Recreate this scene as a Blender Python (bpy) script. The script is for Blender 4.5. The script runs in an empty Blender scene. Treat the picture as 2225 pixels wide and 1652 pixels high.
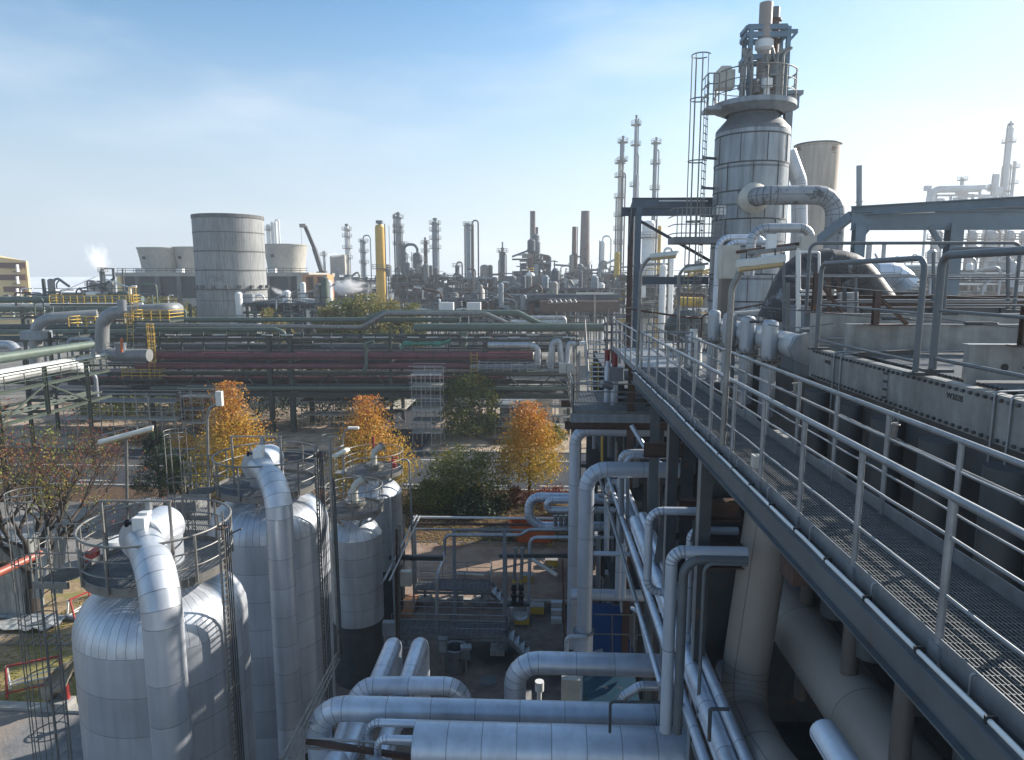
import bpy, math, random
import numpy as np
from mathutils import Vector, Matrix
from math import sin, cos, pi, radians, tan, sqrt
random.seed(7); np.random.seed(7)
scene = bpy.context.scene
# ---------- camera ----------
FPX = 1480.0; PITCH = radians(8.42); YAW = radians(2.4); EYE = 18.0
cd = bpy.data.cameras.new('camera'); cam = bpy.data.objects.new('camera', cd)
scene.collection.objects.link(cam); scene.camera = cam
cam.location = (0, 0, EYE); cam.rotation_euler = (pi/2-PITCH, 0, YAW)
cd.sensor_width = 36; cd.lens = 36*FPX/2225; cd.clip_start = 0.1; cd.clip_end = 6000
# ---------- light ----------
SUN_EL = radians(27); SUN_AZ = radians(58)      # azimuth clockwise from +Y
w = bpy.data.worlds.new('World'); scene.world = w; w.use_nodes = True
nt = w.node_tree; bg = nt.nodes['Background']
sky = nt.nodes.new('ShaderNodeTexSky'); sky.sky_type = 'NISHITA'; sky.sun_disc = False
sky.sun_elevation = SUN_EL; sky.sun_rotation = SUN_AZ; sky.air_density = 1.0; sky.dust_density = .7; sky.ozone_density = 1.6
tc = nt.nodes.new('ShaderNodeTexCoord')
def wn(t, **k):
    x = nt.nodes.new(t)
    for a_, b_ in k.items(): setattr(x, a_, b_)
    return x
def wl(a_, b_): nt.links.new(a_, b_)
def wrange(src, a_, b_, c_, d_):
    x = wn('ShaderNodeMapRange', interpolation_type='SMOOTHSTEP'); wl(src, x.inputs[0])
    for i_, q_ in enumerate((a_, b_, c_, d_)): x.inputs[i_+1].default_value = q_
    return x.outputs[0]
def wmix(f_, a_, col):
    x = wn('ShaderNodeMix', data_type='RGBA'); wl(f_, x.inputs['Factor']); wl(a_, x.inputs['A']); x.inputs['B'].default_value = (*col, 1); return x.outputs['Result']
tint = wn('ShaderNodeMix', data_type='RGBA', blend_type='MULTIPLY'); tint.inputs['Factor'].default_value = 1; wl(sky.outputs[0], tint.inputs['A']); tint.inputs['B'].default_value = (.54, .80, .90, 1)
sx = wn('ShaderNodeSeparateXYZ'); wl(tc.outputs['Generated'], sx.inputs[0])
side = wmix(wrange(sx.outputs[0], .05, .75, 0, .9), tint.outputs['Result'], (2.8, 3.6, 4.4))
hx = wn('ShaderNodeMix', data_type='RGBA'); wl(wrange(sx.outputs[0], -.75, .15, 0, 1), hx.inputs['Factor']); hx.inputs['A'].default_value = (3.3, 3.65, 4.05, 1); hx.inputs['B'].default_value = (4.0, 4.35, 4.7, 1)
hm_ = wn('ShaderNodeMix', data_type='RGBA'); wl(wrange(sx.outputs[2], .0, .40, .95, 0), hm_.inputs['Factor']); wl(side, hm_.inputs['A']); wl(hx.outputs['Result'], hm_.inputs['B']); hor = hm_.outputs['Result']          # pale band of distant air above the horizon
mp = wn('ShaderNodeMapping'); mp.inputs['Scale'].default_value = (1.1, 1.6, 4.0); mp.inputs['Rotation'].default_value = (0.15, 0.25, 0.5); wl(tc.outputs['Generated'], mp.inputs[0])
ns = wn('ShaderNodeTexNoise'); ns.inputs['Scale'].default_value = 2.1; ns.inputs['Detail'].default_value = 6; ns.inputs['Roughness'].default_value = .5; wl(mp.outputs[0], ns.inputs[0])
cl = wmix(wrange(ns.outputs[0], .44, .80, 0, .50), hor, (4.6, 5.0, 5.4))                              # thin cirrus
wl(cl, bg.inputs[0])
bg.inputs[1].default_value = 0.106
sl = bpy.data.lights.new('sun', 'SUN'); sl.energy = 5.0; sl.angle = radians(.5); sl.color = (1, .93, .84)
so = bpy.data.objects.new('sun', sl); scene.collection.objects.link(so)
sd = Vector((sin(SUN_AZ)*cos(SUN_EL), cos(SUN_AZ)*cos(SUN_EL), sin(SUN_EL)))
so.rotation_euler = sd.to_track_quat('Z', 'Y').to_euler(); so.location = (60, 30, 60)
scene.view_settings.view_transform = 'Standard'; scene.view_settings.look = 'None'
scene.cycles.volume_bounces = 3
scene.view_settings.exposure = 0.95
# ---------- pixel <-> space ----------
Fv = Vector((-sin(YAW)*cos(PITCH), cos(YAW)*cos(PITCH), -sin(PITCH))); Rv = Vector((cos(YAW), sin(YAW), 0)); Uv = Rv.cross(Fv)
def ray(u, v): return Fv + Rv*((u-1112.5)/FPX) - Uv*((v-826)/FPX)
def W(u, v, Y): d = ray(u, v); t = Y/d.y; return Vector((d.x*t, Y, EYE+d.z*t))
def WZ(u, v, z=0.): d = ray(u, v); t = (z-EYE)/d.z; return Vector((d.x*t, d.y*t, z))
def WX(u, v, X): d = ray(u, v); t = X/d.x; return Vector((X, d.y*t, EYE+d.z*t))
def PT(s, *ops):
    pts = [Vector(s)]; AX = {'x': Vector((1,0,0)), 'y': Vector((0,1,0)), 'z': Vector((0,0,1))}
    for o in ops:
        p = pts[-1]; a = AX[o[0]]; k = o[1]; val = float(o[2:]) if k != '+' else float(o[2:])
        if k == '+': q = p+a*val
        elif k == '=': q = p.copy(); setattr(q, o[0], val)
        else:
            c = p-Vector((0,0,EYE)); E, c0 = (Rv, 1112.5) if k == 'u' else (-Uv, 826.)
            m = (val-c0)/FPX; t = (c.dot(E)-m*c.dot(Fv))/(m*a.dot(Fv)-a.dot(E)); q = p+a*t
        pts.append(q)
    return pts
# ---------- mesh building ----------
COL = scene.collection
class MB:
    def __init__(s): s.v = []; s.f = []; s.uv = []; s.sm = []
    def face(s, idx, uv=None, sm=False): s.f.append(idx); s.uv.append(uv); s.sm.append(sm)
    def pts(s, ps): n = len(s.v); s.v.extend([tuple(p) for p in ps]); return n
    def hexa(s, c8):
        n = s.pts(c8)
        for q in ((0,3,2,1),(4,5,6,7),(0,1,5,4),(1,2,6,5),(2,3,7,6),(3,0,4,7)): s.face([n+i for i in q])
        return s
    def box(s, x0, x1, y0, y1, z0, z1):
        return s.hexa([(x0,y0,z0),(x1,y0,z0),(x1,y1,z0),(x0,y1,z0),(x0,y0,z1),(x1,y0,z1),(x1,y1,z1),(x0,y1,z1)])
    def cbox(s, c, dx, dy, dz, rz=0):
        c = Vector(c); a = Vector((cos(rz), sin(rz), 0))*dx/2; b = Vector((-sin(rz), cos(rz), 0))*dy/2; u = Vector((0,0,dz/2))
        return s.hexa([c-a-b-u, c+a-b-u, c+a+b-u, c-a+b-u, c-a-b+u, c+a-b+u, c+a+b+u, c-a+b+u])
    def beam(s, p, q, wd, ht, up=None):
        p = Vector(p); q = Vector(q); d = (q-p)
        if d.length < 1e-6: return s
        d.normalize(); up = Vector(up) if up else (Vector((0,0,1)) if abs(d.z) < .95 else Vector((0,1,0)))
        a = d.cross(up).normalized()*wd/2; b = a.cross(d).normalized()*ht/2
        return s.hexa([p-a-b, p+a-b, p+a+b, p-a+b, q-a-b, q+a-b, q+a+b, q-a+b])
    def ibeam(s, p, q, wd, ht, t=.02, up=None):
        p = Vector(p); q = Vector(q); d = (q-p).normalized(); up = Vector(up) if up else (Vector((0,0,1)) if abs(d.z) < .95 else Vector((0,1,0)))
        a = d.cross(up).normalized(); b = a.cross(d).normalized()
        s.beam(p+b*(ht/2-t/2), q+b*(ht/2-t/2), wd, t, up); s.beam(p-b*(ht/2-t/2), q-b*(ht/2-t/2), wd, t, up)
        return s.beam(p, q, t, ht-2*t-.002, up)
    def tube(s, path, r, n=8, br=None, clad=False, sp=1.0, nb=None, closed=False, caps=True):
        P = [Vector(p) for p in path]; r0 = r
        br = br or (.3 if callable(r) else r*2.2)
        if callable(r): r0 = r(0)
        pts = [(P[0], 0)]                     # (point, kind) kind 1 = inside a bend
        N = len(P)
        for i in range(1, N-1):
            a = (P[i-1]-P[i]); b = (P[i+1]-P[i]); la, lb = a.length, b.length; a.normalize(); b.normalize()
            ang = pi-a.angle(b)
            if ang < .02: pts.append((P[i], 0)); continue
            cut = min(br*tan(ang/2), la*.48, lb*.48); rr = cut/tan(ang/2)
            p0 = P[i]+a*cut; k = nb or max(2, int(round(ang/(pi/2)*(5 if clad else 6))))
            cen = P[i]+(a+b).normalized()*(rr/cos(ang/2)); ax = a.cross(b).normalized(); v0 = p0-cen
            for j in range(k+1):
                pts.append((cen+Matrix.Rotation(-ang*j/k, 3, ax) @ v0 if False else cen+Matrix.Rotation(ang*j/k*(-1), 3, ax) @ v0, 1 if j else 2))
        pts.append((P[-1], 0))
        if clad:                              # split straights into sheets
            out = [pts[0]]
            for i in range(1, len(pts)):
                p, q = pts[i-1][0], pts[i][0]; L = (q-p).length
                if L > sp*1.3 and pts[i][1] != 1:
                    m = max(1, int(round(L/sp)))
                    for j in range(1, m): out.append((p.lerp(q, j/m), 0))
                if L > 1e-4: out.append(pts[i])
            pts = out
        C = [p for p, _ in pts]; M = len(C)
        T = [(C[min(i+1, M-1)]-C[max(i-1, 0)]).normalized() for i in range(M)]
        if closed: T[0] = T[-1] = (C[1]-C[-2]).normalized()
        a = T[0].orthogonal().normalized()
        if abs(T[0].z) < .9: a = T[0].cross(Vector((0,0,1))).normalized()
        rings = []
        for i in range(M):
            if i: 
                q = T[i-1].rotation_difference(T[i]); a = q @ a
            b = T[i].cross(a); rr = r(i/(M-1)) if callable(r) else r
            sc = 1.0
            if clad and 0 < i < M-1:
                d1 = (C[i]-C[i-1]).normalized(); sc = 1/max(.8, d1.dot(T[i]))
            rings.append([C[i]+(a*cos(2*pi*k/n)+b*sin(2*pi*k/n))*rr for k in range(n)])
        if clad:
            for i in range(M-1):
                A = s.pts(rings[i]); B = s.pts(rings[i+1]); L = (C[i+1]-C[i]).length; idn = random.random()
                off = 0
                for k in range(n):
                    k2 = (k+1) % n
                    s.face([A+k, A+k2, B+k2, B+k], [(0+idn*0, k/n), (0, (k+1)/n), (1, (k+1)/n), (1, k/n), (L, 2*pi*r0), idn], True)
        else:
            base = [s.pts(rg) for rg in rings]
            for i in range(M-1):
                for k in range(n):
                    k2 = (k+1) % n; s.face([base[i]+k, base[i]+k2, base[i+1]+k2, base[i+1]+k], None, True)
        if caps and not closed:
            A = s.pts(rings[0]); s.face([A+k for k in range(n)][::-1]); A = s.pts(rings[-1]); s.face([A+k for k in range(n)])
        return s
    def cyl(s, p, q, r, r2=None, n=16, caps=True):
        r2 = r if r2 is None else r2
        return s.tube([p, q], lambda t: r+(r2-r)*t, n, caps=caps)
    def ring(s, c, R, r, n=6, m=40, a0=0, a1=2*pi):
        c = Vector(c); cl = abs(a1-a0-2*pi) < 1e-3
        P = [c+Vector((R*cos(a0+(a1-a0)*i/m), R*sin(a0+(a1-a0)*i/m), 0)) for i in range(m+1)]
        base = []
        for i, p in enumerate(P):
            d = (p-c).normalized(); base.append(s.pts([p+(d*cos(2*pi*k/n)+Vector((0,0,1))*sin(2*pi*k/n))*r for k in range(n)]))
        for i in range(m):
            for k in range(n):
                k2 = (k+1) % n; s.face([base[i]+k, base[i]+k2, base[i+1]+k2, base[i+1]+k], None, True)
        return s
    def lathe(s, c, prof, n=32, clad=False, a0=0, a1=2*pi, smooth=True, gores=False):
        c = Vector(c)
        full = abs(a1-a0-2*pi) < 1e-3
        for i in range(len(prof)-1):
            (r1, z1), (r2, z2) = prof[i], prof[i+1]; L = sqrt((r1-r2)**2+(z1-z2)**2); idn = random.random()
            if gores: pass
            A = s.pts([c+Vector((r1*cos(a0+(a1-a0)*k/n), r1*sin(a0+(a1-a0)*k/n), z1)) for k in range(n+1)])
            B = s.pts([c+Vector((r2*cos(a0+(a1-a0)*k/n), r2*sin(a0+(a1-a0)*k/n), z2)) for k in range(n+1)])
            for k in range(n):
                if clad: s.face([A+k, A+k+1, B+k+1, B+k], [(0, k/n), (0, (k+1)/n), (1, (k+1)/n), (1, k/n), (L, 2*pi*max(r1, r2)), idn], True)
                else: s.face([A+k, A+k+1, B+k+1, B+k], None, smooth)
        return s
    def dome(s, c, prof, n):                  # petal panels: prof = [(r,z)...] bottom to top; seams between petals
        c = Vector(c); Ltot = sum(sqrt((prof[i][0]-prof[i+1][0])**2+(prof[i][1]-prof[i+1][1])**2) for i in range(len(prof)-1))
        for k in range(n):
            ids = []; idn = random.random()
            for (r, z) in prof:
                ids.append(s.pts([c+Vector((r*cos(2*pi*(k+j/2)/n), r*sin(2*pi*(k+j/2)/n), z)) for j in range(3)]))
            acc = 0
            for i in range(len(prof)-1):
                L = sqrt((prof[i][0]-prof[i+1][0])**2+(prof[i][1]-prof[i+1][1])**2); u0 = acc/Ltot; acc += L; u1 = acc/Ltot
                Wd = 2*pi*prof[i][0]/n
                for j in range(2):
                    s.face([ids[i]+j, ids[i]+j+1, ids[i+1]+j+1, ids[i+1]+j], [(u0, j/2), (u0, (j+1)/2), (u1, (j+1)/2), (u1, j/2), (Ltot, Wd), idn], True)
        return s
    def disc(s, c, r, n=24, nrm=(0,0,1)):
        nrm = Vector(nrm).normalized(); a = nrm.orthogonal().normalized(); b = nrm.cross(a); c = Vector(c)
        A = s.pts([c+(a*cos(2*pi*k/n)+b*sin(2*pi*k/n))*r for k in range(n)]); s.face([A+k for k in range(n)]); return s
    def build(s, name, m, parent=None, org=None):
        if not s.v: s.v = [(0,0,0)]
        if parent is not None: o0 = Vector(parent['_w'])
        elif org is not None: o0 = Vector(org)
        else:
            a = np.array(s.v); o0 = Vector(((a[:,0].min()+a[:,0].max())/2, (a[:,1].min()+a[:,1].max())/2, a[:,2].min()))
        me = bpy.data.meshes.new(name); me.from_pydata([(x-o0.x, y-o0.y, z-o0.z) for x, y, z in s.v], [], s.f)
        me.polygons.foreach_set('use_smooth', s.sm)
        if any(u is not None for u in s.uv):
            l1 = me.uv_layers.new(name='UVMap'); l2 = me.uv_layers.new(name='seam'); l3 = me.uv_layers.new(name='rnd')
            d1 = []; d2 = []; d3 = []
            for f, u in zip(s.f, s.uv):
                if u is None:
                    k = len(f); d1 += [.5, .5]*k; d2 += [9, 9]*k; d3 += [.5, .5]*k
                else:
                    for c in u[:4]: d1 += [c[0], c[1]]
                    d2 += [u[4][0], u[4][1]]*4; d3 += [u[5], u[5]]*4
            l1.data.foreach_set('uv', d1); l2.data.foreach_set('uv', d2); l3.data.foreach_set('uv', d3)
        if m is not None: me.materials.append(m)
        o = bpy.data.objects.new(name, me); COL.objects.link(o)
        if parent is not None: o.parent = parent; o['_w'] = tuple(o0)
        else: o.location = o0; o['_w'] = tuple(o0)
        return o
def tag(o, label=None, cat=None, group=None, kind=None):
    if label: o['label'] = label
    if cat: o['category'] = cat
    if group: o['group'] = group
    if kind: o['kind'] = kind
    return o
def thing(name, label, cat, loc, group=None):
    o = bpy.data.objects.new(name, None); COL.objects.link(o); o.empty_display_size = .3; o.location = loc; o['_w'] = tuple(loc)
    return tag(o, label, cat, group)
def dup(o, loc, label=None, cat=None):
    c = o.copy(); COL.objects.link(c); c.location = loc
    if label: c['label'] = label
    for ch in list(o.children):
        d = ch.copy(); COL.objects.link(d); d.parent = c
        for g in list(ch.children): e = g.copy(); COL.objects.link(e); e.parent = d
    return c
# ---------- materials ----------
def mat(name, col, met=0., rough=.6, var=.25, scale=1.5, clad=False, streak=0., rust=0., rustcol=(.16,.075,.04), spec=.5, bump=0., emit=None, stains=None, seamw=.011):
    m = bpy.data.materials.new(name); m.use_nodes = True; n = m.node_tree.nodes; L = m.node_tree.links; b = n['Principled BSDF']
    b.inputs['Metallic'].default_value = met; b.inputs['Roughness'].default_value = rough; b.inputs['Specular IOR Level'].default_value = spec
    if emit: b.inputs['Emission Color'].default_value = (*emit[:3], 1); b.inputs['Emission Strength'].default_value = emit[3]
    t = n.new('ShaderNodeTexCoord'); co = t.outputs['Object']
    oi = n.new('ShaderNodeObjectInfo'); ad = n.new('ShaderNodeVectorMath'); ad.operation = 'ADD'; sc = n.new('ShaderNodeVectorMath'); sc.operation = 'SCALE'
    cx = n.new('ShaderNodeCombineXYZ'); L.new(oi.outputs['Random'], cx.inputs[0]); L.new(oi.outputs['Random'], cx.inputs[1]); sc.inputs['Scale'].default_value = 50
    L.new(cx.outputs[0], sc.inputs[0]); L.new(co, ad.inputs[0]); L.new(sc.outputs[0], ad.inputs[1]); co = ad.outputs[0]
    def noise(s, det=4, vec=None, rgh=.6):
        x = n.new('ShaderNodeTexNoise'); x.inputs['Scale'].default_value = s; x.inputs['Detail'].default_value = det; x.inputs['Roughness'].default_value = rgh
        L.new(vec or co, x.inputs['Vector']); return x.outputs[0]
    def ramp(fac, a, bb, lo, hi):
        x = n.new('ShaderNodeMapRange'); L.new(fac, x.inputs[0]); x.inputs[1].default_value = a; x.inputs[2].default_value = bb; x.inputs[3].default_value = lo; x.inputs[4].default_value = hi; return x.outputs[0]
    def mul(a, bb):
        x = n.new('ShaderNodeMath'); x.operation = 'MULTIPLY'
        for i, q in enumerate((a, bb)):
            if isinstance(q, (int, float)): x.inputs[i].default_value = q
            else: L.new(q, x.inputs[i])
        return x.outputs[0]
    fac = ramp(noise(scale, 6), .3, .7, 1-var, 1+var*.6)
    fac = mul(fac, ramp(oi.outputs['Random'], 0, 1, .93, 1.06))
    if streak:
        mpn = n.new('ShaderNodeMapping'); mpn.inputs['Scale'].default_value = (3.2, 3.2, .22); L.new(co, mpn.inputs[0])
        fac = mul(fac, ramp(noise(1.3, 5, mpn.outputs[0]), .42, .72, 1, 1-streak))
    h = None
    if clad:
        uv = n.new('ShaderNodeUVMap'); uv.uv_map = 'UVMap'; sv = n.new('ShaderNodeUVMap'); sv.uv_map = 'seam'; rv = n.new('ShaderNodeUVMap'); rv.uv_map = 'rnd'
        s1 = n.new('ShaderNodeSeparateXYZ'); s2 = n.new('ShaderNodeSeparateXYZ'); s3 = n.new('ShaderNodeSeparateXYZ')
        L.new(uv.outputs[0], s1.inputs[0]); L.new(sv.outputs[0], s2.inputs[0]); L.new(rv.outputs[0], s3.inputs[0])
        def dist(a, ln):
            x = n.new('ShaderNodeMath'); x.operation = 'PINGPONG'; L.new(a, x.inputs[0]); x.inputs[1].default_value = .5; return mul(x.outputs[0], ln)
        mn = n.new('ShaderNodeMath'); mn.operation = 'MINIMUM'; L.new(dist(s1.outputs[0], s2.outputs[0]), mn.inputs[0]); L.new(dist(s1.outputs[1], s2.outputs[1]), mn.inputs[1])
        seam = ramp(mn.outputs[0], seamw*.4, seamw*1.3, .45, 1); fac = mul(fac, seam)
        hm = n.new('ShaderNodeMath'); hm.operation = 'MULTIPLY_ADD'; L.new(noise(2.2, 3), hm.inputs[0]); hm.inputs[1].default_value = 1.6; L.new(seam, hm.inputs[2]); h = hm.outputs[0]
        fac = mul(fac, ramp(s3.outputs[0], 0, 1, .9, 1.06))
        rr = ramp(s3.outputs[0], 0, 1, rough-.06, rough+.08); L.new(rr, b.inputs['Roughness'])
    vm = n.new('ShaderNodeVectorMath'); vm.operation = 'SCALE'; vm.inputs[0].default_value = col[:3]; L.new(fac, vm.inputs['Scale']); out = vm.outputs[0]
    if rust:
        mxr = n.new('ShaderNodeMix'); mxr.data_type = 'RGBA'; L.new(ramp(noise(scale*2.1, 8, None, .7), .62-rust*.25, .70-rust*.2, 0, .9), mxr.inputs['Factor'])
        L.new(out, mxr.inputs['A']); mxr.inputs['B'].default_value = (*rustcol, 1); out = mxr.outputs['Result']
    L.new(out, b.inputs['Base Color'])
    if bump or h is not None:
        bp = n.new('ShaderNodeBump'); bp.inputs['Strength'].default_value = bump or .25; bp.inputs['Distance'].default_value = .02
        L.new(h if h is not None else noise(scale*8, 5), bp.inputs['Height']); L.new(bp.outputs[0], b.inputs['Normal'])
    return m
M = dict(
 alu=mat('aluminium_cladding', (.61,.67,.76), .5, .42, .18, .8, clad=True, streak=.16),
 alud=mat('aluminium_cladding_dull', (.46,.485,.515), .5, .40, .18, .8, clad=True, streak=.25),
 alup=mat('aluminium_paint_grey', (.50,.55,.62), .35, .42, .12, .8, clad=True),
 tank=mat('tank_cladding', (.58,.61,.655), .55, .42, .16, .5, clad=True, streak=.18, seamw=.009),
 white=mat('white_painted_steel', (.72,.72,.70), .1, .45, .12, 1.5),
 whitec=mat('white_cladding', (.62,.63,.62), .3, .42, .2, 1.2, clad=True, streak=.3),
 grate=mat('grating_steel', (.17,.18,.185), .5, .5, .25, 4),
 galv=mat('galvanised_steel', (.30,.315,.33), .6, .45, .25, 4, rust=.0),
 galvw=mat('weathered_galvanised', (.24,.235,.22), .5, .5, .3, 3, rust=.12),
 steel=mat('grey_painted_steel', (.125,.14,.15), .1, .5, .2, 2, rust=.05),
 steell=mat('light_grey_painted_steel', (.26,.29,.32), .2, .45, .2, 2, streak=.3),
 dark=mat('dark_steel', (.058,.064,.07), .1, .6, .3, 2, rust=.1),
 brown=mat('brown_rusty_steel', (.085,.05,.04), .1, .65, .35, 2, rust=.3),
 duct=mat('taupe_painted_duct', (.33,.285,.25), .05, .5, .12, .8, clad=True, seamw=.01),
 lclad=mat('pale_grey_cladding', (.66,.68,.68), .2, .45, .18, .8, clad=True, streak=.2),
 green=mat('green_painted_steel', (.10,.135,.108), .05, .5, .2, 1),
 greend=mat('dark_green_painted_steel', (.04,.054,.047), .05, .55, .25, 1, rust=.06),
 teal=mat('teal_painted_pipe', (.05,.22,.15), .05, .5, .2, 1),
 red=mat('dark_red_cladding', (.17,.055,.066), .1, .42, .25, .7, clad=True, seamw=.04),
 redp=mat('red_paint', (.32,.045,.04), .05, .45, .2, 2),
 yellow=mat('yellow_painted_steel', (.55,.36,.06), .05, .5, .25, 2),
 yellowl=mat('yellow_column_paint', (.60,.36,.05), .05, .5, .12, .3),
 conc=mat('concrete', (.30,.295,.28), 0, .85, .3, .35, streak=.45, rust=.0),
 concd=mat('dark_concrete', (.16,.155,.15), 0, .85, .3, .5, streak=.5),
 cream=mat('cream_concrete', (.42,.40,.35), 0, .8, .15, .3, streak=.3),
 blue=mat('blue_painted_box', (.012,.055,.17), .1, .4, .2, 1.5),
 bluel=mat('pale_blue_enclosure', (.03,.09,.14), .1, .4, .2, 1.5),
 orange=mat('orange_skip_paint', (.55,.12,.03), .05, .5, .25, 2, rust=.08),
 brick=mat('chimney_brick', (.16,.095,.08), 0, .85, .3, .3, streak=.4),
 chim=mat('chimney_concrete', (.2,.165,.15), 0, .85, .35, .15, streak=.5, rust=.25, rustcol=(.14,.07,.06)),
 ochre=mat('ochre_render', (.80,.58,.28), 0, .8, .1, .3),
 orang=mat('orange_render', (.56,.26,.11), 0, .8, .1, .3),
 glass=mat('window_glass', (.06,.10,.16), 0, .15, .1, 1),
 shut=mat('brown_shutter', (.16,.06,.035), 0, .6, .2, 1),
 roof=mat('white_metal_roof', (.82,.83,.84), .2, .45, .1, .2),
 box=mat('cream_cabinet', (.5,.48,.42), .05, .5, .15, 2),
 rope=mat('steel_wire', (.2,.2,.2), .7, .4, .1, 3),
 lampw=mat('lamp_housing', (.62,.6,.54), .05, .4, .15, 4),
 tubel=mat('lamp_diffuser', (.55,.42,.24), 0, .35, .1, 4),
 bark=mat('bark', (.045,.035,.028), 0, .9, .35, 6),
 tin=mat('corrugated_sheet', (.40,.42,.42), .4, .5, .3, 1, streak=.4),
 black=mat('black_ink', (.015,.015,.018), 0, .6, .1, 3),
 tarp=mat('canvas_tarpaulin', (.26,.235,.19), 0, .85, .25, 2),
 pavt=mat('concrete_block', (.2,.2,.2), 0, .85, .25, 2),
 hazec=mat('haze_tinted_tower', (.30,.34,.38), .2, .5, .2, .3),  # distance haze put into the base colour of the far towers
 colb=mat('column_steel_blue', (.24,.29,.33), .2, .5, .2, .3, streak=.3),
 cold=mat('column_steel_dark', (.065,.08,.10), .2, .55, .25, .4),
)
def leafmat(name, stops, rough=.6):
    m = bpy.data.materials.new(name); m.use_nodes = True; n = m.node_tree.nodes; L = m.node_tree.links; b = n['Principled BSDF']
    b.inputs['Roughness'].default_value = rough; b.inputs['Specular IOR Level'].default_value = .25
    uv = n.new('ShaderNodeUVMap'); s = n.new('ShaderNodeSeparateXYZ'); L.new(uv.outputs[0], s.inputs[0]); r = n.new('ShaderNodeValToRGB'); L.new(s.outputs[0], r.inputs[0])
    e = r.color_ramp.elements
    while len(e) < len(stops): e.new(.5)
    for i, (p, c) in enumerate(stops): e[i].position = p; e[i].color = (*c, 1)
    L.new(r.outputs[0], b.inputs['Base Color'])
    tr = n.new('ShaderNodeBsdfTranslucent'); ms = n.new('ShaderNodeMixShader'); ms.inputs[0].default_value = .3; L.new(r.outputs[0], tr.inputs[0])
    L.new(b.outputs[0], ms.inputs[1]); L.new(tr.outputs[0], ms.inputs[2]); L.new(ms.outputs[0], n['Material Output'].inputs[0]); return m
LM = dict(orange=leafmat('autumn_orange_leaves', [(0,(.26,.24,.03)),(.35,(.42,.31,.035)),(.62,(.53,.29,.045)),(.9,(.52,.22,.045)),(1,(.42,.12,.03))]),
 green=leafmat('green_leaves', [(0,(.035,.06,.02)),(.5,(.07,.10,.025)),(.85,(.13,.16,.03)),(1,(.25,.22,.04))]),
 dgreen=leafmat('dark_conifer_leaves', [(0,(.012,.03,.018)),(.6,(.025,.05,.028)),(1,(.05,.085,.04))]),
 mix=leafmat('yellow_red_leaves', [(0,(.10,.15,.03)),(.35,(.26,.28,.05)),(.5,(.30,.17,.05)),(.65,(.22,.06,.04)),(1,(.13,.035,.03))]),
 olive=leafmat('olive_autumn_leaves', [(0,(.06,.075,.02)),(.5,(.13,.15,.035)),(.8,(.24,.2,.05)),(1,(.34,.18,.04))]),
 litter=leafmat('fallen_leaves', [(0,(.22,.2,.06)),(.5,(.34,.28,.08)),(.8,(.25,.12,.05)),(1,(.12,.06,.03))]))
def leaves(name, m, pts, size, cv, parent=None, flat=False, asp=.62):
    pts = np.asarray(pts, float); n = len(pts)
    nr = np.random.normal(size=(n,3)); 
    if flat: nr[:,:2] *= .25; nr[:,2] = np.abs(nr[:,2])+.8
    nr /= np.linalg.norm(nr, axis=1)[:,None]; a = np.cross(nr, np.random.normal(size=(n,3))); a /= np.linalg.norm(a, axis=1)[:,None]; b = np.cross(nr, a)
    s = size*np.random.uniform(.6, 1.35, n)[:,None]; a *= s; b *= s*asp
    o0 = np.array(parent['_w']) if parent is not None else np.array([pts[:,0].mean(), pts[:,1].mean(), pts[:,2].min()])
    V = np.stack([pts-a, pts-b*.9, pts+a, pts+b*.9], 1).reshape(-1,3)-o0
    me = bpy.data.meshes.new(name); me.vertices.add(4*n); me.vertices.foreach_set('co', V.ravel()); me.loops.add(4*n); me.loops.foreach_set('vertex_index', np.arange(4*n))
    me.polygons.add(n); me.polygons.foreach_set('loop_start', np.arange(n)*4); me.polygons.foreach_set('loop_total', np.full(n, 4)); me.update()
    uvl = me.uv_layers.new(name='UVMap'); c = np.clip(np.asarray(cv)+np.random.normal(0,.12,n), 0, 1); u = np.repeat(np.stack([c, c], 1), 4, 0); uvl.data.foreach_set('uv', u.ravel())
    me.materials.append(m); o = bpy.data.objects.new(name, me); COL.objects.link(o)
    if parent is not None: o.parent = parent
    else: o.location = o0
    o['_w'] = tuple(o0); return o
def pipe(label, path, r, m='alu', name='insulated_pipe', cat='pipe', sp=1.0, n=20, br=None, clad=None, group=None, parent=None, caps=True):
    mt = M[m]; clad = m in ('alu','alud','alup','tank','whitec','duct','red') if clad is None else clad
    o = MB().tube(path, r, n, br, clad, sp, caps=caps).build(name, mt, parent)
    if parent is None: tag(o, label, cat, group)
    return o
def railing(parent, pts, h=1.1, ps=1.3, r=.024, m='galv', mids=(.37,.74), name='railing', posts=True, kick=.1, postn='post', seg=6):
    P = [Vector(p) for p in pts]; mt = M[m]; mb = MB()
    mb.tube([p+Vector((0,0,h)) for p in P], r, seg, br=.12)
    for q in mids: mb.tube([p+Vector((0,0,h*q)) for p in P], r*.75, seg-1 if seg > 5 else seg, br=.1)
    o = mb.build(name, mt, parent)
    if kick:
        k = MB()
        for a, b in zip(P[:-1], P[1:]): k.beam(a+Vector((0,0,kick/2)), b+Vector((0,0,kick/2)), .008, kick)
        k.build('toe_board', mt, o if parent is not None else None)
    if posts:
        for i, (a, b) in enumerate(zip(P[:-1], P[1:])):
            L = (b-a).length; k = max(1, int(round(L/ps)))
            for j in range(k+(1 if i == len(P)-2 else 0)):
                p = a.lerp(b, j/k); MB().cyl(p, p+Vector((0,0,h)), r, n=seg).build(postn, mt, o)
    return o
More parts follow.
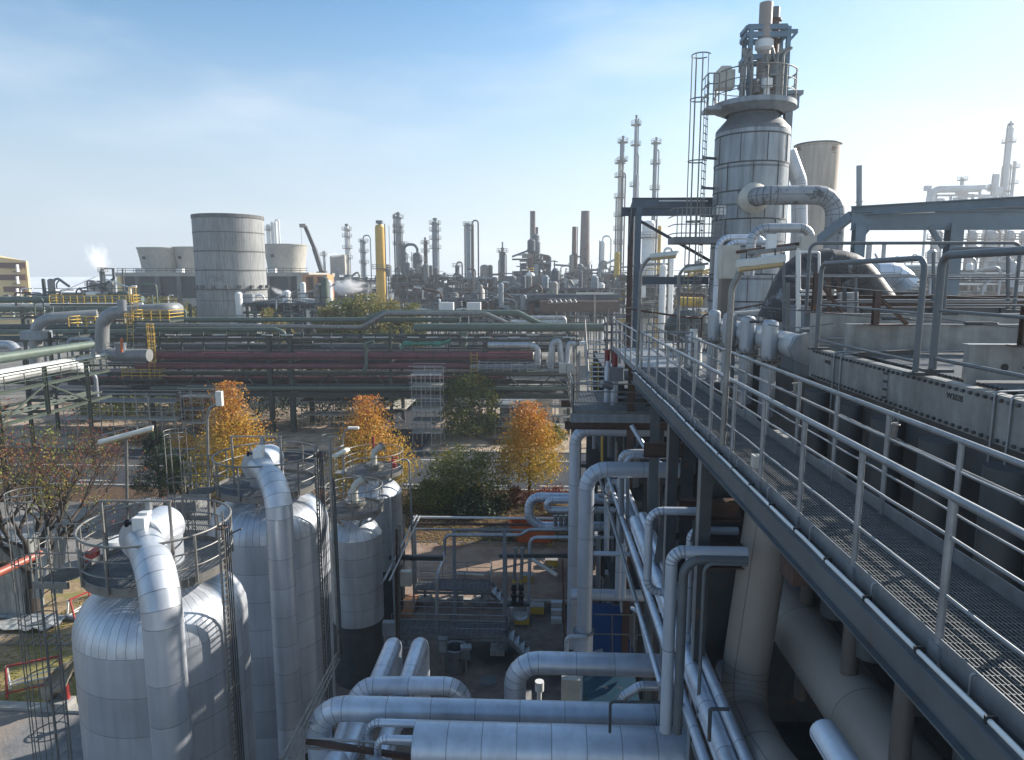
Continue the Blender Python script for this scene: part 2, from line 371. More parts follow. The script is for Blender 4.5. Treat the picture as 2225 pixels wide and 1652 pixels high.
def ringrail(parent, c, R, h=1.1, np_=10, r=.024, m='galvw', a0=0, a1=2*pi, seg=5, mseg=40, posts=True):
    mb = MB()
    for q, k in ((1,1),(.66,.7),(.33,.7)): mb.ring((c[0],c[1],c[2]+h*q), R, r*k, seg, mseg, a0, a1)
    o = mb.build('railing', M[m], parent); pm = MB()
    for i in range(np_):
        a = a0+(a1-a0)*i/(np_ if abs(a1-a0-2*pi) < .01 else np_-1); x = c[0]+R*cos(a); y = c[1]+R*sin(a)
        if posts: MB().cyl((x,y,c[2]-.05), (x,y,c[2]+h), r, n=seg).build('post', M[m], o)
        else: pm.cyl((x,y,c[2]-.05), (x,y,c[2]+h), r, n=4)
    if not posts: pm.build('posts_ring', M[m], o)
    return o
def ladder(parent, p, q, side, wd=.45, m='galvw', step=.3, r=.02, n=4, cage=None, hoop=1.2, out=None, name='ladder', cz0=2.2):
    p = Vector(p); q = Vector(q); sdv = Vector(side).normalized()*wd/2; mb = MB()
    mb.beam(p-sdv, q-sdv, .05, .02, out or (0,1,0) if abs((q-p).normalized().z) > .9 else None); mb.beam(p+sdv, q+sdv, .05, .02, out or (0,1,0) if abs((q-p).normalized().z) > .9 else None)
    L = (q-p).length; k = int(L/step)
    for i in range(1, k): c = p.lerp(q, i/k); mb.cyl(c-sdv, c+sdv, r*.7, n=4, caps=False)
    o = mb.build(name, M[m], parent)
    if cage:
        cdv = Vector(cage).normalized(); cb = MB(); R = .38; zs = []
        z = p.z+cz0
        while z < q.z+.9: zs.append(z); z += hoop
        if zs[-1] < q.z+.8: zs.append(q.z+.95)
        base = Vector((q.x, q.y, 0))+cdv*R*.75; a0 = math.atan2(cdv.y, cdv.x)
        for z in zs: cb.ring((base.x, base.y, z), R, r*.8, 4, 20, a0-2.5, a0+2.5)
        for j in range(7):
            a = a0-2.1+j*.7; x = base.x+R*cos(a); y = base.y+R*sin(a); cb.cyl((x,y,zs[0]), (x,y,zs[-1]), r*.55, n=4, caps=False)
        cb.build('cage', M[m], o)
    return o
def grating(mb, c, R=None, rect=None, pitch=.045, t=.006, ht=.03, cross=.12, z=0):
    if R:
        y = -R
        while y < R:
            hw = sqrt(max(0, R*R-y*y))
            if hw > .05: mb.box(c[0]-hw, c[0]+hw, c[1]+y-t/2, c[1]+y+t/2, c[2]-ht, c[2])
            y += pitch
        x = -R
        while x < R:
            hw = sqrt(max(0, R*R-x*x)); mb.box(c[0]+x-.004, c[0]+x+.004, c[1]-hw, c[1]+hw, c[2]-ht*.6, c[2]-.004); x += cross
    return mb
# ================= SETTING =================
def slab(name, pts, z, m, kind='structure', th=0.0, **k):
    mb = MB(); A = mb.pts([(x, y, z) for x, y in pts]); mb.face([A+i for i in range(len(pts))]); o = mb.build(name, m); tag(o, kind=kind, **k); return o
def gmat(name, c1, c2, scale, rough=.9, c3=None, s3=.2, bump=.4, var3=(.5,.65)):
    m = bpy.data.materials.new(name); m.use_nodes = True; n = m.node_tree.nodes; L = m.node_tree.links; b = n['Principled BSDF']; b.inputs['Roughness'].default_value = rough; b.inputs['Specular IOR Level'].default_value = .25
    g = n.new('ShaderNodeNewGeometry'); x = n.new('ShaderNodeTexNoise'); x.inputs['Scale'].default_value = scale; x.inputs['Detail'].default_value = 9; x.inputs['Roughness'].default_value = .68; L.new(g.outputs['Position'], x.inputs['Vector'])
    r = n.new('ShaderNodeValToRGB'); r.color_ramp.elements[0].position = .35; r.color_ramp.elements[1].position = .66; r.color_ramp.elements[0].color = (*c1, 1); r.color_ramp.elements[1].color = (*c2, 1); L.new(x.outputs[0], r.inputs[0]); out = r.outputs[0]
    if c3:
        y = n.new('ShaderNodeTexNoise'); y.inputs['Scale'].default_value = s3; y.inputs['Detail'].default_value = 6; L.new(g.outputs['Position'], y.inputs['Vector'])
        q = n.new('ShaderNodeMapRange'); q.inputs[1].default_value = var3[0]; q.inputs[2].default_value = var3[1]; L.new(y.outputs[0], q.inputs[0]); mx_ = n.new('ShaderNodeMix'); mx_.data_type = 'RGBA'
        L.new(q.outputs[0], mx_.inputs['Factor']); L.new(out, mx_.inputs['A']); mx_.inputs['B'].default_value = (*c3, 1); out = mx_.outputs['Result']
    L.new(out, b.inputs['Base Color']); bp = n.new('ShaderNodeBump'); bp.inputs['Strength'].default_value = bump; bp.inputs['Distance'].default_value = .05
    z = n.new('ShaderNodeTexNoise'); z.inputs['Scale'].default_value = 9; z.inputs['Detail'].default_value = 6; L.new(g.outputs['Position'], z.inputs['Vector']); L.new(z.outputs[0], bp.inputs['Height']); L.new(bp.outputs[0], b.inputs['Normal']); return m
G = dict(far=gmat('plant_ground', (.13,.125,.115), (.22,.21,.19), .15, c3=(.09,.085,.075), s3=.05), asph=gmat('road_asphalt', (.034,.038,.046), (.045,.05,.06), 2.5, .8, (.06,.062,.065), .15),
 yard=gmat('yard_asphalt', (.14,.11,.095), (.22,.18,.155), 1.6, .85, (.045,.038,.036), .22), sand=gmat('sandy_soil', (.20,.14,.105), (.31,.225,.17), .9, .95, (.15,.095,.075), .35),
 soil=gmat('dry_soil', (.26,.20,.15), (.42,.34,.26), 1.1, .95, (.11,.08,.055), .25), grass=gmat('leafy_grass', (.2,.14,.09), (.34,.26,.15), 3.5, .95, (.2,.18,.07), .4, var3=(.5,.56)),
 leafg=gmat('leaf_strewn_soil', (.05,.035,.025), (.12,.07,.04), 3, .95, (.035,.035,.02), .3), lotas=gmat('patched_asphalt', (.13,.132,.135), (.21,.205,.2), 1.4, .85, (.28,.22,.17), .25, var3=(.52,.72)),
 kerb=gmat('kerb_concrete', (.26,.25,.23), (.36,.35,.32), 3, .9), brickp=gmat('red_paving', (.25,.15,.12), (.33,.21,.17), 2, .9), line=gmat('road_paint', (.5,.5,.48), (.65,.65,.62), 4, .7))
slab('ground', [(-900,-55),(900,-55),(900,900),(-900,900)], 0, G['far'])
slab('sandy_ground', [(-48,45),(30,45),(30,56.2),(-48,56.2)], .004, G['leafg'])
slab('yard', [(-11.5,8),(16,8),(16,45),(-11.5,45)], .008, G['yard'])
slab('sandy_ground', [(-10.5,36.5),(3,36.2),(3,44.5),(-10.8,44.5)], .014, G['sand'])
mb = MB(); mb.box(-10.5,3,36.0,36.25,0,.14); tag(mb.build('kerb', G['kerb']), kind='structure')
slab('parking_lot', [(-48,4),(-11.5,4),(-11.5,25.2),(-48,26.1)], .010, G['lotas'])
mb = MB(); mb.hexa([(-48,26.1,0),(-11.5,25.2,0),(-11.5,25.65,0),(-48,26.6,0),(-48,26.1,.12),(-11.5,25.2,.12),(-11.5,25.65,.12),(-48,26.6,.12)]); tag(mb.build('kerb', G['kerb']), kind='structure')
slab('lawn', [(-48,26.6),(-11.5,25.65),(-11.5,45),(-48,45)], .02, G['grass'])
slab('paved_path', [(-17.6,25.9),(-12.2,25.75),(-12.2,30.5),(-15.8,30.5)], .03, G['brickp'])
slab('yard_road', [(-48,38),(-11.5,38),(-11.5,52),(-48,52)], .028, gmat('pale_asphalt', (.16,.155,.15), (.24,.23,.215), 1.2, .9, (.10,.095,.09), .2))
slab('road', [(-200,56.6),(60,56.6),(60,69.3),(-200,69.3)], .006, G['asph'])
for y0, y1 in ((56.35,56.6),(69.3,69.55)):
    mb = MB(); mb.box(-200,60,y0,y1,0,.13); tag(mb.build('kerb', G['kerb']), kind='structure')
slab('side_road', [(-22,69.55),(-12.5,69.55),(-14.5,130),(-23,130)], .01, G['asph'])
mb = MB()
for i in range(34): x = -150+i*6; mb.box(x, x+3, 66.2, 66.35, .008, .011)
for i in range(34): x = -150+i*6; mb.box(x, x+3.2, 57.9, 58.05, .008, .011)
mb.box(-150,-30,62.9,63.03,.008,.011)
tag(mb.build('road_markings', G['line']), kind='structure')
slab('dry_ground', [(-90,69.55),(-22.5,69.55),(-22.5,96),(-90,96)], .012, G['soil']); slab('dry_ground', [(-12,69.55),(25,69.55),(25,96),(-13.5,96)], .012, G['soil'])
# fallen leaves on lawn and soil
pp = np.column_stack([np.random.uniform(-26,-11.6,9000), np.random.uniform(26,37,9000), np.full(9000,.05)])
k = (np.sin(pp[:,0]*1.7)+np.sin(pp[:,1]*2.1+pp[:,0])+np.random.normal(0,.8,9000)) > -.3; pp = pp[k]
tag(leaves('fallen_leaves', LM['litter'], pp, .075, np.full(len(pp), .35), flat=True), 'yellow fallen leaves scattered over the grass beside the tanks', 'fallen leaves', kind='stuff')
pp = np.column_stack([np.random.uniform(-14,4,5200), np.random.uniform(44,53,5200), np.full(5200,.05)])
tag(leaves('leaf_litter', LM['litter'], pp, .09, np.full(len(pp), .62), flat=True), 'brown and orange leaf litter below the roadside bushes', 'fallen leaves', kind='stuff')
# ================= STORAGE TANKS =================
def big_tank(cx, cy, label, ladder_side=-1):
    t = thing('storage_tank', label, 'tank', (cx, cy, 0))
    R = 1.97; ys = 9.55
    mb = MB(); mb.lathe((cx,cy,0), [(R,1.9+i*(ys-1.9)/8) for i in range(9)], 48, True); mb.build('shell', M['tank'], t)
    MB().lathe((cx,cy,0), [(R-.12,0),(R-.12,1.9)], 40).build('skirt', M['dark'], t)
    pr = [(R,ys)]+[(R-.95+.95*cos(a), ys+.98*sin(a)) for a in [radians(x) for x in (12,26,40,54,68,82)]]+[(.75,ys+1.12),(.05,ys+1.2)]
    MB().dome((cx,cy,0), pr, 56).build('dome_roof', M['tank'], t)
    zd = 11.0; c = (cx,cy,zd)
    g = grating(MB(), c, 1.62, pitch=.05); g.build('platform_grating', M['galv'], t)
    kb = MB().lathe(c, [(1.64,-.12),(1.66,-.12),(1.66,.1),(1.64,.1)], 40)
    for i in range(8): a = i*pi/4; kb.beam((cx+.9*cos(a),cy+.9*sin(a),zd-.35), (cx+1.6*cos(a),cy+1.6*sin(a),zd-.07), .07, .1)
    for i in range(-3,4): kb.box(cx-sqrt(2.6-(i*.5)**2) if i*i*.25 < 2.6 else cx, cx+sqrt(2.6-(i*.5)**2), cy+i*.5-.03, cy+i*.5+.03, zd-.13, zd-.035)
    kb.build('platform_frame', M['galvw'], t)
    ringrail(t, c, 1.70, 1.1, 11, .031)
    # small landing + caged ladder on the far-left side
    a = radians(200); lx, ly = cx+2.25*cos(a), cy+2.25*sin(a)
    mb = MB(); grating(mb, (lx+.2, ly, zd), .42, pitch=.05); mb.box(lx-.25, lx+.6, ly-.45, ly-.38, zd-.15, zd); mb.box(lx-.25, lx+.6, ly+.38, ly+.45, zd-.15, zd); mb.build('ladder_landing', M['galvw'], t)
    ladder(t, (lx-.25,ly,0.2), (lx-.25,ly,zd+1.1), (0,1,0), cage=(-1,-.15,0), hoop=1.5, r=.022, out=(1,0,0))
    for s in (-.46,.46):
        r2 = MB()
        for q in (1.1,.73,.36): r2.cyl((lx-.2,ly+s,zd+q), (cx+1.6*cos(a),ly+s,zd+q), .02, n=5)
        for xx in (lx-.22, lx+.02, lx+.26): r2.cyl((xx,ly+s,zd), (xx,ly+s,zd+1.1), .02, n=5)
        r2.build('landing_railing', M['galvw'], t)
    # vent nozzle, hood and riser pipe
    MB().tube([(cx-.05,cy+.1,10.9),(cx-.05,cy+.1,11.75)], .56, 28, clad=True, sp=1.3).build('vent_nozzle', M['tank'], t)
    hy = cy-.35
    hd = MB(); hd.tube([(cx-.08,cy+.55,11.8),(cx-.08,hy-.1,11.8)], .50, 28, clad=True, sp=2); hd.cyl((cx-.08,hy-.12,11.8), (cx-.08,hy-.2,11.8), .56, n=30); h = hd.build('vent_hood', M['tank'], t)
    hy += 0; bb = MB().cbox((cx+.02,hy-.28,12.26), .3,.3,.36); bb.box(cx-.1,cx+.12,hy-.2,hy+.0,12.42,12.5); bb.build('actuator_box', M['white'], t)
    kk = MB(); kk.cyl((cx-.10,hy-.28,12.26), (cx-.34,hy-.28,12.26), .03, n=8);
    kk.cyl((cx-.34,hy-.28,12.26), (cx-.36,hy-.28,12.26), .095, n=14); kk.build('handwheel', M['black'], t)
    MB().cbox((cx+.02,hy+.05,12.6), .12,.12,.22).cyl((cx+.02,hy+.05,12.5),(cx+.02,hy+.05,12.76),.045,n=8).build('valve_positioner', M['galv'], t)
    rx = W(*(345,1230) if cy < 18 else (606,1080), cy-2.45).x
    MB().tube([(cx-.05,hy-.15,11.78),(rx,cy-2.45,11.72),(rx,cy-2.47,9.5),(rx,cy-2.47,1.0)], .405, 32, br=1.0, clad=True, sp=.98, nb=5).build('riser_pipe', M['tank'], t)
    # bracket and cable ladder
    fr = MB(); fr.beam((cx-.75,hy-.55,zd), (cx-.75,hy-.55,zd+1.9), .06, .04); fr.beam((cx+.85,hy-.5,zd), (cx+.85,hy-.5,zd+1.9), .06, .04); fr.beam((cx-.8,hy-.55,zd+1.9), (cx+.9,hy-.5,zd+1.9), .05, .04); fr.build('hood_support', M['galvw'], t)
    cl = MB(); x0, y0 = cx+1.98, cy-.75
    for dy in (-.11,.11): cl.beam((x0,y0+dy,2), (x0,y0+dy,12.6), .05, .02, (0,1,0))
    z = 2.0
    while z < 12.5: cl.beam((x0,y0-.11,z), (x0,y0+.11,z), .03, .02); z += .15
    cl.build('cable_ladder', M['galvw'], t)
    cb = MB()
    for q in (.0,.05,.1): cb.cyl((x0+.12+q,y0-.03,1), (x0+.12+q,y0-.03,12.4), .018, n=5)
    cb.tube([(x0+.25,y0,12.1),(x0+.6,y0-.2,12.3)], .02, 5); cb.build('cable_bundle', M['dark'], t)
    hw = MB(); hw.ring((x0+.1,y0-.15,12.3), .12, .02, 5, 14); hw.cyl((x0+.1,y0-.15,12.0),(x0+.1,y0-.15,12.35),.02,n=5); hw.build('red_valve_wheel', M['brown'], t)
    return t
big_tank(-9.45, 15.75, 'nearest large silver tank with ringed platform and fat riser pipe, lower left')
big_tank(-9.35, 22.3, 'second large silver tank behind the nearest one, orange tree right behind it')
def small_tank(cx, cy, R, zd, label, rd):
    t = thing('storage_tank', label, 'tank', (cx, cy, 0))
    MB().lathe((cx,cy,0), [(R,2.9+i*(zd-1.15-2.9)/5) for i in range(6)], 40, True).build('shell', M['alud'], t)
    MB().lathe((cx,cy,0), [(R-.05,0),(R-.05,2.9)], 32).build('skirt', M['dark'], t)
    MB().dome((cx,cy,0), [(R+.02,zd-1.15),(R*.82,zd-.78),(R*.5,zd-.45),(R*.2,zd-.3),(.05,zd-.28)], 20).build('cone_roof', M['alud'], t)
    c = (cx,cy,zd); g = grating(MB(), c, rd-.02, pitch=.06, cross=.3); g.build('platform_grating', M['galv'], t)
    kb = MB().lathe(c, [(rd,-.12),(rd+.02,-.12),(rd+.02,.1),(rd,.1)], 36)
    for i in range(6): a = i*pi/3; kb.beam((cx+R*.6*cos(a),cy+R*.6*sin(a),zd-.6), (cx+rd*cos(a),cy+rd*sin(a),zd-.08), .06, .1)
    kb.box(cx-rd,cx+rd,cy-.04,cy+.04,zd-.14,zd-.035); kb.box(cx-.04,cx+.04,cy-rd,cy+rd,zd-.15,zd-.036)
    kb.build('platform_frame', M['galvw'], t); ringrail(t, c, rd+.02, 1.05, 9, .024)
    nz = MB(); nz.cyl((cx,cy,zd-.4), (cx,cy,zd+.18), .36, n=20); nz.cyl((cx,cy,zd+.2), (cx,cy,zd+.3), .50, n=24); nz.cyl((cx,cy,zd+.31), (cx,cy,zd+.36), .47, n=24)
    for i in range(16): a = i*pi/8; nz.cyl((cx+.43*cos(a),cy+.43*sin(a),zd+.16), (cx+.43*cos(a),cy+.43*sin(a),zd+.42), .03, n=6)
    nz.build('flanged_nozzle', M['galvw'], t)
    MB().tube([(cx,cy,zd+.3),(cx,cy,zd+1.05),(cx+.4,cy+.25,zd+1.25)], .17, 14, br=.45).build('vent_pipe', M['box'], t)
    MB().cyl((cx+.38,cy+.24,zd+1.23), (cx+.44,cy+.28,zd+1.27), .25, n=18).build('vent_flange', M['galvw'], t)
    a = radians(190); lx = cx+(rd+.45)*cos(a); ly = cy+(rd+.45)*sin(a)
    ladder(t, (lx,ly,.2), (lx,ly,zd+1), (0,1,0), cage=(-1,0,0), hoop=1.5, out=(1,0,0)); kb2 = MB().box(lx,cx-rd+.1,ly-.3,ly+.3,zd-.05,zd); kb2.build('ladder_landing', M['galvw'], t)
    return t
t3 = small_tank(-8.15, 28.6, 1.14, 8.0, 'smaller grey tank right of the two big ones, nearer of the small pair', 1.22)
t4 = small_tank(-8.75, 34.6, 1.42, 8.0, 'smaller grey tank in front of the middle orange tree, farther of the small pair', 1.5)
vb = MB(); vb.cyl((-7.7,34.3,8.1),(-7.7,34.3,8.9),.06,n=8); vb.ring((-7.7,34.3,8.6),.16,.03,5,12); vb.cbox((-7.62,34.3,8.35),.25,.2,.25); vb.ring((-7.5,34.2,8.8),.12,.03,5,12); vb.build('red_valves', M['redp'], t4)
MB().cyl((-8.75,34.6,9.2),(-8.75,34.6,9.75),.05,n=8).cbox((-8.75,34.6,9.7),.12,.12,.25).build('red_relief_valve', M['redp'], t4)
for cx, cy, R in ((-8.15,28.6,1.12),(-8.75,34.6,1.42)):
    MB().tube([(cx+R+.05,cy,8.6),(cx+R+.45,cy,8.6),(cx+R+.5,cy,7.0),(cx+R+.55,cy,.2)], .05, 8, br=.25).build('drain_pipe', M['steell'], t3 if R < 1.3 else t4)
# ================= RIGHT-HAND WALKWAY =================
WK = thing('walkway', 'grey steel walkway with open grating floor and twin handrails on the right', 'walkway', (3.2, 12, 15.45))
XI, XO, ZD = 2.72, 3.74, 15.47
Y0, Y1 = 1.5, 19.0
mb = MB(); x = XI+.03
while x < XO: mb.box(x-.0035, x+.0035, Y0, Y1, ZD-.03, ZD); x += .034
y = Y0
while y < Y1: mb.box(XI+.02, XO-.02, y-.003, y+.003, ZD-.02, ZD-.003); y += .1
mb.build('floor_grating', M['grate'], WK)
mb = MB(); mb.ibeam((2.60,Y0,ZD-.17), (2.60,Y1,ZD-.17), .13, .28, .014); mb.box(2.535,2.665,Y0,Y1,ZD-.028,ZD-.024)
mb.build('edge_beam', M['steel'], WK)
mb = MB(); mb.ibeam((3.86,Y0,ZD-.17), (3.86,Y1,ZD-.17), .13, .28, .014); mb.build('edge_beam', M['steel'], WK)
mb = MB()
y = 2.0
while y < Y1: mb.beam((2.66,y,ZD-.11), (3.8,y,ZD-.11), .07, .12); y += 1.45
mb.build('cross_beams', M['dark'], WK)
MB().box(XI-.012,XI-.004,Y0,Y1,ZD-.06,ZD+.13).build('toe_board', M['galv'], WK); MB().box(XO+.004,XO+.012,Y0,Y1,ZD-.06,ZD+.13).build('toe_board', M['galv'], WK)
zh = EYE-1.42
MB().tube([(XI,Y0,zh),(XI,Y1,zh),(XI,Y1+.12,zh-.3),(XI,Y1+.12,ZD)], .029, 12, br=.1).build('handrail', M['galv'], WK)
MB().tube([(XO,Y0,zh),(XO,Y1-1.4,zh),(XO,Y1-1.3,zh-.3),(XO,Y1-1.3,ZD)], .029, 12, br=.1).build('handrail', M['galv'], WK)
for X in (XI, XO):
    for q in (.40,.76):
        P = []; y = Y0; 
        while y < Y1-(.0 if X == XI else 1.4): P.append((X, y, ZD+1.1*q+random.uniform(-.008,.008))); y += .62
        MB().tube(P, .0125, 7, br=.02).build('mid_rail', M['galv'], WK)
posts = [1.9+1.27*i for i in range(14)]
for X, off in ((XI,0),(XO,.35)):
    for y in posts:
        if y+off > Y1-(0 if X == XI else 1.3): continue
        p = MB(); p.cyl((X,y+off,ZD-.05), (X,y+off,zh), .027, n=12); p.cbox((X+(-.02 if X == XI else .02),y+off,ZD-.03), .03, .12, .22)
        for s in (-.035,.035): p.cyl((X-.05 if X == XI else X+.05,y+off+s,ZD-.06), (X-.02 if X == XI else X+.02,y+off+s,ZD-.06), .013, n=6)
        p.build('post', M['galv'], WK)
P = []; y = Y0; 
while y <= Y1: P.append((2.585+random.uniform(-.006,.006), y, ZD+.018+random.uniform(-.002,.004)+(.02 if 12.2 < y < 14.5 else 0)*sin((y-12.2)/2.3*pi))); y += .55
o = MB().tube(P, .017, 8, br=.1).build('conduit', M['white'], WK)
y = 2.2
while y < Y1: MB().cbox((2.60,y,ZD+.025), .07, .018, .05).build('conduit_clip', M['black'], WK); y += .75
y = 2.75
while y < Y1: MB().tube([(2.71,y,ZD+.11),(2.675,y,ZD+.11),(2.675,y,ZD-.035),(2.62,y,ZD-.035)], .009, 5, br=.02).build('cable_hook', M['galv'], WK); y += 1.27
# street-style lamps clamped to the walkway
def bent_lamp(label, base, top, arm, tail, lampc, ldir, L=1.1, s=1.0, m='steell'):
    t = thing('walkway_lamp', label, 'lamp', base, 'gooseneck lamps along the walkway')
    MB().tube([base, top, arm, tail], .045*s, 12, br=.35*s).build('pole', M['galvw'], t)
    d = Vector(ldir).normalized(); c = Vector(lampc)
    MB().tube([Vector(tail)-d*.15, Vector(tail)+d*.5*s], .035*s, 10).build('clamp_tube', M['galvw'], t)
    h = MB(); sd_ = d.cross(Vector((0,0,1))).normalized()
    prof = [(-.10,-.02),(-.09,.05),(-.04,.085),(.04,.085),(.09,.05),(.10,-.02)]
    for e, sc in ((-1,1),(1,1)): pass
    n0 = h.pts([c-d*L/2+sd_*a*s+Vector((0,0,b*s)) for a, b in prof]); n1 = h.pts([c+d*L/2+sd_*a*s+Vector((0,0,b*s)) for a, b in prof])
    for i in range(5): h.face([n0+i, n0+i+1, n1+i+1, n1+i])
    h.face([n0+i for i in range(6)]); h.face([n1+i for i in range(6)][::-1]); h.face([n0, n1, n1+5, n0+5]); h.build('housing', M['lampw'], t)
    g = MB(); prof = [(-.088,-.025),(-.07,-.07),(0,-.095),(.07,-.07),(.088,-.025)]
    n0 = g.pts([c-d*(L/2-.03)+sd_*a*s+Vector((0,0,b*s)) for a, b in prof]); n1 = g.pts([c+d*(L/2-.03)+sd_*a*s+Vector((0,0,b*s)) for a, b in prof])
    for i in range(4): g.face([n0+i, n0+i+1, n1+i+1, n1+i])
    g.face([n0+i for i in range(5)]); g.face([n1+i for i in range(5)][::-1]); g.build('diffuser', M['tubel'], t)
    hk = MB()
    for q in (-.3,.3): hk.cyl(c+d*q*L+Vector((0,0,.07*s)), c+d*q*L+Vector((0,0,.17*s)), .012*s, n=5)
    hk.build('hanger', M['dark'], t); return t
b0 = W(1570,968,9.6); t0 = W(1590,625,9.6); a0 = W(1612,583,9.55); tl = W(1650,548,9.5)
bent_lamp('thick gooseneck lamp standing on the walkway with a cream tube hanging at its right', b0, t0, a0, tl, W(1652,572,9.45), (1,-.1,.12), .62, .95)
b0 = W(1385,790,18.6); t0 = W(1392,590,18.6); a0 = W(1405,565,18.5); tl = W(1432,552,18.4)
bent_lamp('gooseneck lamp with cream tube at the far end of the walkway by the steel column', b0, t0, a0, tl, W(1442,556,18.3), (1,-.3,.1), .7, 1)
b0 = W(1473,760,20); t0 = W(1475,600,20); a0 = W(1483,586,20); tl = W(1500,577,20)
bent_lamp('small gooseneck lamp with white tube beside the silver hand-wheeled valve', b0, t0, a0, tl, W(1508,585,20), (1,-.2,.1), .6, 1)
jb = MB().cbox((2.80,W(1600,1000,9.6).y-.9,ZD+.2), .09,.14,.16); tag(jb.build('junction_box', M['box']), 'small cream junction box at the foot of the walkway lamp pole', 'junction box')
# ================= STRUCTURE UNDER WALKWAY =================
ST = thing('cooler_structure', 'large dark steel frame carrying the walkway and the air cooler on the right', 'steel structure', (6, 12, 0))
def col(x, y, z0, z1, m='steell', w=.30, par=None): 
    mb = MB(); mb.ibeam((x,y,z0), (x,y,z1), w, w, .022, (0,1,0)); return mb.build('column', M[m], par or ST)
for y, xc in ((11.5,2.86),(14.0,2.78)): col(xc, y, 0, 15.05, 'dark', .2); MB().box(xc-.112,xc-.102,y-.1,y+.1,0,15.0).build('lit_flange_edge', M['galv'], ST)  # pale strip puts the lit edge of the flange into colour
MB().box(2.95,3.75,12.3,12.36,7.5,15.0).build('shade_panel', M['dark'], ST); col(4.2, 19, 0, 15.05, 'dark'); col(2.95, 7.4, 0, 9.6, 'dark'); col(2.78, 2.0, 0, 15.05, 'dark')  # dark panel beside the column stands for the shade of the open bay
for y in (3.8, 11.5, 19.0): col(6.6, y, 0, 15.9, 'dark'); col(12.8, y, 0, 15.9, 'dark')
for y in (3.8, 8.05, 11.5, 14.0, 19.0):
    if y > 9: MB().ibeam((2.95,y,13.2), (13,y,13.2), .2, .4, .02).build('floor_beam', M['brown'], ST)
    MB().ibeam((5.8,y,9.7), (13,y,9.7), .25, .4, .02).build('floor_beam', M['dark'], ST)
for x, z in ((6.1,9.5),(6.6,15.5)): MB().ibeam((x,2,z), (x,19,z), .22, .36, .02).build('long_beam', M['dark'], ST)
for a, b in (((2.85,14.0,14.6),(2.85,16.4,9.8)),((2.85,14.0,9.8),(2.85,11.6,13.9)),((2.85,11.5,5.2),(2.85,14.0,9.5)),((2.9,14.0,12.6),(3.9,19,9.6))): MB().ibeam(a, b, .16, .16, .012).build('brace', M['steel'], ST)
mb = MB(); mb.box(6.2,6.26,2,19,9.95,15.7); mb.box(5.7,13,18.9,18.96,0,15.9); mb.box(12.9,12.96,2,19,0,15.9); mb.build('shade_wall', M['dark'], ST)  # opaque walls added to block light and keep the interior dark
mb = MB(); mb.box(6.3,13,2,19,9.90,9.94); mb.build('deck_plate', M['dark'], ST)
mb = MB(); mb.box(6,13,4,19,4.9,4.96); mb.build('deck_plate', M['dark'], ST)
m_tubes = mat('dull_tube_paint', (.075,.085,.092), .1, .5, .15, 1.5, streak=.3)
# vertical ducts/columns seen behind the far handrail
for i, y in enumerate((4.9,6.2,7.5,8.8,10.1,11.4,12.7)):
    o = MB().tube([(5.15,y,12.2),(5.15,y,15.95)], .23, 18, clad=True, sp=1.5).build('support_tube', m_tubes, ST)
for i in range(3): MB().cbox((4.35, 10.8+i*2.2, 15.0), .8, .7, .12).build('pedestal', M['conc'], ST)
# hose pipe with couplings behind far handrail
t = thing('fire_water_pipe', 'thin pipe with hose valves running just behind the far handrail', 'pipe', (3.95, 8, 15.9))
P = [(3.95,2.5+i*.8,16.22+random.uniform(-.01,.01)) for i in range(17)]
MB().tube(P, .026, 8).build('pipe_run', M['galvw'], t)
for y in (5.4, 7.6, 10.6):
    v = MB(); v.cyl((3.95,y-.12,16.22), (3.95,y-.08,16.22), .045, n=8); v.cyl((3.95,y+.08,16.22), (3.95,y+.12,16.22), .045, n=8); v.cyl((3.95,y,16.2), (3.95,y,16.42), .03, n=8)
    v.ring((3.95,y,16.4), .05, .008, 4, 10); v.tube([(3.95,y-.05,16.44),(3.95,y-.06,16.56)], .008, 5); v.tube([(3.95,y+.05,16.44),(3.95,y+.06,16.56)], .008, 5); v.build('hose_valve', M['galvw'], t)
# ================= AIR COOLER (bolted header boxes, tube bundle, partitions) =================
AC = thing('air_cooler', 'air cooler with bolted galvanised header box and fin tube bundle beside the walkway', 'air cooler', (6, 9, 16.1))
XH = 5.2
zt, zb = EYE-1.30, EYE-1.86
m_hdr = mat('header_plate', (.34,.35,.345), .5, .5, .25, 3, streak=.35, rust=.0)
for y0, y1 in ((7.02,13.3),(1.0,6.98)):
    mb = MB(); mb.box(XH,XH+.04,y0,y1,zb,zt); mb.box(XH+.045,XH+.14,y0,y1,zt-.03,zt+.003); mb.box(XH+.01,XH+.5,y1-.03,y1+.002,zb,zt-.032); mb.build('header_box', m_hdr, AC)
for yj in (10.35, 7.0, 3.7): MB().cbox((XH-.006,yj,(zt+zb)/2), .012,.09,zt-zb-.04).build('joint_strip', M['galv'], AC)
bm_ = MB(); y = 1.2
while y < 13.2:
    for z in (zt-.055, zb+.045): bm_.cyl((XH,y,z), (XH-.032,y,z), .024, n=6)
    y += .14
for yj in (10.35, 7.0, 3.7):
    for k_ in range(4):
        for s in (-.03,.03): bm_.cyl((XH-.01,yj+s,zb+.1+k_*.12), (XH-.035,yj+s,zb+.1+k_*.12), .019, n=6)
tag(bm_.build('bolts', M['dark'], AC), kind='stuff')
MB().box(XH+.1,XH+.35,1,13.3,zb-.5,zb).build('bundle_frame', M['dark'], AC)
mb = MB(); y = 1.2
while y < 13.2: mb.cyl((5.72,y,zt-.055), (13.5,y,zt-.055), .026, n=6, caps=False); y += .09
tag(mb.build('fin_tubes', M['steel'], AC), kind='stuff'); MB().box(5.7,13.5,1.1,13.3,zt-.16,zt-.12).build('bundle_pan', M['dark'], AC)
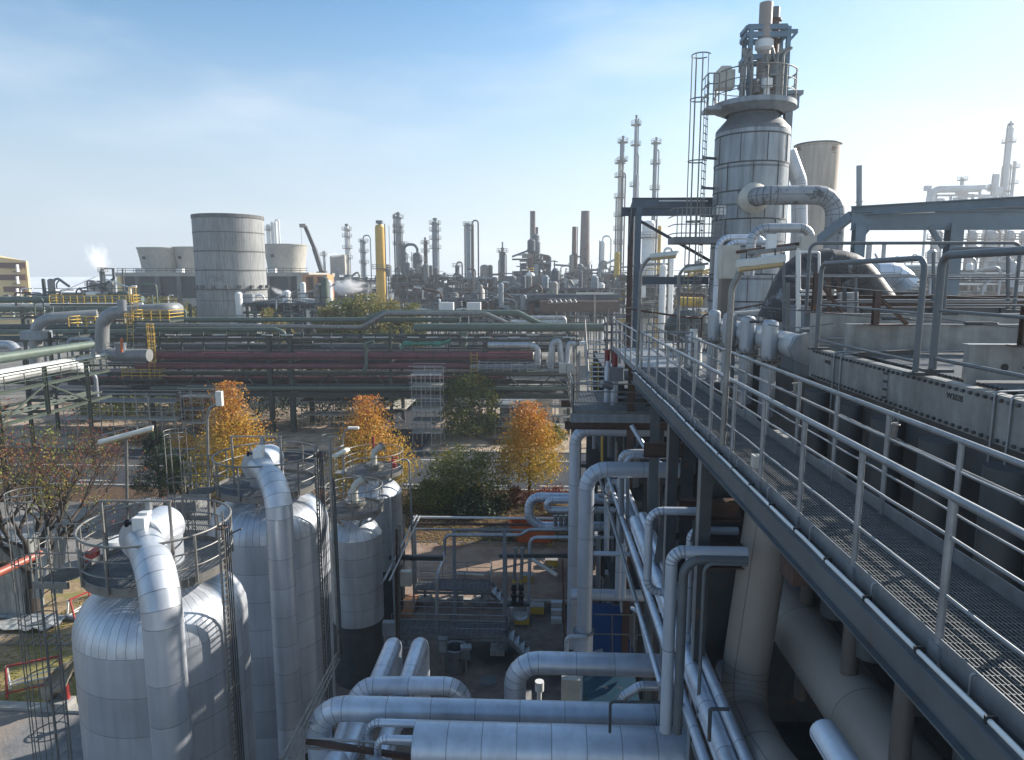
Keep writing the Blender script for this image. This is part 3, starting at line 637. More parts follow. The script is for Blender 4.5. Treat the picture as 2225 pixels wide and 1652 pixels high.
for y, x0, x1, ht in ((9.0,5.5,13.5,.46),(12.4,5.45,13.5,.5),(13.75,5.35,13.5,.62),(5.2,9,13.5,.46)):
    MB().box(x0,x1,y,y+.05,zt+.004,zt+ht).box(x0,x0+.12,y-.06,y-.002,zt-.3,zt+ht).build('partition_plate', m_hdr, AC)
    MB().box(x0,x1,y-.05,y+.1,zt+ht+.002,zt+ht+.012).build('partition_cap', M['galv'], AC)
hl = MB()
for x_ in (6.0,6.25): hl.disc((x_,8.995,zt+.17), .05 if x_ < 6.1 else .02, 14, (0,-1,0))
hl.build('port_hole', M['black'], AC)
for y in (7.6,11.9,4.4):
    for d_ in (0,.28): MB().tube([(XH-.02,y+d_,zb-.6),(XH-.02,y+d_,zt+.03),(9.5,y+d_+.8,zt+.06)], .014, 6, br=.06).build('tie_rod', M['galv'], AC)
    MB().ibeam((XH+.1,y-.4,zt+.06), (XH+1.3,y+.1,zt+.06), .07, .08, .01).build('clamp_bar', M['dark'], AC)
# handwritten W302B
def text(s, loc, rot, size, m, parent=None, name='lettering', ext=.002, align='LEFT'):
    c = bpy.data.curves.new(name, 'FONT'); c.body = s; c.size = size; c.extrude = ext; c.align_x = align
    tmp = bpy.data.objects.new('tmp', c); COL.objects.link(tmp); bpy.context.view_layer.update()
    me = bpy.data.meshes.new_from_object(tmp); bpy.data.objects.remove(tmp); o = bpy.data.objects.new(name, me); COL.objects.link(o); me.materials.append(m)
    if parent is not None: o.parent = parent; o.location = Vector(loc)-Vector(parent['_w'])
    else: o.location = loc
    o.rotation_euler = rot; o['_w'] = tuple(loc); return o
text('W302B', (XH-.004, 8.82, zb+.36), (pi/2, 0, -pi/2), .11, M['black'], AC)
text('W302', (XH-.004, 12.6, zb+.34), (pi/2, 0, -pi/2), .10, M['black'], AC)
# tubular guard rails round the bundle
def guard(label, X, ya, yb, z0, z1, r=.034, mid=True, along='y', Y=None, m='steel', foot=True):
    t = thing('guard_rail', label, 'guard rail', (X, ya, z0) if along == 'y' else (ya, Y, z0), 'tubular guard rails on the air cooler')
    f = (lambda s, z: Vector((X, s, z))) if along == 'y' else (lambda s, z: Vector((s, Y, z)))
    MB().tube([f(ya,z0), f(ya,z1), f(yb,z1), f(yb,z0)], r, 12, br=.16).build('hoop', M[m], t)
    MB().tube([f(ya,(z0+z1)/2+.05), f(yb,(z0+z1)/2+.05)], r*.4, 8).build('mid_rail', M[m], t)
    MB().tube([f(ya,z0+.18), f(yb,z0+.18)], r*.5, 8).build('low_rail', M[m], t)
    if foot: [MB().cbox(f(e_,z0+.02)+Vector((.05,0,0)), .35,.18,.04).build('foot_plate', M['dark'], t) for e_ in (ya, yb)]
    return t
guard('nearest tall grey tubular guard rail on the air cooler, running out of the right edge', 5.12, 9.05, 2.5, zt+.1, EYE+.30, .05)
guard('grey tubular guard rail on the air cooler next behind the nearest one', 5.15, 12.9, 9.5, zt+.0, EYE+.28, .042)
guard('grey guard rail loop standing above the partition plates left of the dark hood', 0, 5.45, 9.6, zt+.65, EYE+.72, .034, along='x', Y=14.3)
guard('far guard rail of the air cooler in front of the blue-grey portal frame', 0, 7.4, 13.5, zt+.65, EYE+.55, .034, along='x', Y=12.9)
guard('right hand guard rail hoop seen past the nearest guard rail', 0, 8.7, 12.6, zt+.46, EYE+.45, .04, along='x', Y=10.2)
def prop(label, x, y, z, h=.62, s=1):
    t = MB(); t.ibeam((x,y,z), (x,y,z+h), .10, .10, .012, (0,1,0)); t.beam((x+.05,y,z+h*.8), (x+.55*s,y,z+.02), .07, .05); t.cbox((x+.25*s,y,z+.01), .8,.2,.02)
    tag(t.build('stay_bracket', M['brown']), label, 'bracket', 'rusty stay brackets on the cooler')
prop('rusty stay bracket nearest the right edge on the cooler plates', 6.0, 8.7, zt+.47, .5)
prop('rusty stay bracket in the middle of the cooler plates', 5.85, 12.2, zt+.5, .6)
prop('rusty stay bracket farthest back beside the white window frame', 5.5, 14.0, zt+.62, .8)
for i, (a, b, lb) in enumerate((((4.3,14.2,17.45),(13,8.6,17.3),'wire rope with turnbuckle crossing above the partition plates'),((5.2,12.6,17.55),(13,8,17.0),'slack wire rope in front of the partition plates'),((5.5,14.4,17.9),(13,13.5,17.7),'wire rope strung highest behind the guard rails'),((4.6,16,17.2),(5.4,12.8,17.2),'short wire rope left of the first guard rail'))):
    a = Vector(a); b = Vector(b); P = [a.lerp(b, j/12)-Vector((0,0,.18*sin(pi*j/12))) for j in range(13)]
    t = thing('wire_rope', lb, 'wire rope', a); MB().tube(P, .012, 5).build('rope', M['rope'], t)
    q = P[3]; MB().cyl(q-Vector((.2,-.03,0)), q+Vector((.2,-.03,0)), .03, n=8).ring(q+Vector((.25,0,0)), .05, .015, 4, 10).build('turnbuckle', M['dark'], t)
# ================= MANIFOLD + BIG VESSEL + PORTALS =================
MF = thing('vent_manifold', 'white cylindrical manifold with four upright capped branches beside the walkway', 'manifold', (5.2, 17, 15))
MB().tube([(5.38,14.1,16.6),(5.38,20.6,16.6)], .27, 26, clad=True, sp=1.6).build('manifold_body', M['whitec'], MF)
MB().tube([(5.38,13.95,16.6),(5.38,14.12,16.6)], .33, 8).build('end_box', M['steell'], MF)
for y in (15.0,16.6,18.2,19.8):
    MB().lathe((4.98,y,0), [(.17,15.0),(.17,16.2)], 20, True).lathe((4.98,y,0), [(.17,16.29),(.175,17.02),(.16,17.08),(.11,17.12),(.01,17.14)], 20).build('branch_pipe', M['alud'], MF)
    f = MB()
    for z in (16.2,16.27): f.cyl((4.98,y,z-.02),(4.98,y,z+.02),.26,n=22)
    for i in range(12): a = i*pi/6; f.cyl((4.98+.235*cos(a),y+.235*sin(a),16.12),(4.98+.235*cos(a),y+.235*sin(a),16.35),.016,n=5)
    f.build('flange', M['galvw'], MF)
MB().cyl((4.98,15.0,17.1),(4.98,15.0,17.3),.015,n=6).cbox((4.98,15.0,17.3),.18,.03,.03).build('lifting_lug', M['dark'], MF)
VY = 30.0; vc = W(1630, 400, VY); VX = vc.x; VR = 73/1480*30.4
def zat(v, Y, u=1630): return W(u, v, Y).z
VS = thing('process_vessel', 'tall grey stained vessel B 102 with round top platform, tallest thing on the right', 'vessel', (VX, VY, 12))
zt_ = zat(290, VY); MB().lathe((VX,VY,0), [(VR,12+i*(zt_-12)/8) for i in range(9)], 40, True).build('shell', mat('vessel_cladding', (.36,.395,.42), .25, .5, .18, .6, clad=True, streak=.5, rust=.02, seamw=.05), VS)
MB().lathe((VX,VY,0), [(VR,zt_),(VR*.98,zt_+.12),(VR*.68,zt_+.62),(VR*.66,zat(250,VY))], 32).build('cone_top', M['steel'], VS)
zp = zat(238, VY); PR = VR*1.09
sb = MB()
for k_ in range(11):
    z_ = 12.6+k_*1.12
    if z_ < zt_: sb.lathe((VX,VY,z_), [(VR,-.03),(VR+.02,-.02),(VR+.02,.02),(VR,.03)], 40)
    for j_ in range(9):
        a_ = 2*pi*(j_+.5*(k_%2))/9+.3
        if z_+1.1 < zt_: sb.beam((VX+(VR+.008)*cos(a_),VY+(VR+.008)*sin(a_),z_+.03),(VX+(VR+.008)*cos(a_),VY+(VR+.008)*sin(a_),z_+1.09),.02,.035,(cos(a_),sin(a_),0))
sb.build('cladding_seams', M['dark'], VS)
pf = MB().lathe((VX,VY,zp), [(PR*.7,-.25),(PR,-.02),(PR+.02,-.02),(PR+.02,.17),(PR-.03,.17),(PR-.03,.02),(.02,.02)], 40); pf.build('round_platform', M['steell'], VS)
ringrail(VS, (VX,VY,zp+.1), PR-.03, 1.25, 12, .03, 'galvw', seg=5)
lx = W(1528, 240, VY).x; pl = MB(); pl.box(lx, VX-VR, VY-.7, VY+.3, zp-.15, zp+.0); pl.build('ladder_landing', M['steell'], VS)
rr_ = MB()
for q in (.45,.85,1.25): rr_.tube([(VX-PR,VY-.7,zp+q),(lx,VY-.7,zp+q),(lx,VY+.3,zp+q)], .028, 5)
for xx in (VX-PR, (VX-PR+lx)/2, lx): rr_.cyl((xx,VY-.7,zp), (xx,VY-.7,zp+1.25), .028, n=5)
rr_.build('landing_railing', M['galvw'], VS)
ladder(VS, (lx+.05,VY-.3,12.5), (lx+.05,VY-.3,zp+1.1), (.6,1,0), wd=.5, cage=(-1,-.1,0), hoop=2.45, r=.034, cz0=3.0, out=(1,0,0))
br_ = MB()
for v in (345,410,470): z = zat(v, VY); br_.beam((lx,VY-.3,z),(VX-VR*.9,VY,z),.08,.1)
br_.build('ladder_brackets', M['steel'], VS)
mb = MB().cbox((W(1571,185,VY).x,VY-.2,zp+1.1), .7,.6,.7); mb.box(W(1560,185,VY).x,W(1582,185,VY).x,VY-.45,VY+.05,zp+1.45,zp+1.6); mb.build('cream_tank_box', M['box'], VS)
# name plate
sg = MB().cbox((W(1569,456,28.46).x,VY-VR-.02+.12,W(1569,456,28.4).z), .38,.02,.36); SGN = sg.build('name_plate', M['white'], VS)
text('B 102', W(1562,453,28.4)+Vector((.0,0,0)), (pi/2,0,0), .13, M['black'], SGN); text('Trappe', W(1563,461,28.4), (pi/2,0,0), .06, M['black'], SGN)
# stacks on the top
for u, v, r, m, nm in ((1649,14,.26,'duct','pale_stack'),(1678,12,.20,'steel','dark_stack'),(1669,22,.16,'duct','slim_stack')):
    x = W(u, 230, VY).x; MB().tube([(x,VY+(.3 if u > 1660 else -.3),zp),(x+(u-1112)/30*0,VY+(.3 if u > 1660 else -.3),zat(v,VY))], r, 16, clad=True, sp=1.6).build(nm, M[m], VS)
x = W(1676,230,VY).x; MB().tube([(x,VY+.3,zp+.3),(x,VY+.3,zat(40,VY))], .27, 16).cyl((x,VY+.3,zat(42,VY)),(x,VY+.3,zat(38,VY)),.33,n=18).build('rusty_stack', M['brown'], VS)
x = W(1649,230,VY).x; MB().cyl((x,VY-.3,zat(112,VY)),(x,VY-.3,zat(95,VY)),.36,n=18).cyl((x,VY-.3,zat(118,VY)),(x,VY-.3,zat(112,VY)),.25,.36,n=18).build('white_silencer', M['white'], VS)
MB().cyl((x,VY-.9,zat(205,VY)),(x,VY-.9,zat(186,VY)),.22,n=16).cyl((x,VY-.9,zat(225,VY)),(x,VY-.9,zat(205,VY)),.12,n=10).build('white_valve', M['white'], VS)
sf = MB(); ztop = zat(68,VY)
for u in (1618,1697):
    x0 = W(u,225,VY).x; x1 = W(u+2,60,VY).x*.995
    for dy in (-.45,.45): sf.ibeam((x0,VY+dy,zp),(x0,VY+dy,ztop),.16,.16,.02)
xa = W(1616,100,VY).x; xb = W(1700,100,VY).x
for v in (68,84,132,184):
    for dy in (-.45,.45): sf.beam((xa,VY+dy,zat(v,VY)),(xb,VY+dy,zat(v,VY)),.14,.2)
    for xx in (xa,xb): sf.beam((xx,VY-.45,zat(v,VY)),(xx,VY+.45,zat(v,VY)),.12,.16)
sf.beam((xb,VY-.45,zat(78,VY)),(xb+.42,VY-.45,zat(78,VY)),.12,.14); sf.beam((xb+.4,VY-.45,zat(80,VY)),(xb,VY-.45,zat(105,VY)),.1,.1)
sf.build('stack_frame', mat('blue_grey_frame', (.12,.19,.25), .1, .5, .2, 2), VS)
mb = MB()
for i in range(16):
    a = random.uniform(0,2*pi); q = random.uniform(.2,.8); z = zp+random.uniform(.2,1.9); mb.cbox((VX+q*cos(a)*1.1,VY-.4+q*sin(a)*.6,z), random.uniform(.12,.28), random.uniform(.12,.28), random.uniform(.2,.5), random.uniform(0,1))
for i in range(8):
    x = VX+random.uniform(-.8,.9); z = zp+.1; mb.tube([(x,VY-.8,z),(x,VY-.8,z+random.uniform(.8,2)),(x+random.uniform(-.5,.5),VY-.6,z+2.1)], .06, 7, br=.2)
mb.build('valve_gear', M['galvw'], VS)
# side post with platform on the right of vessel
x = W(1709,300,VY).x; MB().ibeam((x,VY,13),(x,VY,zat(207,VY)),.3,.3,.02).cbox((x+.1,VY,zat(225,VY)),.5,.5,.5).beam((x-.9,VY,zat(205,VY)),(x+.5,VY,zat(205,VY)),.5,.16).build('side_post', M['steell'], VS)
M['peel'] = mat('flaking_duct_paint', (.30,.32,.34), .15, .5, .15, 1.1, rust=.42, rustcol=(.045,.05,.05), clad=True, seamw=.02)
# nozzle + painted duct
zn = zat(430, 28); xn = W(1640,430,28).x
MB().cyl((xn,VY-1.0,zn),(xn,27.95,zn),.52,.46,n=26).cyl((xn,28.1,zn),(xn,27.75,zn),.60,.36,n=26).build('nozzle_collar', M['box'], VS)
Ld = PT((xn,28.3,zn),'y=27.2','xu1818','zv560'); pipe('thick peeling grey duct from the vessel nozzle bending down at the right', Ld, .36, 'peel', 'gas_duct', 'duct', br=.75, n=24, sp=1.1, clad=True)
pipe('leaning grey duct between the vessel and the cream cooling shell', [W(1712,330,33),W(1736,395,33),W(1738,560,33)], .36, 'alud', 'gas_duct', 'duct', br=.8)
t = thing('cream_fan_stack', 'cream coloured tapered fan stack right behind the tall vessel', 'fan stack', W(1765,620,60)); c = W(1765,500,60)
MB().lathe((c.x,60,0), [(1.66,14),(1.7,W(1765,412,60).z),(1.77,W(1765,322,60).z),(1.79,W(1765,317,60).z)], 40, True).lathe((c.x,60,0), [(1.79,W(1765,317,60).z),(1.68,W(1765,317,60).z),(1.4,20)], 40).build('shell', mat('cream_shell', (.52,.44,.36), 0, .7, .15, .4, clad=True, streak=.3, rust=.02), t)
MB().ring((c.x,60,W(1765,316,60).z), 1.82, .06, 5).cbox((c.x,60,13), 6,6,3).build('base_and_rim', M['steel'], t)
tag(MB().tube([W(1867,500,45),W(1867,360,45)], .17, 12).cyl(W(1867,440,45),W(1867,438,45),.22,n=12).build('flue_pipe', M['steell']), 'lone dark flue pipe with wavy top standing right of the cream fan stack', 'chimney')
# left portal frame
PFm = mat('blue_grey_portal', (.085,.115,.15), .1, .5, .2, 2)
t = thing('portal_frame', 'dark blue-grey steel portal frame at the far end of the walkway', 'steel frame', W(1384,720,31))
zt2 = W(1384,441,31).z; xq = W(1384,600,31).x; xr = W(1556,600,31).x
for (x, y, m, u) in ((xq,31,'',1384),(W(1368,600,35).x,35,'b',0)):
    MB().ibeam((x,y,12),(x,y,zt2-.2),.24,.24,.02,(0,1,0)).build('column', M['brown'] if m else PFm, t)
for y in (31,35): MB().ibeam((xq-.3,y,zt2),(xr+1.2,y,zt2),.2,.42,.03).build('top_beam', PFm, t)
MB().ibeam((xq-.2,31.1,zt2-.05),(W(1368,600,35).x,35,zt2-.05),.15,.36,.02).build('top_beam', PFm, t)
MB().ibeam((xq+.2,31,W(1384,610,31).z),(W(1540,610,31).x,31,W(1384,610,31).z),.2,.34,.02).build('mid_beam', PFm, t)
MB().beam(W(1390,480,31.2),W(1605,603,31.2),.12,.12).build('brace', M['dark'], t); MB().beam(W(1376,448,31.1),W(1366,540,34),.12,.2).build('brace', PFm, t)
MB().tube([W(1432,437,30.7),W(1538,437,30.7)],.03,6).build('light_tube', M['white'], t)
t2 = thing('cage_platform', 'small platform with barred cage railing hanging left of the vessel', 'platform', W(1505,520,29)); z0 = W(1505,517,29).z; xa = W(1458,517,29).x; xb = W(1560,517,29).x
MB().box(xa,xb,28.3,29.7,z0-.25,z0).build('platform_deck', M['steel'], t2)
rl = MB()
for q in (.15,.5,.85,1.15): rl.tube([(xb,28.3,z0+q),(xa+.2,28.3,z0+q),(xa,28.6,z0+q),(xa,29.7,z0+q)], .022, 5)
for i in range(11): x = xa+.1+(xb-xa-.1)*i/10; rl.cyl((x,28.3,z0),(x,28.3,z0+1.15),.02,n=5)
rl.build('cage_railing', M['galvw'], t2)
# right portal frame
t = thing('portal_frame', 'big hazy blue-grey portal frame at the right edge above the guard rails', 'steel frame', (11, 24, 14)); PFr = mat('portal_right', (.14,.19,.23), .1, .5, .15, 2)
zr = W(1860,480,24).z
for u, w_ in ((1862,.34),(2068,.42)): x = W(u,560,24).x; MB().ibeam((x,24,13),(x,24,zr-.1),w_,w_,.03,(0,1,0)).build('column', PFr, t); MB().ibeam((x,20,13),(x,20,13.5),.2,.2,.03).build('column_foot', PFr, t)
x0 = W(1850,480,24).x
MB().ibeam((x0,24,zr),(x0+10,24,zr),.25,.62,.03).build('front_girder', PFr, t); MB().ibeam((x0+.1,24.3,zr+.35),(x0+7,19.5,zr+.35),.3,.3,.03).build('top_girder', PFr, t); MB().ibeam((x0+2.8,24.3,zr+.32),(x0+9,24.6,zr+.32),.3,.3,.03).build('top_girder', PFr, t)
MB().beam((x0+.1,24.2,zr+.2),(x0-.5,25.5,zr-.6),.2,.3).build('brace', PFr, t); MB().beam((x0+.6,24,zr-.2),(x0+.1,24,zr-.9),.12,.14).build('brace', PFr, t); MB().beam((x0+2.6,24,zr-.2),(x0+3.1,24,zr-.9),.12,.14).build('brace', PFr, t)
for a, b, y in ((1.2,2.6,-.12),(4.2,5.6,.2),(6.2,7.5,.3)): MB().cyl((x0+a,23.8,zr+.35+y),(x0+b,23.8,zr+.38+y),.035,n=6).build('light_tube', M['white'], t)
# silver pipes near the vessel
pipe('outer slim silver pipe rising beside the beige cabinet and turning right', PT(W(1553,700,22),'zv516','xu1662','zv560'), .088, 'alu', br=.35, group=None)
pipe('inner slim silver pipe rising beside the beige cabinet and turning right', PT(W(1571,700,21.5),'zv527','xu1668'), .08, 'alu', br=.3)
pipe('grey goose-neck pipe arching in front of the vessel', PT(W(1628,600,21),'zv496','xu1762','zv545'), .14, 'alud', br=.45, n=22)
t = thing('control_cabinet', 'tall beige cabinet standing behind the silver slim pipes', 'cabinet', W(1582,700,20.5)); c = W(1582,570,20.5); MB().cbox((c.x,20.5,c.z), .52,.5,.95).build('upper_box', M['box'], t); c2 = W(1578,650,20.5); MB().cbox((c2.x,20.5,c2.z), .4,.4,1.3).build('lower_box', M['duct'], t)
MB().cbox((c.x,20.24,c.z), .44,.02,.85).build('door', M['box'], t)
c = W(1752,530,20); t = thing('flow_box', 'cream square box at the end of the goose-neck pipe', 'cabinet', c-Vector((0,0,.4))); MB().cbox(c, .42,.4,.42).build('box_body', M['box'], t); MB().tube([c-Vector((.2,0,0)), W(1600,548,20)], .05, 8).build('rusty_pipe', M['brown'], t)
c = W(1675,540,19); t = thing('white_boxlet', 'small white upright box on the end of the inner slim pipe', 'cabinet', c-Vector((0,0,.35))); MB().cbox(c, .22,.22,.75).build('box_body', M['white'], t)
t = thing('window_frame', 'white painted square frames on posts between the guard rails', 'frame', W(1755,715,15.6))
for (ua, ub, va, vb) in ((1737,1780,640,714),(1737,1780,548,632)):
    mb = MB(); mb.tube([W(ua,va,15.6),W(ub,va,15.6),W(ub,vb,15.6),W(ua,vb,15.6),W(ua,va,15.6)], .03, 6, br=.06); mb.build('square_frame', M['white'], t)
MB().beam(W(1733,540,15.6),W(1733,720,15.6),.06,.06).build('post', M['white'], t)
# big dark hood duct
m_peel = mat('peeling_dark_paint', (.05,.045,.045), .1, .55, .2, 1.5, rust=.36, rustcol=(.24,.25,.26), clad=True, seamw=.02)
t = thing('fan_duct', 'big dark elbow duct with peeling paint behind the guard rails', 'duct', W(1815,680,19))
MB().tube([W(1690,700,18.6),W(1738,592,18.6),W(1800,584,18.6)], .54, 30, br=1.0, clad=True, sp=1.2, nb=3).build('elbow', m_peel, t); MB().tube([W(1795,584,18.8),W(1850,590,18.8),W(1905,665,18.8)], .52, 30, br=1.0, clad=True, sp=1.2, nb=3).build('elbow', m_peel, t)
MB().tube([W(1900,593,19.4),W(1945,593,19.4),W(1975,620,19.4)], .30, 22, br=.5, clad=True).build('outlet_pipe', M['alu'], t)
pipe('white horizontal pipe seen under the right portal frame', [W(1945,588,26),W(2055,588,26)], .22, 'whitec')
t = thing('plenum_housing', 'blue-grey plenum wall behind the partition plates', 'housing', (9, 17, 14))
m_pl = mat('plenum_paint', (.16,.195,.225), .1, .45, .15, 1.2, streak=.3)
MB().box(6.3,14,16.6,18.9,14,17.35).build('plenum_wall', m_pl, t)
for x in (7.6,9.2,10.8): MB().box(x,x+.08,16.52,16.598,14,17.35).build('wall_rib', M['steel'], t)
MB().ibeam((6.2,16.3,17.5),(14,16.3,17.5),.2,.26,.02).build('top_beam', M['brown'], t)
MB().cyl(W(1842,700,16),W(1842,636,16),.22,n=18).build('silver_pot', M['galv'], t)
for q in (1765,1800,1822): MB().beam(W(q,700,16.2),W(q,600,16.2),.07,.07).build('upright', M['brown'], t)
t = thing('equipment_deck', 'dark equipment deck behind the air cooler', 'platform', (10, 22, 15.3)); MB().box(4.2,16,19.2,28,15.0,15.12).build('deck_plate', M['steel'], t)
for x in (4.4,9,14): MB().ibeam((x,27.5,0),(x,27.5,15),.25,.25,.02).build('column', M['dark'], t)
railing(t, [(4.3,19.3,15.12),(4.3,27.8,15.12),(9,27.8,15.12)], 1.1, 1.4, .024, 'galvw')
# clutter on the deck: pumps, valves, small-bore pipes
random.seed(11)
t = thing('small_bore_piping', 'tangle of thin pipes and valves below the vessel', 'pipework', (7, 24, 15.1))
for i in range(30):
    x = random.uniform(5,14); y = random.uniform(21.5,27); z = 15.15; r = random.choice((.03,.04,.05,.07))
    MB().tube([(x,y,z),(x,y,z+random.uniform(.5,2.4)),(x+random.uniform(-2.5,2.5),y,z+random.uniform(.6,2.4))][:3], r, 7, br=.15).build('small_pipe', M[random.choice(('galvw','steell','brown','steel','white'))], t)
for i in range(8):
    x = random.uniform(5,13); y = random.uniform(21,26); MB().cyl((x,y,15.12),(x,y,15.9),.22,n=12).cbox((x,y,16.0),.3,.3,.25).build('valve_body', M[random.choice(('blue','galvw','steell','box'))], t)
t = thing('hand_valve', 'silver valve with rusty handwheel beside the walkway manifold', 'valve', W(1510,790,22)); c = W(1507,700,22)
MB().cyl(W(1507,800,22),W(1507,735,22),.26,n=18).cyl(W(1507,735,22),W(1507,715,22),.12,n=12).build('valve_body', M['white'], t); MB().cyl(W(1507,715,22),W(1507,692,22),.05,n=8).build('spindle', M['galvw'], t)
MB().ring((c.x,22,W(1507,690,22).z), .24, .035, 6, 20).beam((c.x-.22,22,W(1507,690,22).z),(c.x+.22,22,W(1507,690,22).z),.04,.03).build('handwheel', M['brown'], t)
# extra catwalk left of the walkway end (crossing) 
t = thing('catwalk', 'short catwalk crossing beyond the end of the main walkway', 'walkway', (4, 22, 15.4)); MB().box(2.7,4.4,19.3,26,15.37,15.41).build('floor_plate', M['galv'], t)
railing(t, [(2.75,19.5,15.41),(2.75,26,15.41)], 1.1, 1.3, .024, 'galv'); railing(t, [(4.3,19.5,15.41),(2.9,19.45,15.41)], 1.1, 1.3, .024, 'galv')
for y in (20.5,26): MB().ibeam((3.5,y,0),(3.5,y,15.3),.25,.25,.02).build('column', M['brown' if y > 25 else 'steel'], t)
# ================= PIPEWORK BELOW =================
pipe('long silver pipe across the bottom, left end bending down by the small stair rail', PT(W(1520,1560,14.5),'xu692','zv1700'), .285, 'alu', br=.62, n=30, sp=1.05)
pipe('fattest silver insulated pipe at the very bottom edge with square left end', PT(W(1575,1640,12.9),'xu902'), .49, 'alu', n=36, sp=.75)
pipe('thin silver pipe squeezed between the two fat bottom pipes', PT(W(1540,1590,13.75),'xu800','z+-2.2'), .085, 'alu', br=.25, sp=1.2)
pipe('short thin silver pipe entering the square end of the fattest bottom pipe', PT(W(905,1607,12.9),'xu820','z+-1.4'), .075, 'alu', br=.2)
pipe('silver pipe with elbow at left, third from the bottom', PT(W(1500,1448,17.8),'xu1119','z+-4'), .31, 'alu', br=.66, n=30, sp=1.0)
pipe('short silver bridge pipe with mitred elbows at both ends', PT(W(985,1490,16.9),'z+-2','z+2','xu785','z+-2')[2:], .235, 'alu', br=.5, n=26) if False else pipe('short silver bridge pipe with mitred elbows at both ends', [W(995,1490,16.9)-Vector((-.15,0,2)), W(995,1490,16.9)+Vector((.15,0,0)), W(783,1490,16.9), W(783,1490,16.9)-Vector((.35,.9,1.2))], .235, 'alu', br=.5, n=26)
for u, lb in ((857,'left of the twin round-ended silver pipes pointing at the camera'),(915,'right of the twin round-ended silver pipes pointing at the camera')):
    p = W(u,1392,20.0); pipe(lb, PT(p-Vector((0,0,3)),'z+3','y=11.5'), .255, 'alu', br=.42, n=26, sp=1.3, group='twin silver pipes')
pipe('silver pipe below the bottom stair rail, left of the twin pipes', PT(W(730,1600,13.5)-Vector((0,0,.6)),'y=9'), .27, 'alu', n=26)
tag(MB().lathe(W(810,1652,12.4)-Vector((0,0,1.4)), [(.34,0),(.34,1.1),(.28,1.28),(.15,1.36),(.01,1.38)], 24).build('small_vessel', M['alup']), 'domed small vessel top under the thin pipe at the bottom edge', 'vessel')
pipe('far tall silver riser with top elbow under the lower platform', PT(W(1480,937,27),'xu1250','zv1310','z+-2'), .235, 'alup', br=.55, n=26, sp=1.8)
pipe('near tall silver riser with big mitred elbow left of the steel columns', PT(W(1475,1022,24),'xu1275','zv1372'), .285, 'alup', br=.72, n=30, sp=1.7)
c = W(1268,1372,24); t = thing('reducer_sleeve', 'wide silver sleeve with side branch at the foot of the near riser', 'pipe fitting', (c.x,24,c.z-3)); MB().tube([(c.x,24,c.z-3),(c.x,24,c.z)], .36, 28, clad=True).build('sleeve', M['alup'], t); MB().cyl((c.x,24,c.z-.02),(c.x,24,c.z+.05),.40,n=28).build('collar', M['alup'], t); MB().tube([(c.x,24,c.z-1.3),(c.x+.8,24,c.z-1.0)], .3, 22).build('side_branch', M['alu'], t)
pipe('thin bypass pipe hugging the foot of the near riser', PT((c.x+.1,23.6,c.z-.0),'x+-.75','z+-3'), .085, 'alup', br=.2)
pipe('upper bright white-silver loop pipe by the orange skip', [W(1345,1084,34),W(1152,1080,34),W(1148,1125,34),W(1175,1144,34),W(1345,1144,34)], .24, 'alu', br=.55, n=22)
pipe('lower bright U-bend pipe beside the three white stubs', [W(1345,1087,32.8),W(1190,1087,32.8),W(1188,1108,32.8),W(1345,1109,32.8)], .17, 'alu', br=.26, n=18)
for i, u in enumerate((1207,1219,1230)): tag(MB().cyl(W(u,1143,33.4),W(u,1121,33.4),.10,n=14).cyl(W(u,1121,33.4),W(u,1120,33.4),.115,n=14).build('vent_stub', M['whitec']), ('left','middle','right')[i]+' one of the three white capped stubs by the U-bend', 'vent stub', 'white vent stubs')
pipe('long thin pipe crossing the yard with a kink and dropping at the left', [W(1345,1151,33),W(1150,1151,33),W(1131,1163,33),W(967,1163,33),W(965,1208,33),W(950,1248,30.5),W(949,1375,30.5)], .085, 'alud', br=.3, n=12)
pipe('thin grey pipe under the long crossing pipe with U-turn at its foot', [W(1345,1168,31.5),W(1152,1168,31.5),W(1148,1346,31.5),W(1116,1346,31.5),W(1112,1320,31.5)], .085, 'alup', br=.35, n=12)
for i, u in enumerate((1117,1132)):
    t = thing('valve_riser', ('left','right')[i]+' riser of the pair with black valves and yellow collars', 'pipe', W(u,1320,31), 'pair of valve risers')
    MB().tube([W(u,1270,31),W(u+3,1190,31)], .08, 10).build('riser', M['steell'], t); MB().cyl(W(u,1266,31),W(u,1258,31),.085,n=10).build('yellow_collar', M['yellow'], t)
    v = MB()
    for k_, r in ((1270,.12),(1277,.15),(1285,.09),(1292,.16),(1300,.12),(1308,.15)): v.cyl(W(u,k_+5,31),W(u,k_,31),r,n=12)
    v.build('black_valve', M['black'], t)
# pipes hanging off the structure on the right
pipe('grey pipe with two elbows making a tall C shape left of the steel columns', PT(W(1560,1112,12.7),'xu1411','zv1286','xu1520'), .08, 'alup', br=.26, n=18, sp=1.4)
pipe('slim grey pipe bending down behind the two darker risers', PT(W(1604,1154,12.15),'xu1501','zv1470'), .075, 'alup', br=.18, n=16)
pipe('grey riser with mitred corner in front of the steel column', PT(W(1624,1202,11.0),'xu1460','zv1590'), .105, 'alup', br=.2, n=20, sp=1.6)
pipe('dark smooth bent riser right beside the mitred grey riser', PT(W(1624,1218,10.9),'xu1486','zv1592'), .08, 'steel', br=.3, n=18, clad=False)
pipe('thin dark conduit bending down along the steel column', PT(W(1625,1227,10.5),'xu1531','zv1560'), .03, 'steel', br=.15, n=8, clad=False, cat='conduit', name='conduit')
pipe('upper of two small grey pipes bending down behind the near riser elbow', PT(W(1480,975+9,24.8),'xu1350','zv1300'), .12, 'alup', br=.3, n=16)
pipe('lower of two small grey pipes bending down behind the near riser elbow', PT(W(1480,992,24.4),'xu1362','zv1300'), .10, 'alup', br=.26, n=16)
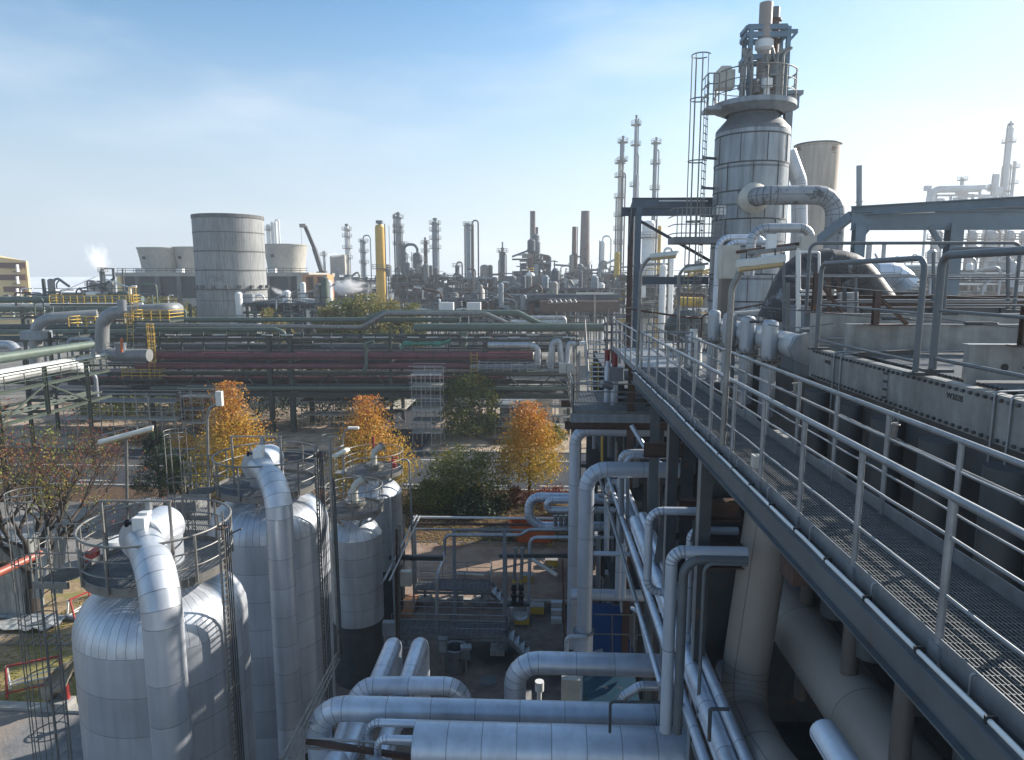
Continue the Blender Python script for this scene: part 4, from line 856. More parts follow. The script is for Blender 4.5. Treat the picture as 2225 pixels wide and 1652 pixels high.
pipe('short angled silver pipe dropping from the lower platform', [W(1372,925,25.5),W(1412,990,24.8),W(1440,1012,24.3)], .09, 'alu', br=.3, n=14)
k_ = 0
names = ['left one of the bright pair under the near riser elbow','right one of the bright pair under the near riser elbow','thick bright one left of the steel columns','slim bright one left of the steel columns','bluish one just right of the near riser','dark thick one under the lower platform','leftmost short one under the lower platform','pale one in the middle under the lower platform','thin one in the middle under the lower platform','yellow one under the lower platform','one above the blue enclosure']
for u, Y, r, m, v0, v1 in ((1351,22,.075,'alup',1040,1180),(1364,22,.06,'alup',1040,1185),(1414,21.5,.105,'alup',1040,1165),(1429,21.2,.06,'alup',1040,1290),(1318,29,.08,'alup',1040,1170),(1326,29,.12,'steel',934,992),(1291,30,.09,'steell',934,975),(1352,29,.085,'steell',934,990),(1340,28,.05,'galvw',960,1012),(1308,27,.05,'yellow',934,1030),(1300,27,.1,'alup',1170,1300)):
    pipe('vertical pipe: '+names[k_], [W(u,v0,Y),W(u,v1,Y)], r, m, n=14, group='vertical service pipes', clad=False); k_ += 1
# pipes running away from the camera, lower right
k_ = 0
nm = ['outermost','second','third','fourth','fifth','sixth','seventh','eighth','ninth','tenth','eleventh','twelfth']
for u, v, X, r, m, ya, yb in ((1399,1266,2.75,.075,'alu',11,27),(1382,1306,2.5,.06,'alu',13,27),(1440,1250,3.3,.08,'alu',10,27),(1433,1285,3.1,.15,'alup',9.5,26),(1425,1345,2.9,.13,'steel',9.5,24),(1505,1575,2.55,.085,'alu',7,19),(1530,1570,2.7,.06,'alu',7,19),(1540,1545,2.75,.15,'alu',7,19),(1562,1510,2.95,.09,'alu',7,19),(1480,1300,3.5,.10,'alup',9,22),(1600,1500,3.6,.2,'alup',6,16),(1350,1200,2.4,.05,'galv',16,28)):
    p = WX(u, v, X); o = MB().tube([(X,ya,p.z),(X,yb,p.z)], r, 18, clad=m in ('alu','alup'), sp=1.1).build('service_pipe', M[m]); tag(o, nm[k_]+' pipe of the bundle running away along the foot of the steel columns', 'pipe', 'pipe bundle along the columns'); k_ += 1
pipe('wide horizontal pipe behind the near riser above the blue enclosure', PT(W(1430,1295,25),'xu1240'), .22, 'alup', n=22)
pipe('thin horizontal silver pipe linking the near riser to the C shaped pipe', PT(W(1420,1205,20),'xu1290'), .075, 'alup', n=12)
for i, (u0, u1, v, Y, r) in enumerate(((1300,1352,1078,31,.08),(1300,1352,1090,31,.06),(1300,1390,1105,30,.07),(1380,1470,1160,24,.1),(1380,1470,1172,24,.12),(1390,1470,1190,23,.13))): pipe('horizontal pipe tucked between risers, number '+('one','two','three','four','five','six')[i]+' down', [W(u0,v,Y),W(u1,v,Y)], r, 'alup', n=12, group='short horizontal pipes')
# taupe ducts at lower right
pipe('huge taupe duct running toward the camera under the walkway', PT((5.0,15.9,7),'z=11.35','y=2'), .52, 'duct', 'large_duct', 'duct', br=1.0, n=40, sp=2.6)
pipe('leaning taupe duct beneath the walkway bending to the lower right', [W(1672,1110,11.6),W(1606,1540,11.6),W(1660,1650,9.5),W(1760,1800,7.5)], .40, 'duct', 'large_duct', 'duct', br=.7, n=32, sp=2.2)
for i, (u, v, Y) in enumerate(((1850,1395,10.2),(1965,1530,8.3),(1755,1290,12.5))):
    p = W(u, v, Y); tag(MB().tube([(p.x,Y,9.9),(p.x,Y,14.8)], .13, 16).build('stanchion', M['duct']), ('middle','nearest','farthest')[i]+' pale upright pipe behind the huge taupe duct', 'pipe', 'pale upright pipes')
pipe('short silver pipe with rounded end at the bottom right under the duct', PT(W(1790,1590,7.6)-Vector((0,0,0)),'y=5.5'), .17, 'alu', n=20)
MBx = MB(); MBx.cbox(W(1748,1232,9.2), .5,.5,.34); tag(MBx.build('support_block', M['brown']), 'brown steel block on which the walkway beam rests', 'steel support')

# dark structure filling the bay behind the risers
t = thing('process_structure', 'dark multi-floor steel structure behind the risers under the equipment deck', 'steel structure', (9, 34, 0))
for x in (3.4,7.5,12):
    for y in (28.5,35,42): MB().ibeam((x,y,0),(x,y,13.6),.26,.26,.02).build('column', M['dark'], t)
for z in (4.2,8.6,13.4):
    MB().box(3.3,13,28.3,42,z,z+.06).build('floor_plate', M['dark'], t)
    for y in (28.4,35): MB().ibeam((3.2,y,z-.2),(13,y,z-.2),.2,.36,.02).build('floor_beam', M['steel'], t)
MB().box(12.6,12.7,28,44,0,15).box(3.3,12.6,41.9,42,6,13.4).build('shade_wall', M['dark'], t)  # opaque walls added to darken the bay and shade the yard
rs = random.Random(77)
for i in range(34):
    x = rs.uniform(3.3,9); y = rs.uniform(28,34); z = rs.choice((.1,4.3,8.7)); h = rs.uniform(1.2,3.8)
    if i % 3: MB().tube([(x,y,z),(x,y,z+h),(x+rs.uniform(-2,2),y,z+h)], rs.choice((.06,.09,.12)), 9, br=.25).build('pipe_run', M[rs.choice(('alup','steel','galvw','steell'))], t)
    else: MB().lathe((x,y,z), [(.4,0),(.4,1.4),(.3,1.6),(.02,1.7)], 14).build('small_vessel', M[rs.choice(('alup','steel','steell'))], t)
t = thing('equipment_rack', 'low rack of machines and pipes at ground level right of the yard', 'equipment', (4, 38, 0))
for i in range(16): x = rs.uniform(1.8,6); y = rs.uniform(36,46); MB().cbox((x,y,.8), rs.uniform(.5,1.2),.7,1.6).build('machine', M[rs.choice(('steel','steell','box','dark'))], t)
for y in (37,41,45): MB().ibeam((2.2,y,0),(2.2,y,9),.2,.2,.02).ibeam((2.2,y,5.5),(8,y,5.5),.2,.25,.02).build('frame', M['dark'], t)

t = thing('shade_shelter', 'added low shelter with roof strips that shade the yard, before the roadside bushes', 'shelter', (7, 48, 0)); MB().box(3.6,13,44,46.6,6.3,6.5).build('roof', M['steel'], t); MB().box(3.6,13,49,50.6,6.3,6.5).build('roof', M['steel'], t)  # made-up shelter, its roof strips added to cast shade on the yard
for x in (3.8,8,12.6):
    for y in (44.4,52.5): MB().ibeam((x,y,0),(x,y,6.3),.2,.2,.02).build('post', M['dark'], t)
for i in range(6): MB().cyl((4.5+i*1.2,46,0),(4.5+i*1.2,46,1.3),.4,n=14).build('pump', M['steell'], t)
t = thing('long_handrails', 'long thin horizontal handrails running across behind the partition plates', 'handrail', W(1960,700,15.2))
for v, Y, r, m in ((601,15.6,.022,'galv'),(652,15.6,.018,'galv'),(668,15.6,.014,'rope'),(692,14.9,.022,'galv'),(712,14.9,.016,'galvw'),(655,18.9,.02,'galv'),(736,13.6,.02,'galv')): MB().tube([W(1700 if v < 690 else 1800,v,Y),W(2290,v+1,Y)], r, 7).build('rail', M[m], t)
for u in (1703,1860,2028,2190): MB().beam(W(u,745,15.6),W(u,548 if u != 1860 else 600,15.6),.05,.05).build('post', M['steel'], t)
for u, m in ((1712,'steel'),(1802,'brown'),(1835,'dark')): MB().beam(W(u,745,15.3),W(u,615,15.3),.07,.07).build('upright', M[m], t)

pipe('short bent silver pipe peeping between the two bottom pipes at right', PT(W(1470,1492,16.6),'xu1392')+[W(1352,1514,16.6),W(1348,1550,16.6)], .12, 'alu', br=.25, n=16)
pipe('dark thin goal-post conduit crossing the fat bottom pipes', [W(1325,1592,12.3),W(1326,1525,12.3),W(1500,1527,12.3)], .028, 'dark', br=.08, n=8, clad=False, cat='conduit', name='conduit')
pipe('dark thin angled conduit hooked over the bundle at the bottom right', [W(1541,1610,9.3),W(1543,1541,9.3),W(1585,1541,9.3)], .028, 'dark', br=.03, n=6, clad=False, cat='conduit', name='conduit')
a_, b_ = W(1520,1108,11.9), W(1606,1108,11.9); tag(MB().ibeam(a_, b_, .3, .34, .025).build('steel_beam', M['brown']), 'rusty brown I beam stub beside the steel column under the walkway', 'steel beam')
# more pipes in the dense bay beside the blue enclosure
pipe('thin bright pipe hanging vertically right of the blue enclosure', [W(1436,1330,17),W(1434,1200,17),W(1440,1190,17),W(1520,1192,17)], .07, 'alup', br=.2, n=12)
pipe('thin pipe dropping right beside the blue enclosure roof', [W(1408,1420,20),W(1388,1330,20.6),W(1372,1322,21)], .06, 'alup', br=.2, n=12)
pipe('small white-silver stub pipe with elbow above the blue enclosure', [W(1310,1295,26),W(1350,1293,26),W(1352,1330,26)], .08, 'alup', br=.25, n=12)
pipe('bluish pipe with top elbow behind the near riser', [W(1345,1046,27.5),W(1322,1048,27.5),W(1318,1075,27.5),W(1318,1200,27.5)], .11, 'alup', br=.35, n=14)
pipe('short pipe with elbow left of the bright pair of vertical pipes', [W(1340,1108,26),W(1322,1110,26),W(1320,1170,26)], .08, 'alup', br=.25, n=12)
tag(MB().tube([W(1290,1335,25.5),W(1400,1337,25.5)], .03, 6).tube([W(1290,1378,25.5),W(1400,1380,25.5)], .025, 6).cyl(W(1330,1335,25.5),W(1330,1420,25.5),.025,n=6).cyl(W(1370,1335,25.5),W(1370,1420,25.5),.025,n=6).build('guard_rail', M['galvw']), 'thin guard rail in front of the bright blue enclosure', 'guard rail')
t = thing('valve_board', 'small board of grey valve boxes on a post left of the near riser', 'valve board', W(1212,1380,25.5))
MB().cyl(W(1228,1420,25.5),W(1222,1215,25.5),.04,n=6).build('post', M['brown'], t)
for v in (1312,1330,1348): MB().cbox(W(1209,v,25.5), .42,.25,.2).build('valve_box', M['galv'], t)
# ================= YARD OBJECTS =================
def ground(u, v): p = WZ(u, v, 0.02); return p
t = thing('service_platform', 'long grating platform with guard rails across the middle of the yard', 'platform', ground(1000, 1330))
def splat(t, Y, u0, u1, z, dep):
    x0 = W(u0,1300,Y).x; x1 = W(u1,1300,Y).x; g = MB(); y = Y
    while y < Y+dep: g.box(x0,x1,y,y+.008,z-.03,z); y += .06
    x = x0
    while x < x1: g.box(x,x+.012,Y,Y+dep,z-.03,z-.003); x += .25
    g.build('grating', M['galv'], t); b = MB(); b.ibeam((x0,Y-.05,z-.12),(x1,Y-.05,z-.12),.06,.14,.012); b.ibeam((x0,Y+dep+.05,z-.12),(x1,Y+dep+.05,z-.12),.06,.14,.012); b.build('edge_beams', M['galv'], t)
    railing(t, [(x0,Y,z),(x1,Y,z)], 1.1, 1.3, .024, 'galv'); railing(t, [(x0,Y+dep,z),(x1,Y+dep,z),(x1,Y,z)], 1.1, 1.3, .024, 'galv')
    for x in (x0+.5, (x0+x1)/2+.2, x1-.5):
        MB().ibeam((x,Y+dep/2,.3),(x,Y+dep/2,z-.2),.14,.14,.012).build('support_leg', M['galv'], t); MB().box(x-.35,x+.35,Y+dep/2-.35,Y+dep/2+.35,0,.3).build('concrete_foot', M['conc'], t)
    st = MB()
    for i in range(4): st.box(x1+.05+i*.25,x1+.3+i*.25,Y+.1,Y+dep-.1,z-.3-i*.28,z-.27-i*.28)
    st.beam((x1,Y+.08,z-.1),(x1+1.1,Y+.08,z-1.3),.03,.18); st.beam((x1,Y+dep-.08,z-.1),(x1+1.1,Y+dep-.08,z-1.3),.03,.18); st.build('steps', M['galv'], t)
splat(t, 30.2, 850, 1102, 1.15, 1.3)
t = thing('service_platform', 'farther grating platform with guard rails near the sandy patch', 'platform', ground(990, 1260)); splat(t, 35.3, 900, 1065, 1.0, 1.3)
d = ground(990, 1453); t = thing('steel_drum', 'open grey steel drum with bright rim on the yard floor', 'drum', d)
MB().lathe(d, [(.48,0),(.5,1.05)], 28).lathe(d, [(.5,1.05),(.56,1.06),(.56,1.1),(.42,1.1),(.42,.5),(.01,.5)], 28).build('drum_body', M['steel'], t); MB().ring(d+Vector((0,0,1.1)), .51, .03, 6, 30).build('rim', M['galv'], t)
for s in (-.2,.25): MB().ring(d+Vector((s,-.5,.7)), .07, .018, 5, 12).build('handle', M['dark'], t)
t = thing('pipe_bridge', 'low beam bridge carrying thin rusty and white pipes across the back of the yard', 'pipe bridge', (-3, 38, 0))
for u, v in ((902,1240),(987,1330),(1096,1420)):
    Y = {902:36.5,987:34,1096:30.9}[u]; x = W(u,1200,Y).x; zt3 = W(u,1150,Y).z; MB().ibeam((x,Y,0),(x,Y,zt3),.16,.16,.012).build('column', M['steell'], t)
for v, m, Y in ((1124,'white',37),(1138,'brown',36.6),(1150,'galv',36.8)): MB().tube([W(898,v,Y),W(1290,v+4,Y)], .075, 8).build('thin_pipe', M[m], t)
for i in range(6): MB().tube([W(1000,1152+i*2.5,36),W(1110,1143+i*4,36)], .02, 5).build('cable', M['galv'], t)
MB().cbox(W(1040,1153,36.2), 2.5,.2,.1).build('cable_tray', M['galvw'], t)
tag(MB().ibeam(W(845,1211,31.5),W(963,1213,31.5),.2,.22,.02).build('steel_beam', M['dark']), 'dark I beam with light top crossing right of the small tanks', 'steel beam')
t = thing('pipe_stand', 'dark frame holding the black valves and thin pipes', 'steel frame', W(1117,1400,31)); MB().beam(W(1085,1315,31),W(1150,1315,31),.12,.12).build('cross_bar', M['dark'], t); MB().beam(W(1085,1208,31),W(1245,1208,31),.14,.16).build('cross_bar', M['dark'], t); MB().ibeam(W(1098,1200,31),W(1098,1420,31),.18,.18,.014).build('upright', M['steell'], t)
for i, (u, v) in enumerate(((1144,1262),(1166,1330),(1134,1352),(1198,1228))):
    p = ground(u, v); t = thing('concrete_block', ('block behind the black valves','block at the foot of the thin grey pipe','wider block beside the platform steps','small block below the diagonal lamp')[i]+' with yellow painted front', 'concrete block', p)
    MB().cbox(p+Vector((0,0,.22)), .8,.6,.44).build('block_body', M['conc'], t); MB().cbox(p+Vector((0,-.305,.22)), .78,.01,.4).build('painted_face', M['yellow'], t)
def tube_lamp(label, c, d, L, s, pole=None, m='galvw', top=None):
    t = thing('tube_lamp', label, 'lamp', pole if pole is not None else c); c = Vector(c); d = Vector(d).normalized(); up = Vector((0,0,1)); sdv = d.cross(up).normalized()
    h = MB(); pf = [(-.11,-.03),(-.10,.05),(-.05,.09),(.05,.09),(.10,.05),(.11,-.03)]
    n0 = h.pts([c-d*L/2+sdv*a_*s+up*b_*s for a_, b_ in pf]); n1 = h.pts([c+d*L/2+sdv*a_*s+up*b_*s for a_, b_ in pf])
    for i in range(5): h.face([n0+i,n0+i+1,n1+i+1,n1+i])
    h.face([n0+i for i in range(6)]); h.face([n1+i for i in range(6)][::-1]); h.face([n0,n1,n1+5,n0+5]); h.build('housing', M['lampw'], t)
    MB().tube([c-d*L*.49-up*.06*s, c+d*L*.49-up*.06*s], .06*s, 10).build('diffuser', M['tubel'], t)
    MB().tube([c-d*L*.45+up*.2*s-sdv*.1*s, c+d*L*.4+up*.2*s-sdv*.1*s], .035*s, 8).cyl(c-d*L*.2+up*.05*s,c-d*L*.2+up*.2*s,.02*s,n=6).cyl(c+d*L*.2+up*.05*s,c+d*L*.2+up*.2*s,.02*s,n=6).build('mount_tube', M[m], t)
    if pole is not None: MB().tube([pole, top if top is not None else c+up*.05], .055*s, 10).build('pole', M[m], t)
    return t
a = W(214,962,21); b = W(333,930,21.6); tube_lamp('big white tube lamp on a rusty pole over the bare tree at left', (a+b)/2, b-a, (b-a).length, .95, W(278,1330,22), top=(a+b)/2)
c = W(477,866,26); t = thing('box_lamp', 'small white box lamp on a bent pole left of the second tank', 'lamp', W(456,1180,26)); MB().tube([W(456,1180,26),W(450,910,26),W(456,885,26),W(476,878,26)], .06, 8, br=.3).build('pole', M['galvw'], t); MB().cbox(c, .24,.18,.58).build('housing', M['lampw'], t)
t = thing('street_lamp', 'slim grey street lamp left of the middle orange tree', 'street lamp', WZ(748,1120)); MB().tube([WZ(748,1120),W(744,950,WZ(748,1120).y),W(752,932,WZ(748,1120).y),W(768,930,WZ(748,1120).y)], .07, 8, br=.6).build('pole', M['galv'], t); MB().cbox(W(768,930,WZ(748,1120).y), .8,.3,.15).build('lamp_head', M['white'], t)
a = W(1157,1216,32); b = W(1210,1250,30.6); tube_lamp('slanting tube lamp hanging over the sunlit yard between the risers', (a+b)/2, b-a, (b-a).length, .9)
# pipe and cable gallery between the tanks
t = thing('cable_gallery', 'cable tray gallery with rusty posts beside the small tanks', 'cable gallery', (-7, 30, 0))
for i, (a, b) in enumerate(((W(835,1260,27),W(905,1120,37)),(W(830,1268,27),W(900,1128,37)),(W(846,1262,27),W(912,1122,37)))): MB().tube([a, b], .05, 6).build('cable_run', M['galv'], t)
for u, v0, v1, Y in ((868,1140,1400,30),(862,1150,1390,29.5),(878,1120,1300,33)): MB().beam(W(u,v0,Y),W(u,v1,Y),.09,.09).build('post', M['brown' if u == 862 else 'galvw'], t)
c = W(883,1256,29.5); tag(MB().cbox(c, .5,.3,.7).build('control_box', M['box']), 'cream control box on a post right of the small tanks', 'control box')
c = W(845,1365,27); tag(MB().cbox(c, .5,.3,.6).build('control_box', M['steell']), 'grey control box beside the left twin pipe', 'control box')
c = ground(880,1330); tag(MB().box(c.x-.5,c.x+.5,c.y-.5,c.y+1.6,0,.25).build('brick_plinth', mat('brick_plinth_paint', (.33,.16,.08), 0, .85, .2, 2)), 'orange brick plinth on the ground beside the small tanks', 'plinth')
# bottom stair rail by the second tank
t = thing('stair_rail', 'dark steel stair rail rising beside the second tank at the bottom', 'railing', W(640,1652,12.6))
for du, dv in ((0,0),(9,6),(20,14)): MB().tube([W(610+du,1652+dv,12.2),W(733+du*.2,1418+dv,19)], .028, 7).build('rail_tube', M['galvw'], t)
MB().tube([W(668,1603,13.0),W(905,1620,13.4)], .03, 7).build('rail_tube', M['galv'], t); MB().beam(W(665,1580+30,13),W(900,1585+62,13.3),.1,.1).build('rusty_beam', M['brown'], t); MB().tube([W(668,1625,13.0),W(905,1640,13.4)], .03, 7).build('rail_tube', M['galvw'], t)
for u, v in ((780,1607),(672,1600)): MB().cyl(W(u,v,13.15),W(u,v+22,13.15),.025,n=6).build('post', M['galv'], t)
tag(MB().tube([W(737,1420,19),W(720,1080,19.4),W(716,950,19.6)], .05, 8).build('standpipe', M['galvw']), 'thin standpipe climbing between the second tank and the smaller tank', 'pipe')
tag(MB().tube([W(742,1420,19),W(727,1080,19.4),W(724,1040,19.6)], .04, 8).build('standpipe', M['dark']), 'dark thin conduit climbing beside the standpipe right of the second tank', 'conduit')
a = W(690,1010,19.5); b = W(760,975,23); tube_lamp('long tube lamp on brackets at the top of the standpipe', (a*.3+b*.7), b-a, 1.5, .9)
# blue enclosures + skip
p = W(1300,1420,26); t = thing('blue_enclosure', 'bright blue sloped machine enclosure behind the near riser', 'machine enclosure', (p.x,26,p.z)); a, b = W(1262,1420,26).x, W(1378,1420,26).x; zt4 = W(1300,1325,27.8).z; zb4 = 0
MB().hexa([(a,26,zb4),(b+.2,26,zb4),(b,28.6,zb4),(a,28.6,zb4),(a,26.4,zt4-1.3),(b+.1,26.4,zt4-1.3),(b-.4,28.4,zt4),(a,28.4,zt4)]).build('enclosure_body', M['blue'], t); MB().cbox(((a+b)/2+.3,25.95,zt4-2.0), 1.0,.06,.2).build('orange_strip', M['orange'], t)
t = thing('machine_enclosure', 'pale blue enclosure with lifting eyes just behind the bottom pipes', 'machine enclosure', (1.6,18.6,0)); a, b = W(1272,1500,18.8).x, W(1385,1500,18.8).x; zz = W(1320,1500,18.9).z
MB().hexa([(a,18.4,0),(b+.15,18.4,0),(b+.15,21,0),(a,21,0),(a,18.4,zz-.6),(b+.15,18.4,zz-.6),(b,19.9,zz+.2),(a,19.9,zz+.2)]).build('enclosure_body', M['bluel'], t)
for x in (a+.6,b-.5): MB().ring((x,19.0,zz+.02), .05, .012, 4, 12).build('lifting_eye', M['dark'], t)
c = W(1240,1500,19); tag(MB().cbox(c,.55,.4,.9).build('control_box', M['box']), 'grey-cream box left of the pale blue enclosure', 'control box')
c = W(1172,1500,19.5); t = thing('gauge_post', 'white-topped gauge post between the two bottom pipes', 'gauge', c-Vector((0,0,1))); MB().cyl(c-Vector((0,0,2)),c,.07,n=10).cyl(c,c+Vector((0,0,.3)),.14,n=14).build('gauge', M['white'], t); MB().cbox(c+Vector((-.6,.2,-.8)), .7,.5,1.0).build('base', M['conc'], t)
p = ground(1152,1180); t = thing('skip', 'orange open skip container at the back of the yard', 'skip', p); zt5 = 1.25
w0, w1 = W(1128,1180,p.y).x, W(1196,1180,p.y).x; u0, u1 = W(1105,1145,p.y).x, W(1212,1145,p.y).x; o_ = MB()
B0 = [(w0,p.y,0.02),(w1,p.y,0.02),(w1,p.y+1.7,0.02),(w0,p.y+1.7,0.02)]; B1 = [(u0,p.y,zt5),(u1,p.y,zt5),(u1,p.y+1.7,zt5),(u0,p.y+1.7,zt5)]
n_ = o_.pts(B0+B1)
for q in ((0,3,2,1),(0,1,5,4),(1,2,6,5),(2,3,7,6),(3,0,4,7)): o_.face([n_+i for i in q])
o_.build('skip_body', M['orange'], t); rm = MB()
for i in range(4): rm.beam(B1[i], B1[(i+1)%4], .08, .08)
rm.build('rim', M['orange'], t); MB().box(w0+.05,w1-.05,p.y+.05,p.y+1.6,.5,.56).build('load', M['brown'], t)
# lower platform with silver filter vessel
x0 = W(1245,905,25.6).x; x1 = W(1405,905,25.6).x+.4; ZP = W(1300,900,25.6).z
t = thing('lower_platform', 'grating platform with guard rail below the far end of the walkway', 'platform', (x0, 25.6, ZP)); g = MB(); y = 25.6
while y < 31: g.box(x0,x1,y,y+.01,ZP-.03,ZP); y += .07
x = x0
while x < x1: g.box(x,x+.012,25.6,31,ZP-.03,ZP-.003); x += .14
g.build('grating', M['galv'], t); MB().box(x0-.1,x1,25.52,25.6,ZP-.32,ZP+.02).build('edge_plate', M['steell'], t); [MB().ibeam((x0-.3,yy,ZP-.5),(x1+.6,yy,ZP-.5),.2,.3,.02).build('main_beam', M['brown'], t) for yy in (25.9,30.5)]
railing(t, [(x0,25.65,ZP),(x1-.2,25.65,ZP)], 1.15, 2.2, .03, 'galvw'); railing(t, [(x0,25.65,ZP),(x0-.02,31,ZP)], 1.15, 1.3, .03, 'galvw')
for xx, yy in ((x0+1.0,30.5),(x1+.2,26.0),(x0+.35,30.8)): MB().ibeam((xx,yy,0),(xx,yy,ZP-.66),.26,.26,.02).build('column', M['dark'], t)
for i in range(3): MB().tube([(x0+.25+i*.1,28+i*.8,0),(x0+.25+i*.1,28+i*.8,ZP+2)], .03, 7).build('cable_riser', M[('galvw','steel','steell')[i]], t)
t = thing('filter_vessel', 'silver filter vessel with red pipes on top, standing on the lower platform', 'vessel', W(1334,889,27.6)); zf = W(1334,889,27.6).z
cx_ = W(1334,889,27.6).x; za, zb_ = W(1334,827,27.6).z, W(1334,797,27.6).z
MB().tube([(cx_,27.6,zf),(cx_,27.6,za)], .15, 20, clad=True, sp=1).tube([(cx_-.25,28,zf),(cx_-.25,28,zb_+.2)], .13, 16).build('barrel', M['alup'], t); MB().cbox((cx_+.03,27.6,(za+zb_)/2), .56,.5,zb_-za).build('valve_housing', M['alup'], t)
MB().tube([(cx_+.4,27.6,zb_-.35),(cx_+.95,27.6,zb_-.35)], .2, 18).cbox((cx_+.85,27.6,zb_-.35), .4,.4,.42).build('side_housing', M['alup'], t); MB().tube([(cx_-.1,27.6,za-.25),(cx_-.55,27.4,za-.1)], .16, 14).build('side_nozzle', M['alup'], t)
for dx, dy in ((0,0),(-.27,.4)): MB().cyl((cx_+dx,27.6+dy,zb_),(cx_+dx,27.6+dy,zb_+.66),.115,n=14).build('red_pipe', M['redp'] if 0 else mat('maroon_pipe', (.16,.015,.02), .1, .4, .15, 2), t)
MB().tube([(cx_+.1,27.5,zf+.5),(cx_+1.5,27.5,zf+.5)], .06, 8).build('drain', M['alup'], t); MB().cbox((cx_+1.0,27.9,za-.3), .3,.25,.55).build('meter_box', M['steell'], t)
tag(MB().cyl(W(1383,770,27.5),W(1356,762,27.5),.22,n=18).cyl(W(1383,770,27.5),W(1400,776,27.5),.14,n=12).build('motor', mat('maroon_motor', (.14,.015,.02), .1, .45, .15, 2)), 'dark red motor beside the filter vessel below the portal column', 'motor')
c = W(1231,800,29); t = thing('junction_cabinets', 'pair of cream junction boxes on a lamp post left of the stair', 'cabinet', c-Vector((0,0,.5))); MB().cbox(c+Vector((-.17,0,0)), .3,.25,.42).build('cabinet', M['box'], t); MB().cbox(c+Vector((.17,0,-.03)), .3,.25,.46).build('cabinet', M['box'], t)
MB().tube([W(1247,900,29),W(1247,757,29),W(1262,742,29)], .05, 8, br=.3).build('lamp_post', M['galvw'], t); MB().cbox(W(1265,745,29), .25,.2,.12).build('lamp_head', M['white'], t)
# steep stair up from lower platform
t = thing('steep_stair', 'steep steel stair with handrails left of the portal frame', 'stair', W(1300,850,31)); a0, b0 = W(1278,855,30.8), W(1270,735,33.5); sw = Vector((1.0,0,0))
for s in (0,1): MB().beam(a0+sw*s, b0+sw*s, .05, .22).build('stringer', M['steell'], t); MB().tube([a0+sw*s+Vector((0,0,1)), b0+sw*s+Vector((0,0,1)), b0+sw*s+Vector((0,.6,1))], .03, 6).build('handrail', M['galvw'], t)
for i in range(12): q = a0.lerp(b0, (i+.5)/12); MB().box(q.x,q.x+1.0,q.y-.1,q.y+.14,q.z-.02,q.z+.01).build('tread', M['galv'], t)
tag(MB().tube([W(1285,850,34),W(1285,790,34),W(1300,790,34),W(1300,850,34)], .03, 6, br=.1).build('yellow_rail', M['yellow']), 'small yellow ladder loops seen through the steep stair', 'ladder')
t = thing('cable_tower', 'slim steel lattice of posts carrying cables left of the portal frame', 'steel frame', W(1345,850,32))
for i, u in enumerate((1318,1330,1346,1358)): MB().beam(W(u,790,32+i*.3),W(u,700,32+i*.3),.1,.1).build('post', M[('galvw','brown','galvw','dark')[i]], t)
for v in (705,722,740,760): MB().beam(W(1312,v,32),W(1362,v,32.8),.08,.1).build('cross_bar', M['steel'], t)
railing(t, [W(1320,722,31),W(1378,722,31)], 1.1, .9, .025, 'galvw', kick=0)
# ================= MAIN PIPE RACK =================
RY = 78.0
def hz(u, v, Y=RY): return W(u, v, Y)
R1 = thing('pipe_rack', 'long dark green steel pipe rack spanning the picture behind the trees', 'pipe rack', (-20, RY, 0))
for u in (120,330,590,636,850,1060,1235):
    for y in (RY, RY+6.5):
        x = hz(u,860).x; w_ = .5 if u in (590,636) else .32
        MB().ibeam((x,y,0),(x,y,hz(u,722).z),w_,w_,.03).build('column', M['greend'], R1)
    for v in (738,784,830,858): z = hz(u,v).z; MB().ibeam((hz(u,v).x,RY,z),(hz(u,v).x,RY+6.5,z),.2,.35,.02).build('cross_beam', M['greend'], R1)
xl, xr2 = hz(60,800).x, hz(1262,800).x
for v, ht in ((738,.3),(812,.25),(857,.55)):
    for y in (RY-.1, RY+6.6): z = hz(600,v).z; MB().ibeam((xl,y,z),(xr2,y,z),.2,ht,.02).build('long_beam', M['greend'], R1)
za, zb_ = hz(600,812).z, hz(600,855).z; x = xl; i = 0
while x < xr2-3:
    MB().beam((x,RY-.1,zb_ if i%2 else za),(x+2.6,RY-.1,za if i%2 else zb_),.13,.13).build('brace', M['greend'], R1); x += 2.6; i += 1
x = xl+1.5; za, zb_ = hz(600,722).z, hz(600,762).z
while x < xr2: MB().beam((x,RY-.1,za),(x,RY-.1,zb_),.14,.14).build('hanger', M['greend'], R1); x += random.uniform(2.2,4.2)
z = hz(600,859).z; MB().box(xl,xr2,RY,RY+6.5,z,z+.05).build('deck_plate', M['dark'], R1)
random.seed(5)
for v, y, r, m in ((729,2,.16,'greend'),(736,4,.22,'steel'),(760,5,.3,'greend'),(762,1.5,.14,'galvw'),(786,3,.3,'dark'),(788,5,.2,'greend'),(808,1,.12,'galvw'),(811,4,.32,'dark'),(827,2,.22,'greend'),(829,5,.3,'brown'),(836,1.2,.12,'steel'),(842,3.5,.3,'dark'),(852,5,.34,'greend')):
    MB().tube([W(random.uniform(120,330),v,RY+y),W(random.uniform(1080,1245),v,RY+y)], r, 9).build('long_pipe', M[m], R1)
for v, y in ((790,2.2),(824,3),(850,1.5)): a_, b_ = W(230,v,RY+y), W(1240,v,RY+y); MB().box(a_.x,b_.x,RY+y,RY+y+1.9,a_.z-.1,a_.z+.12).build('cable_tray', M['dark'], R1)  # dark boxes added as fill, standing for the shade under the rack
for i in range(16):
    v = random.choice((727,733,752,786,806,833)); u0 = random.uniform(60,1000); y = RY+random.uniform(1,6); MB().tube([W(u0,v,y),W(u0+random.uniform(80,300),v,y)], random.uniform(.06,.14), 8).build('small_pipe', M[random.choice(('greend','galvw','green','steel'))], R1)
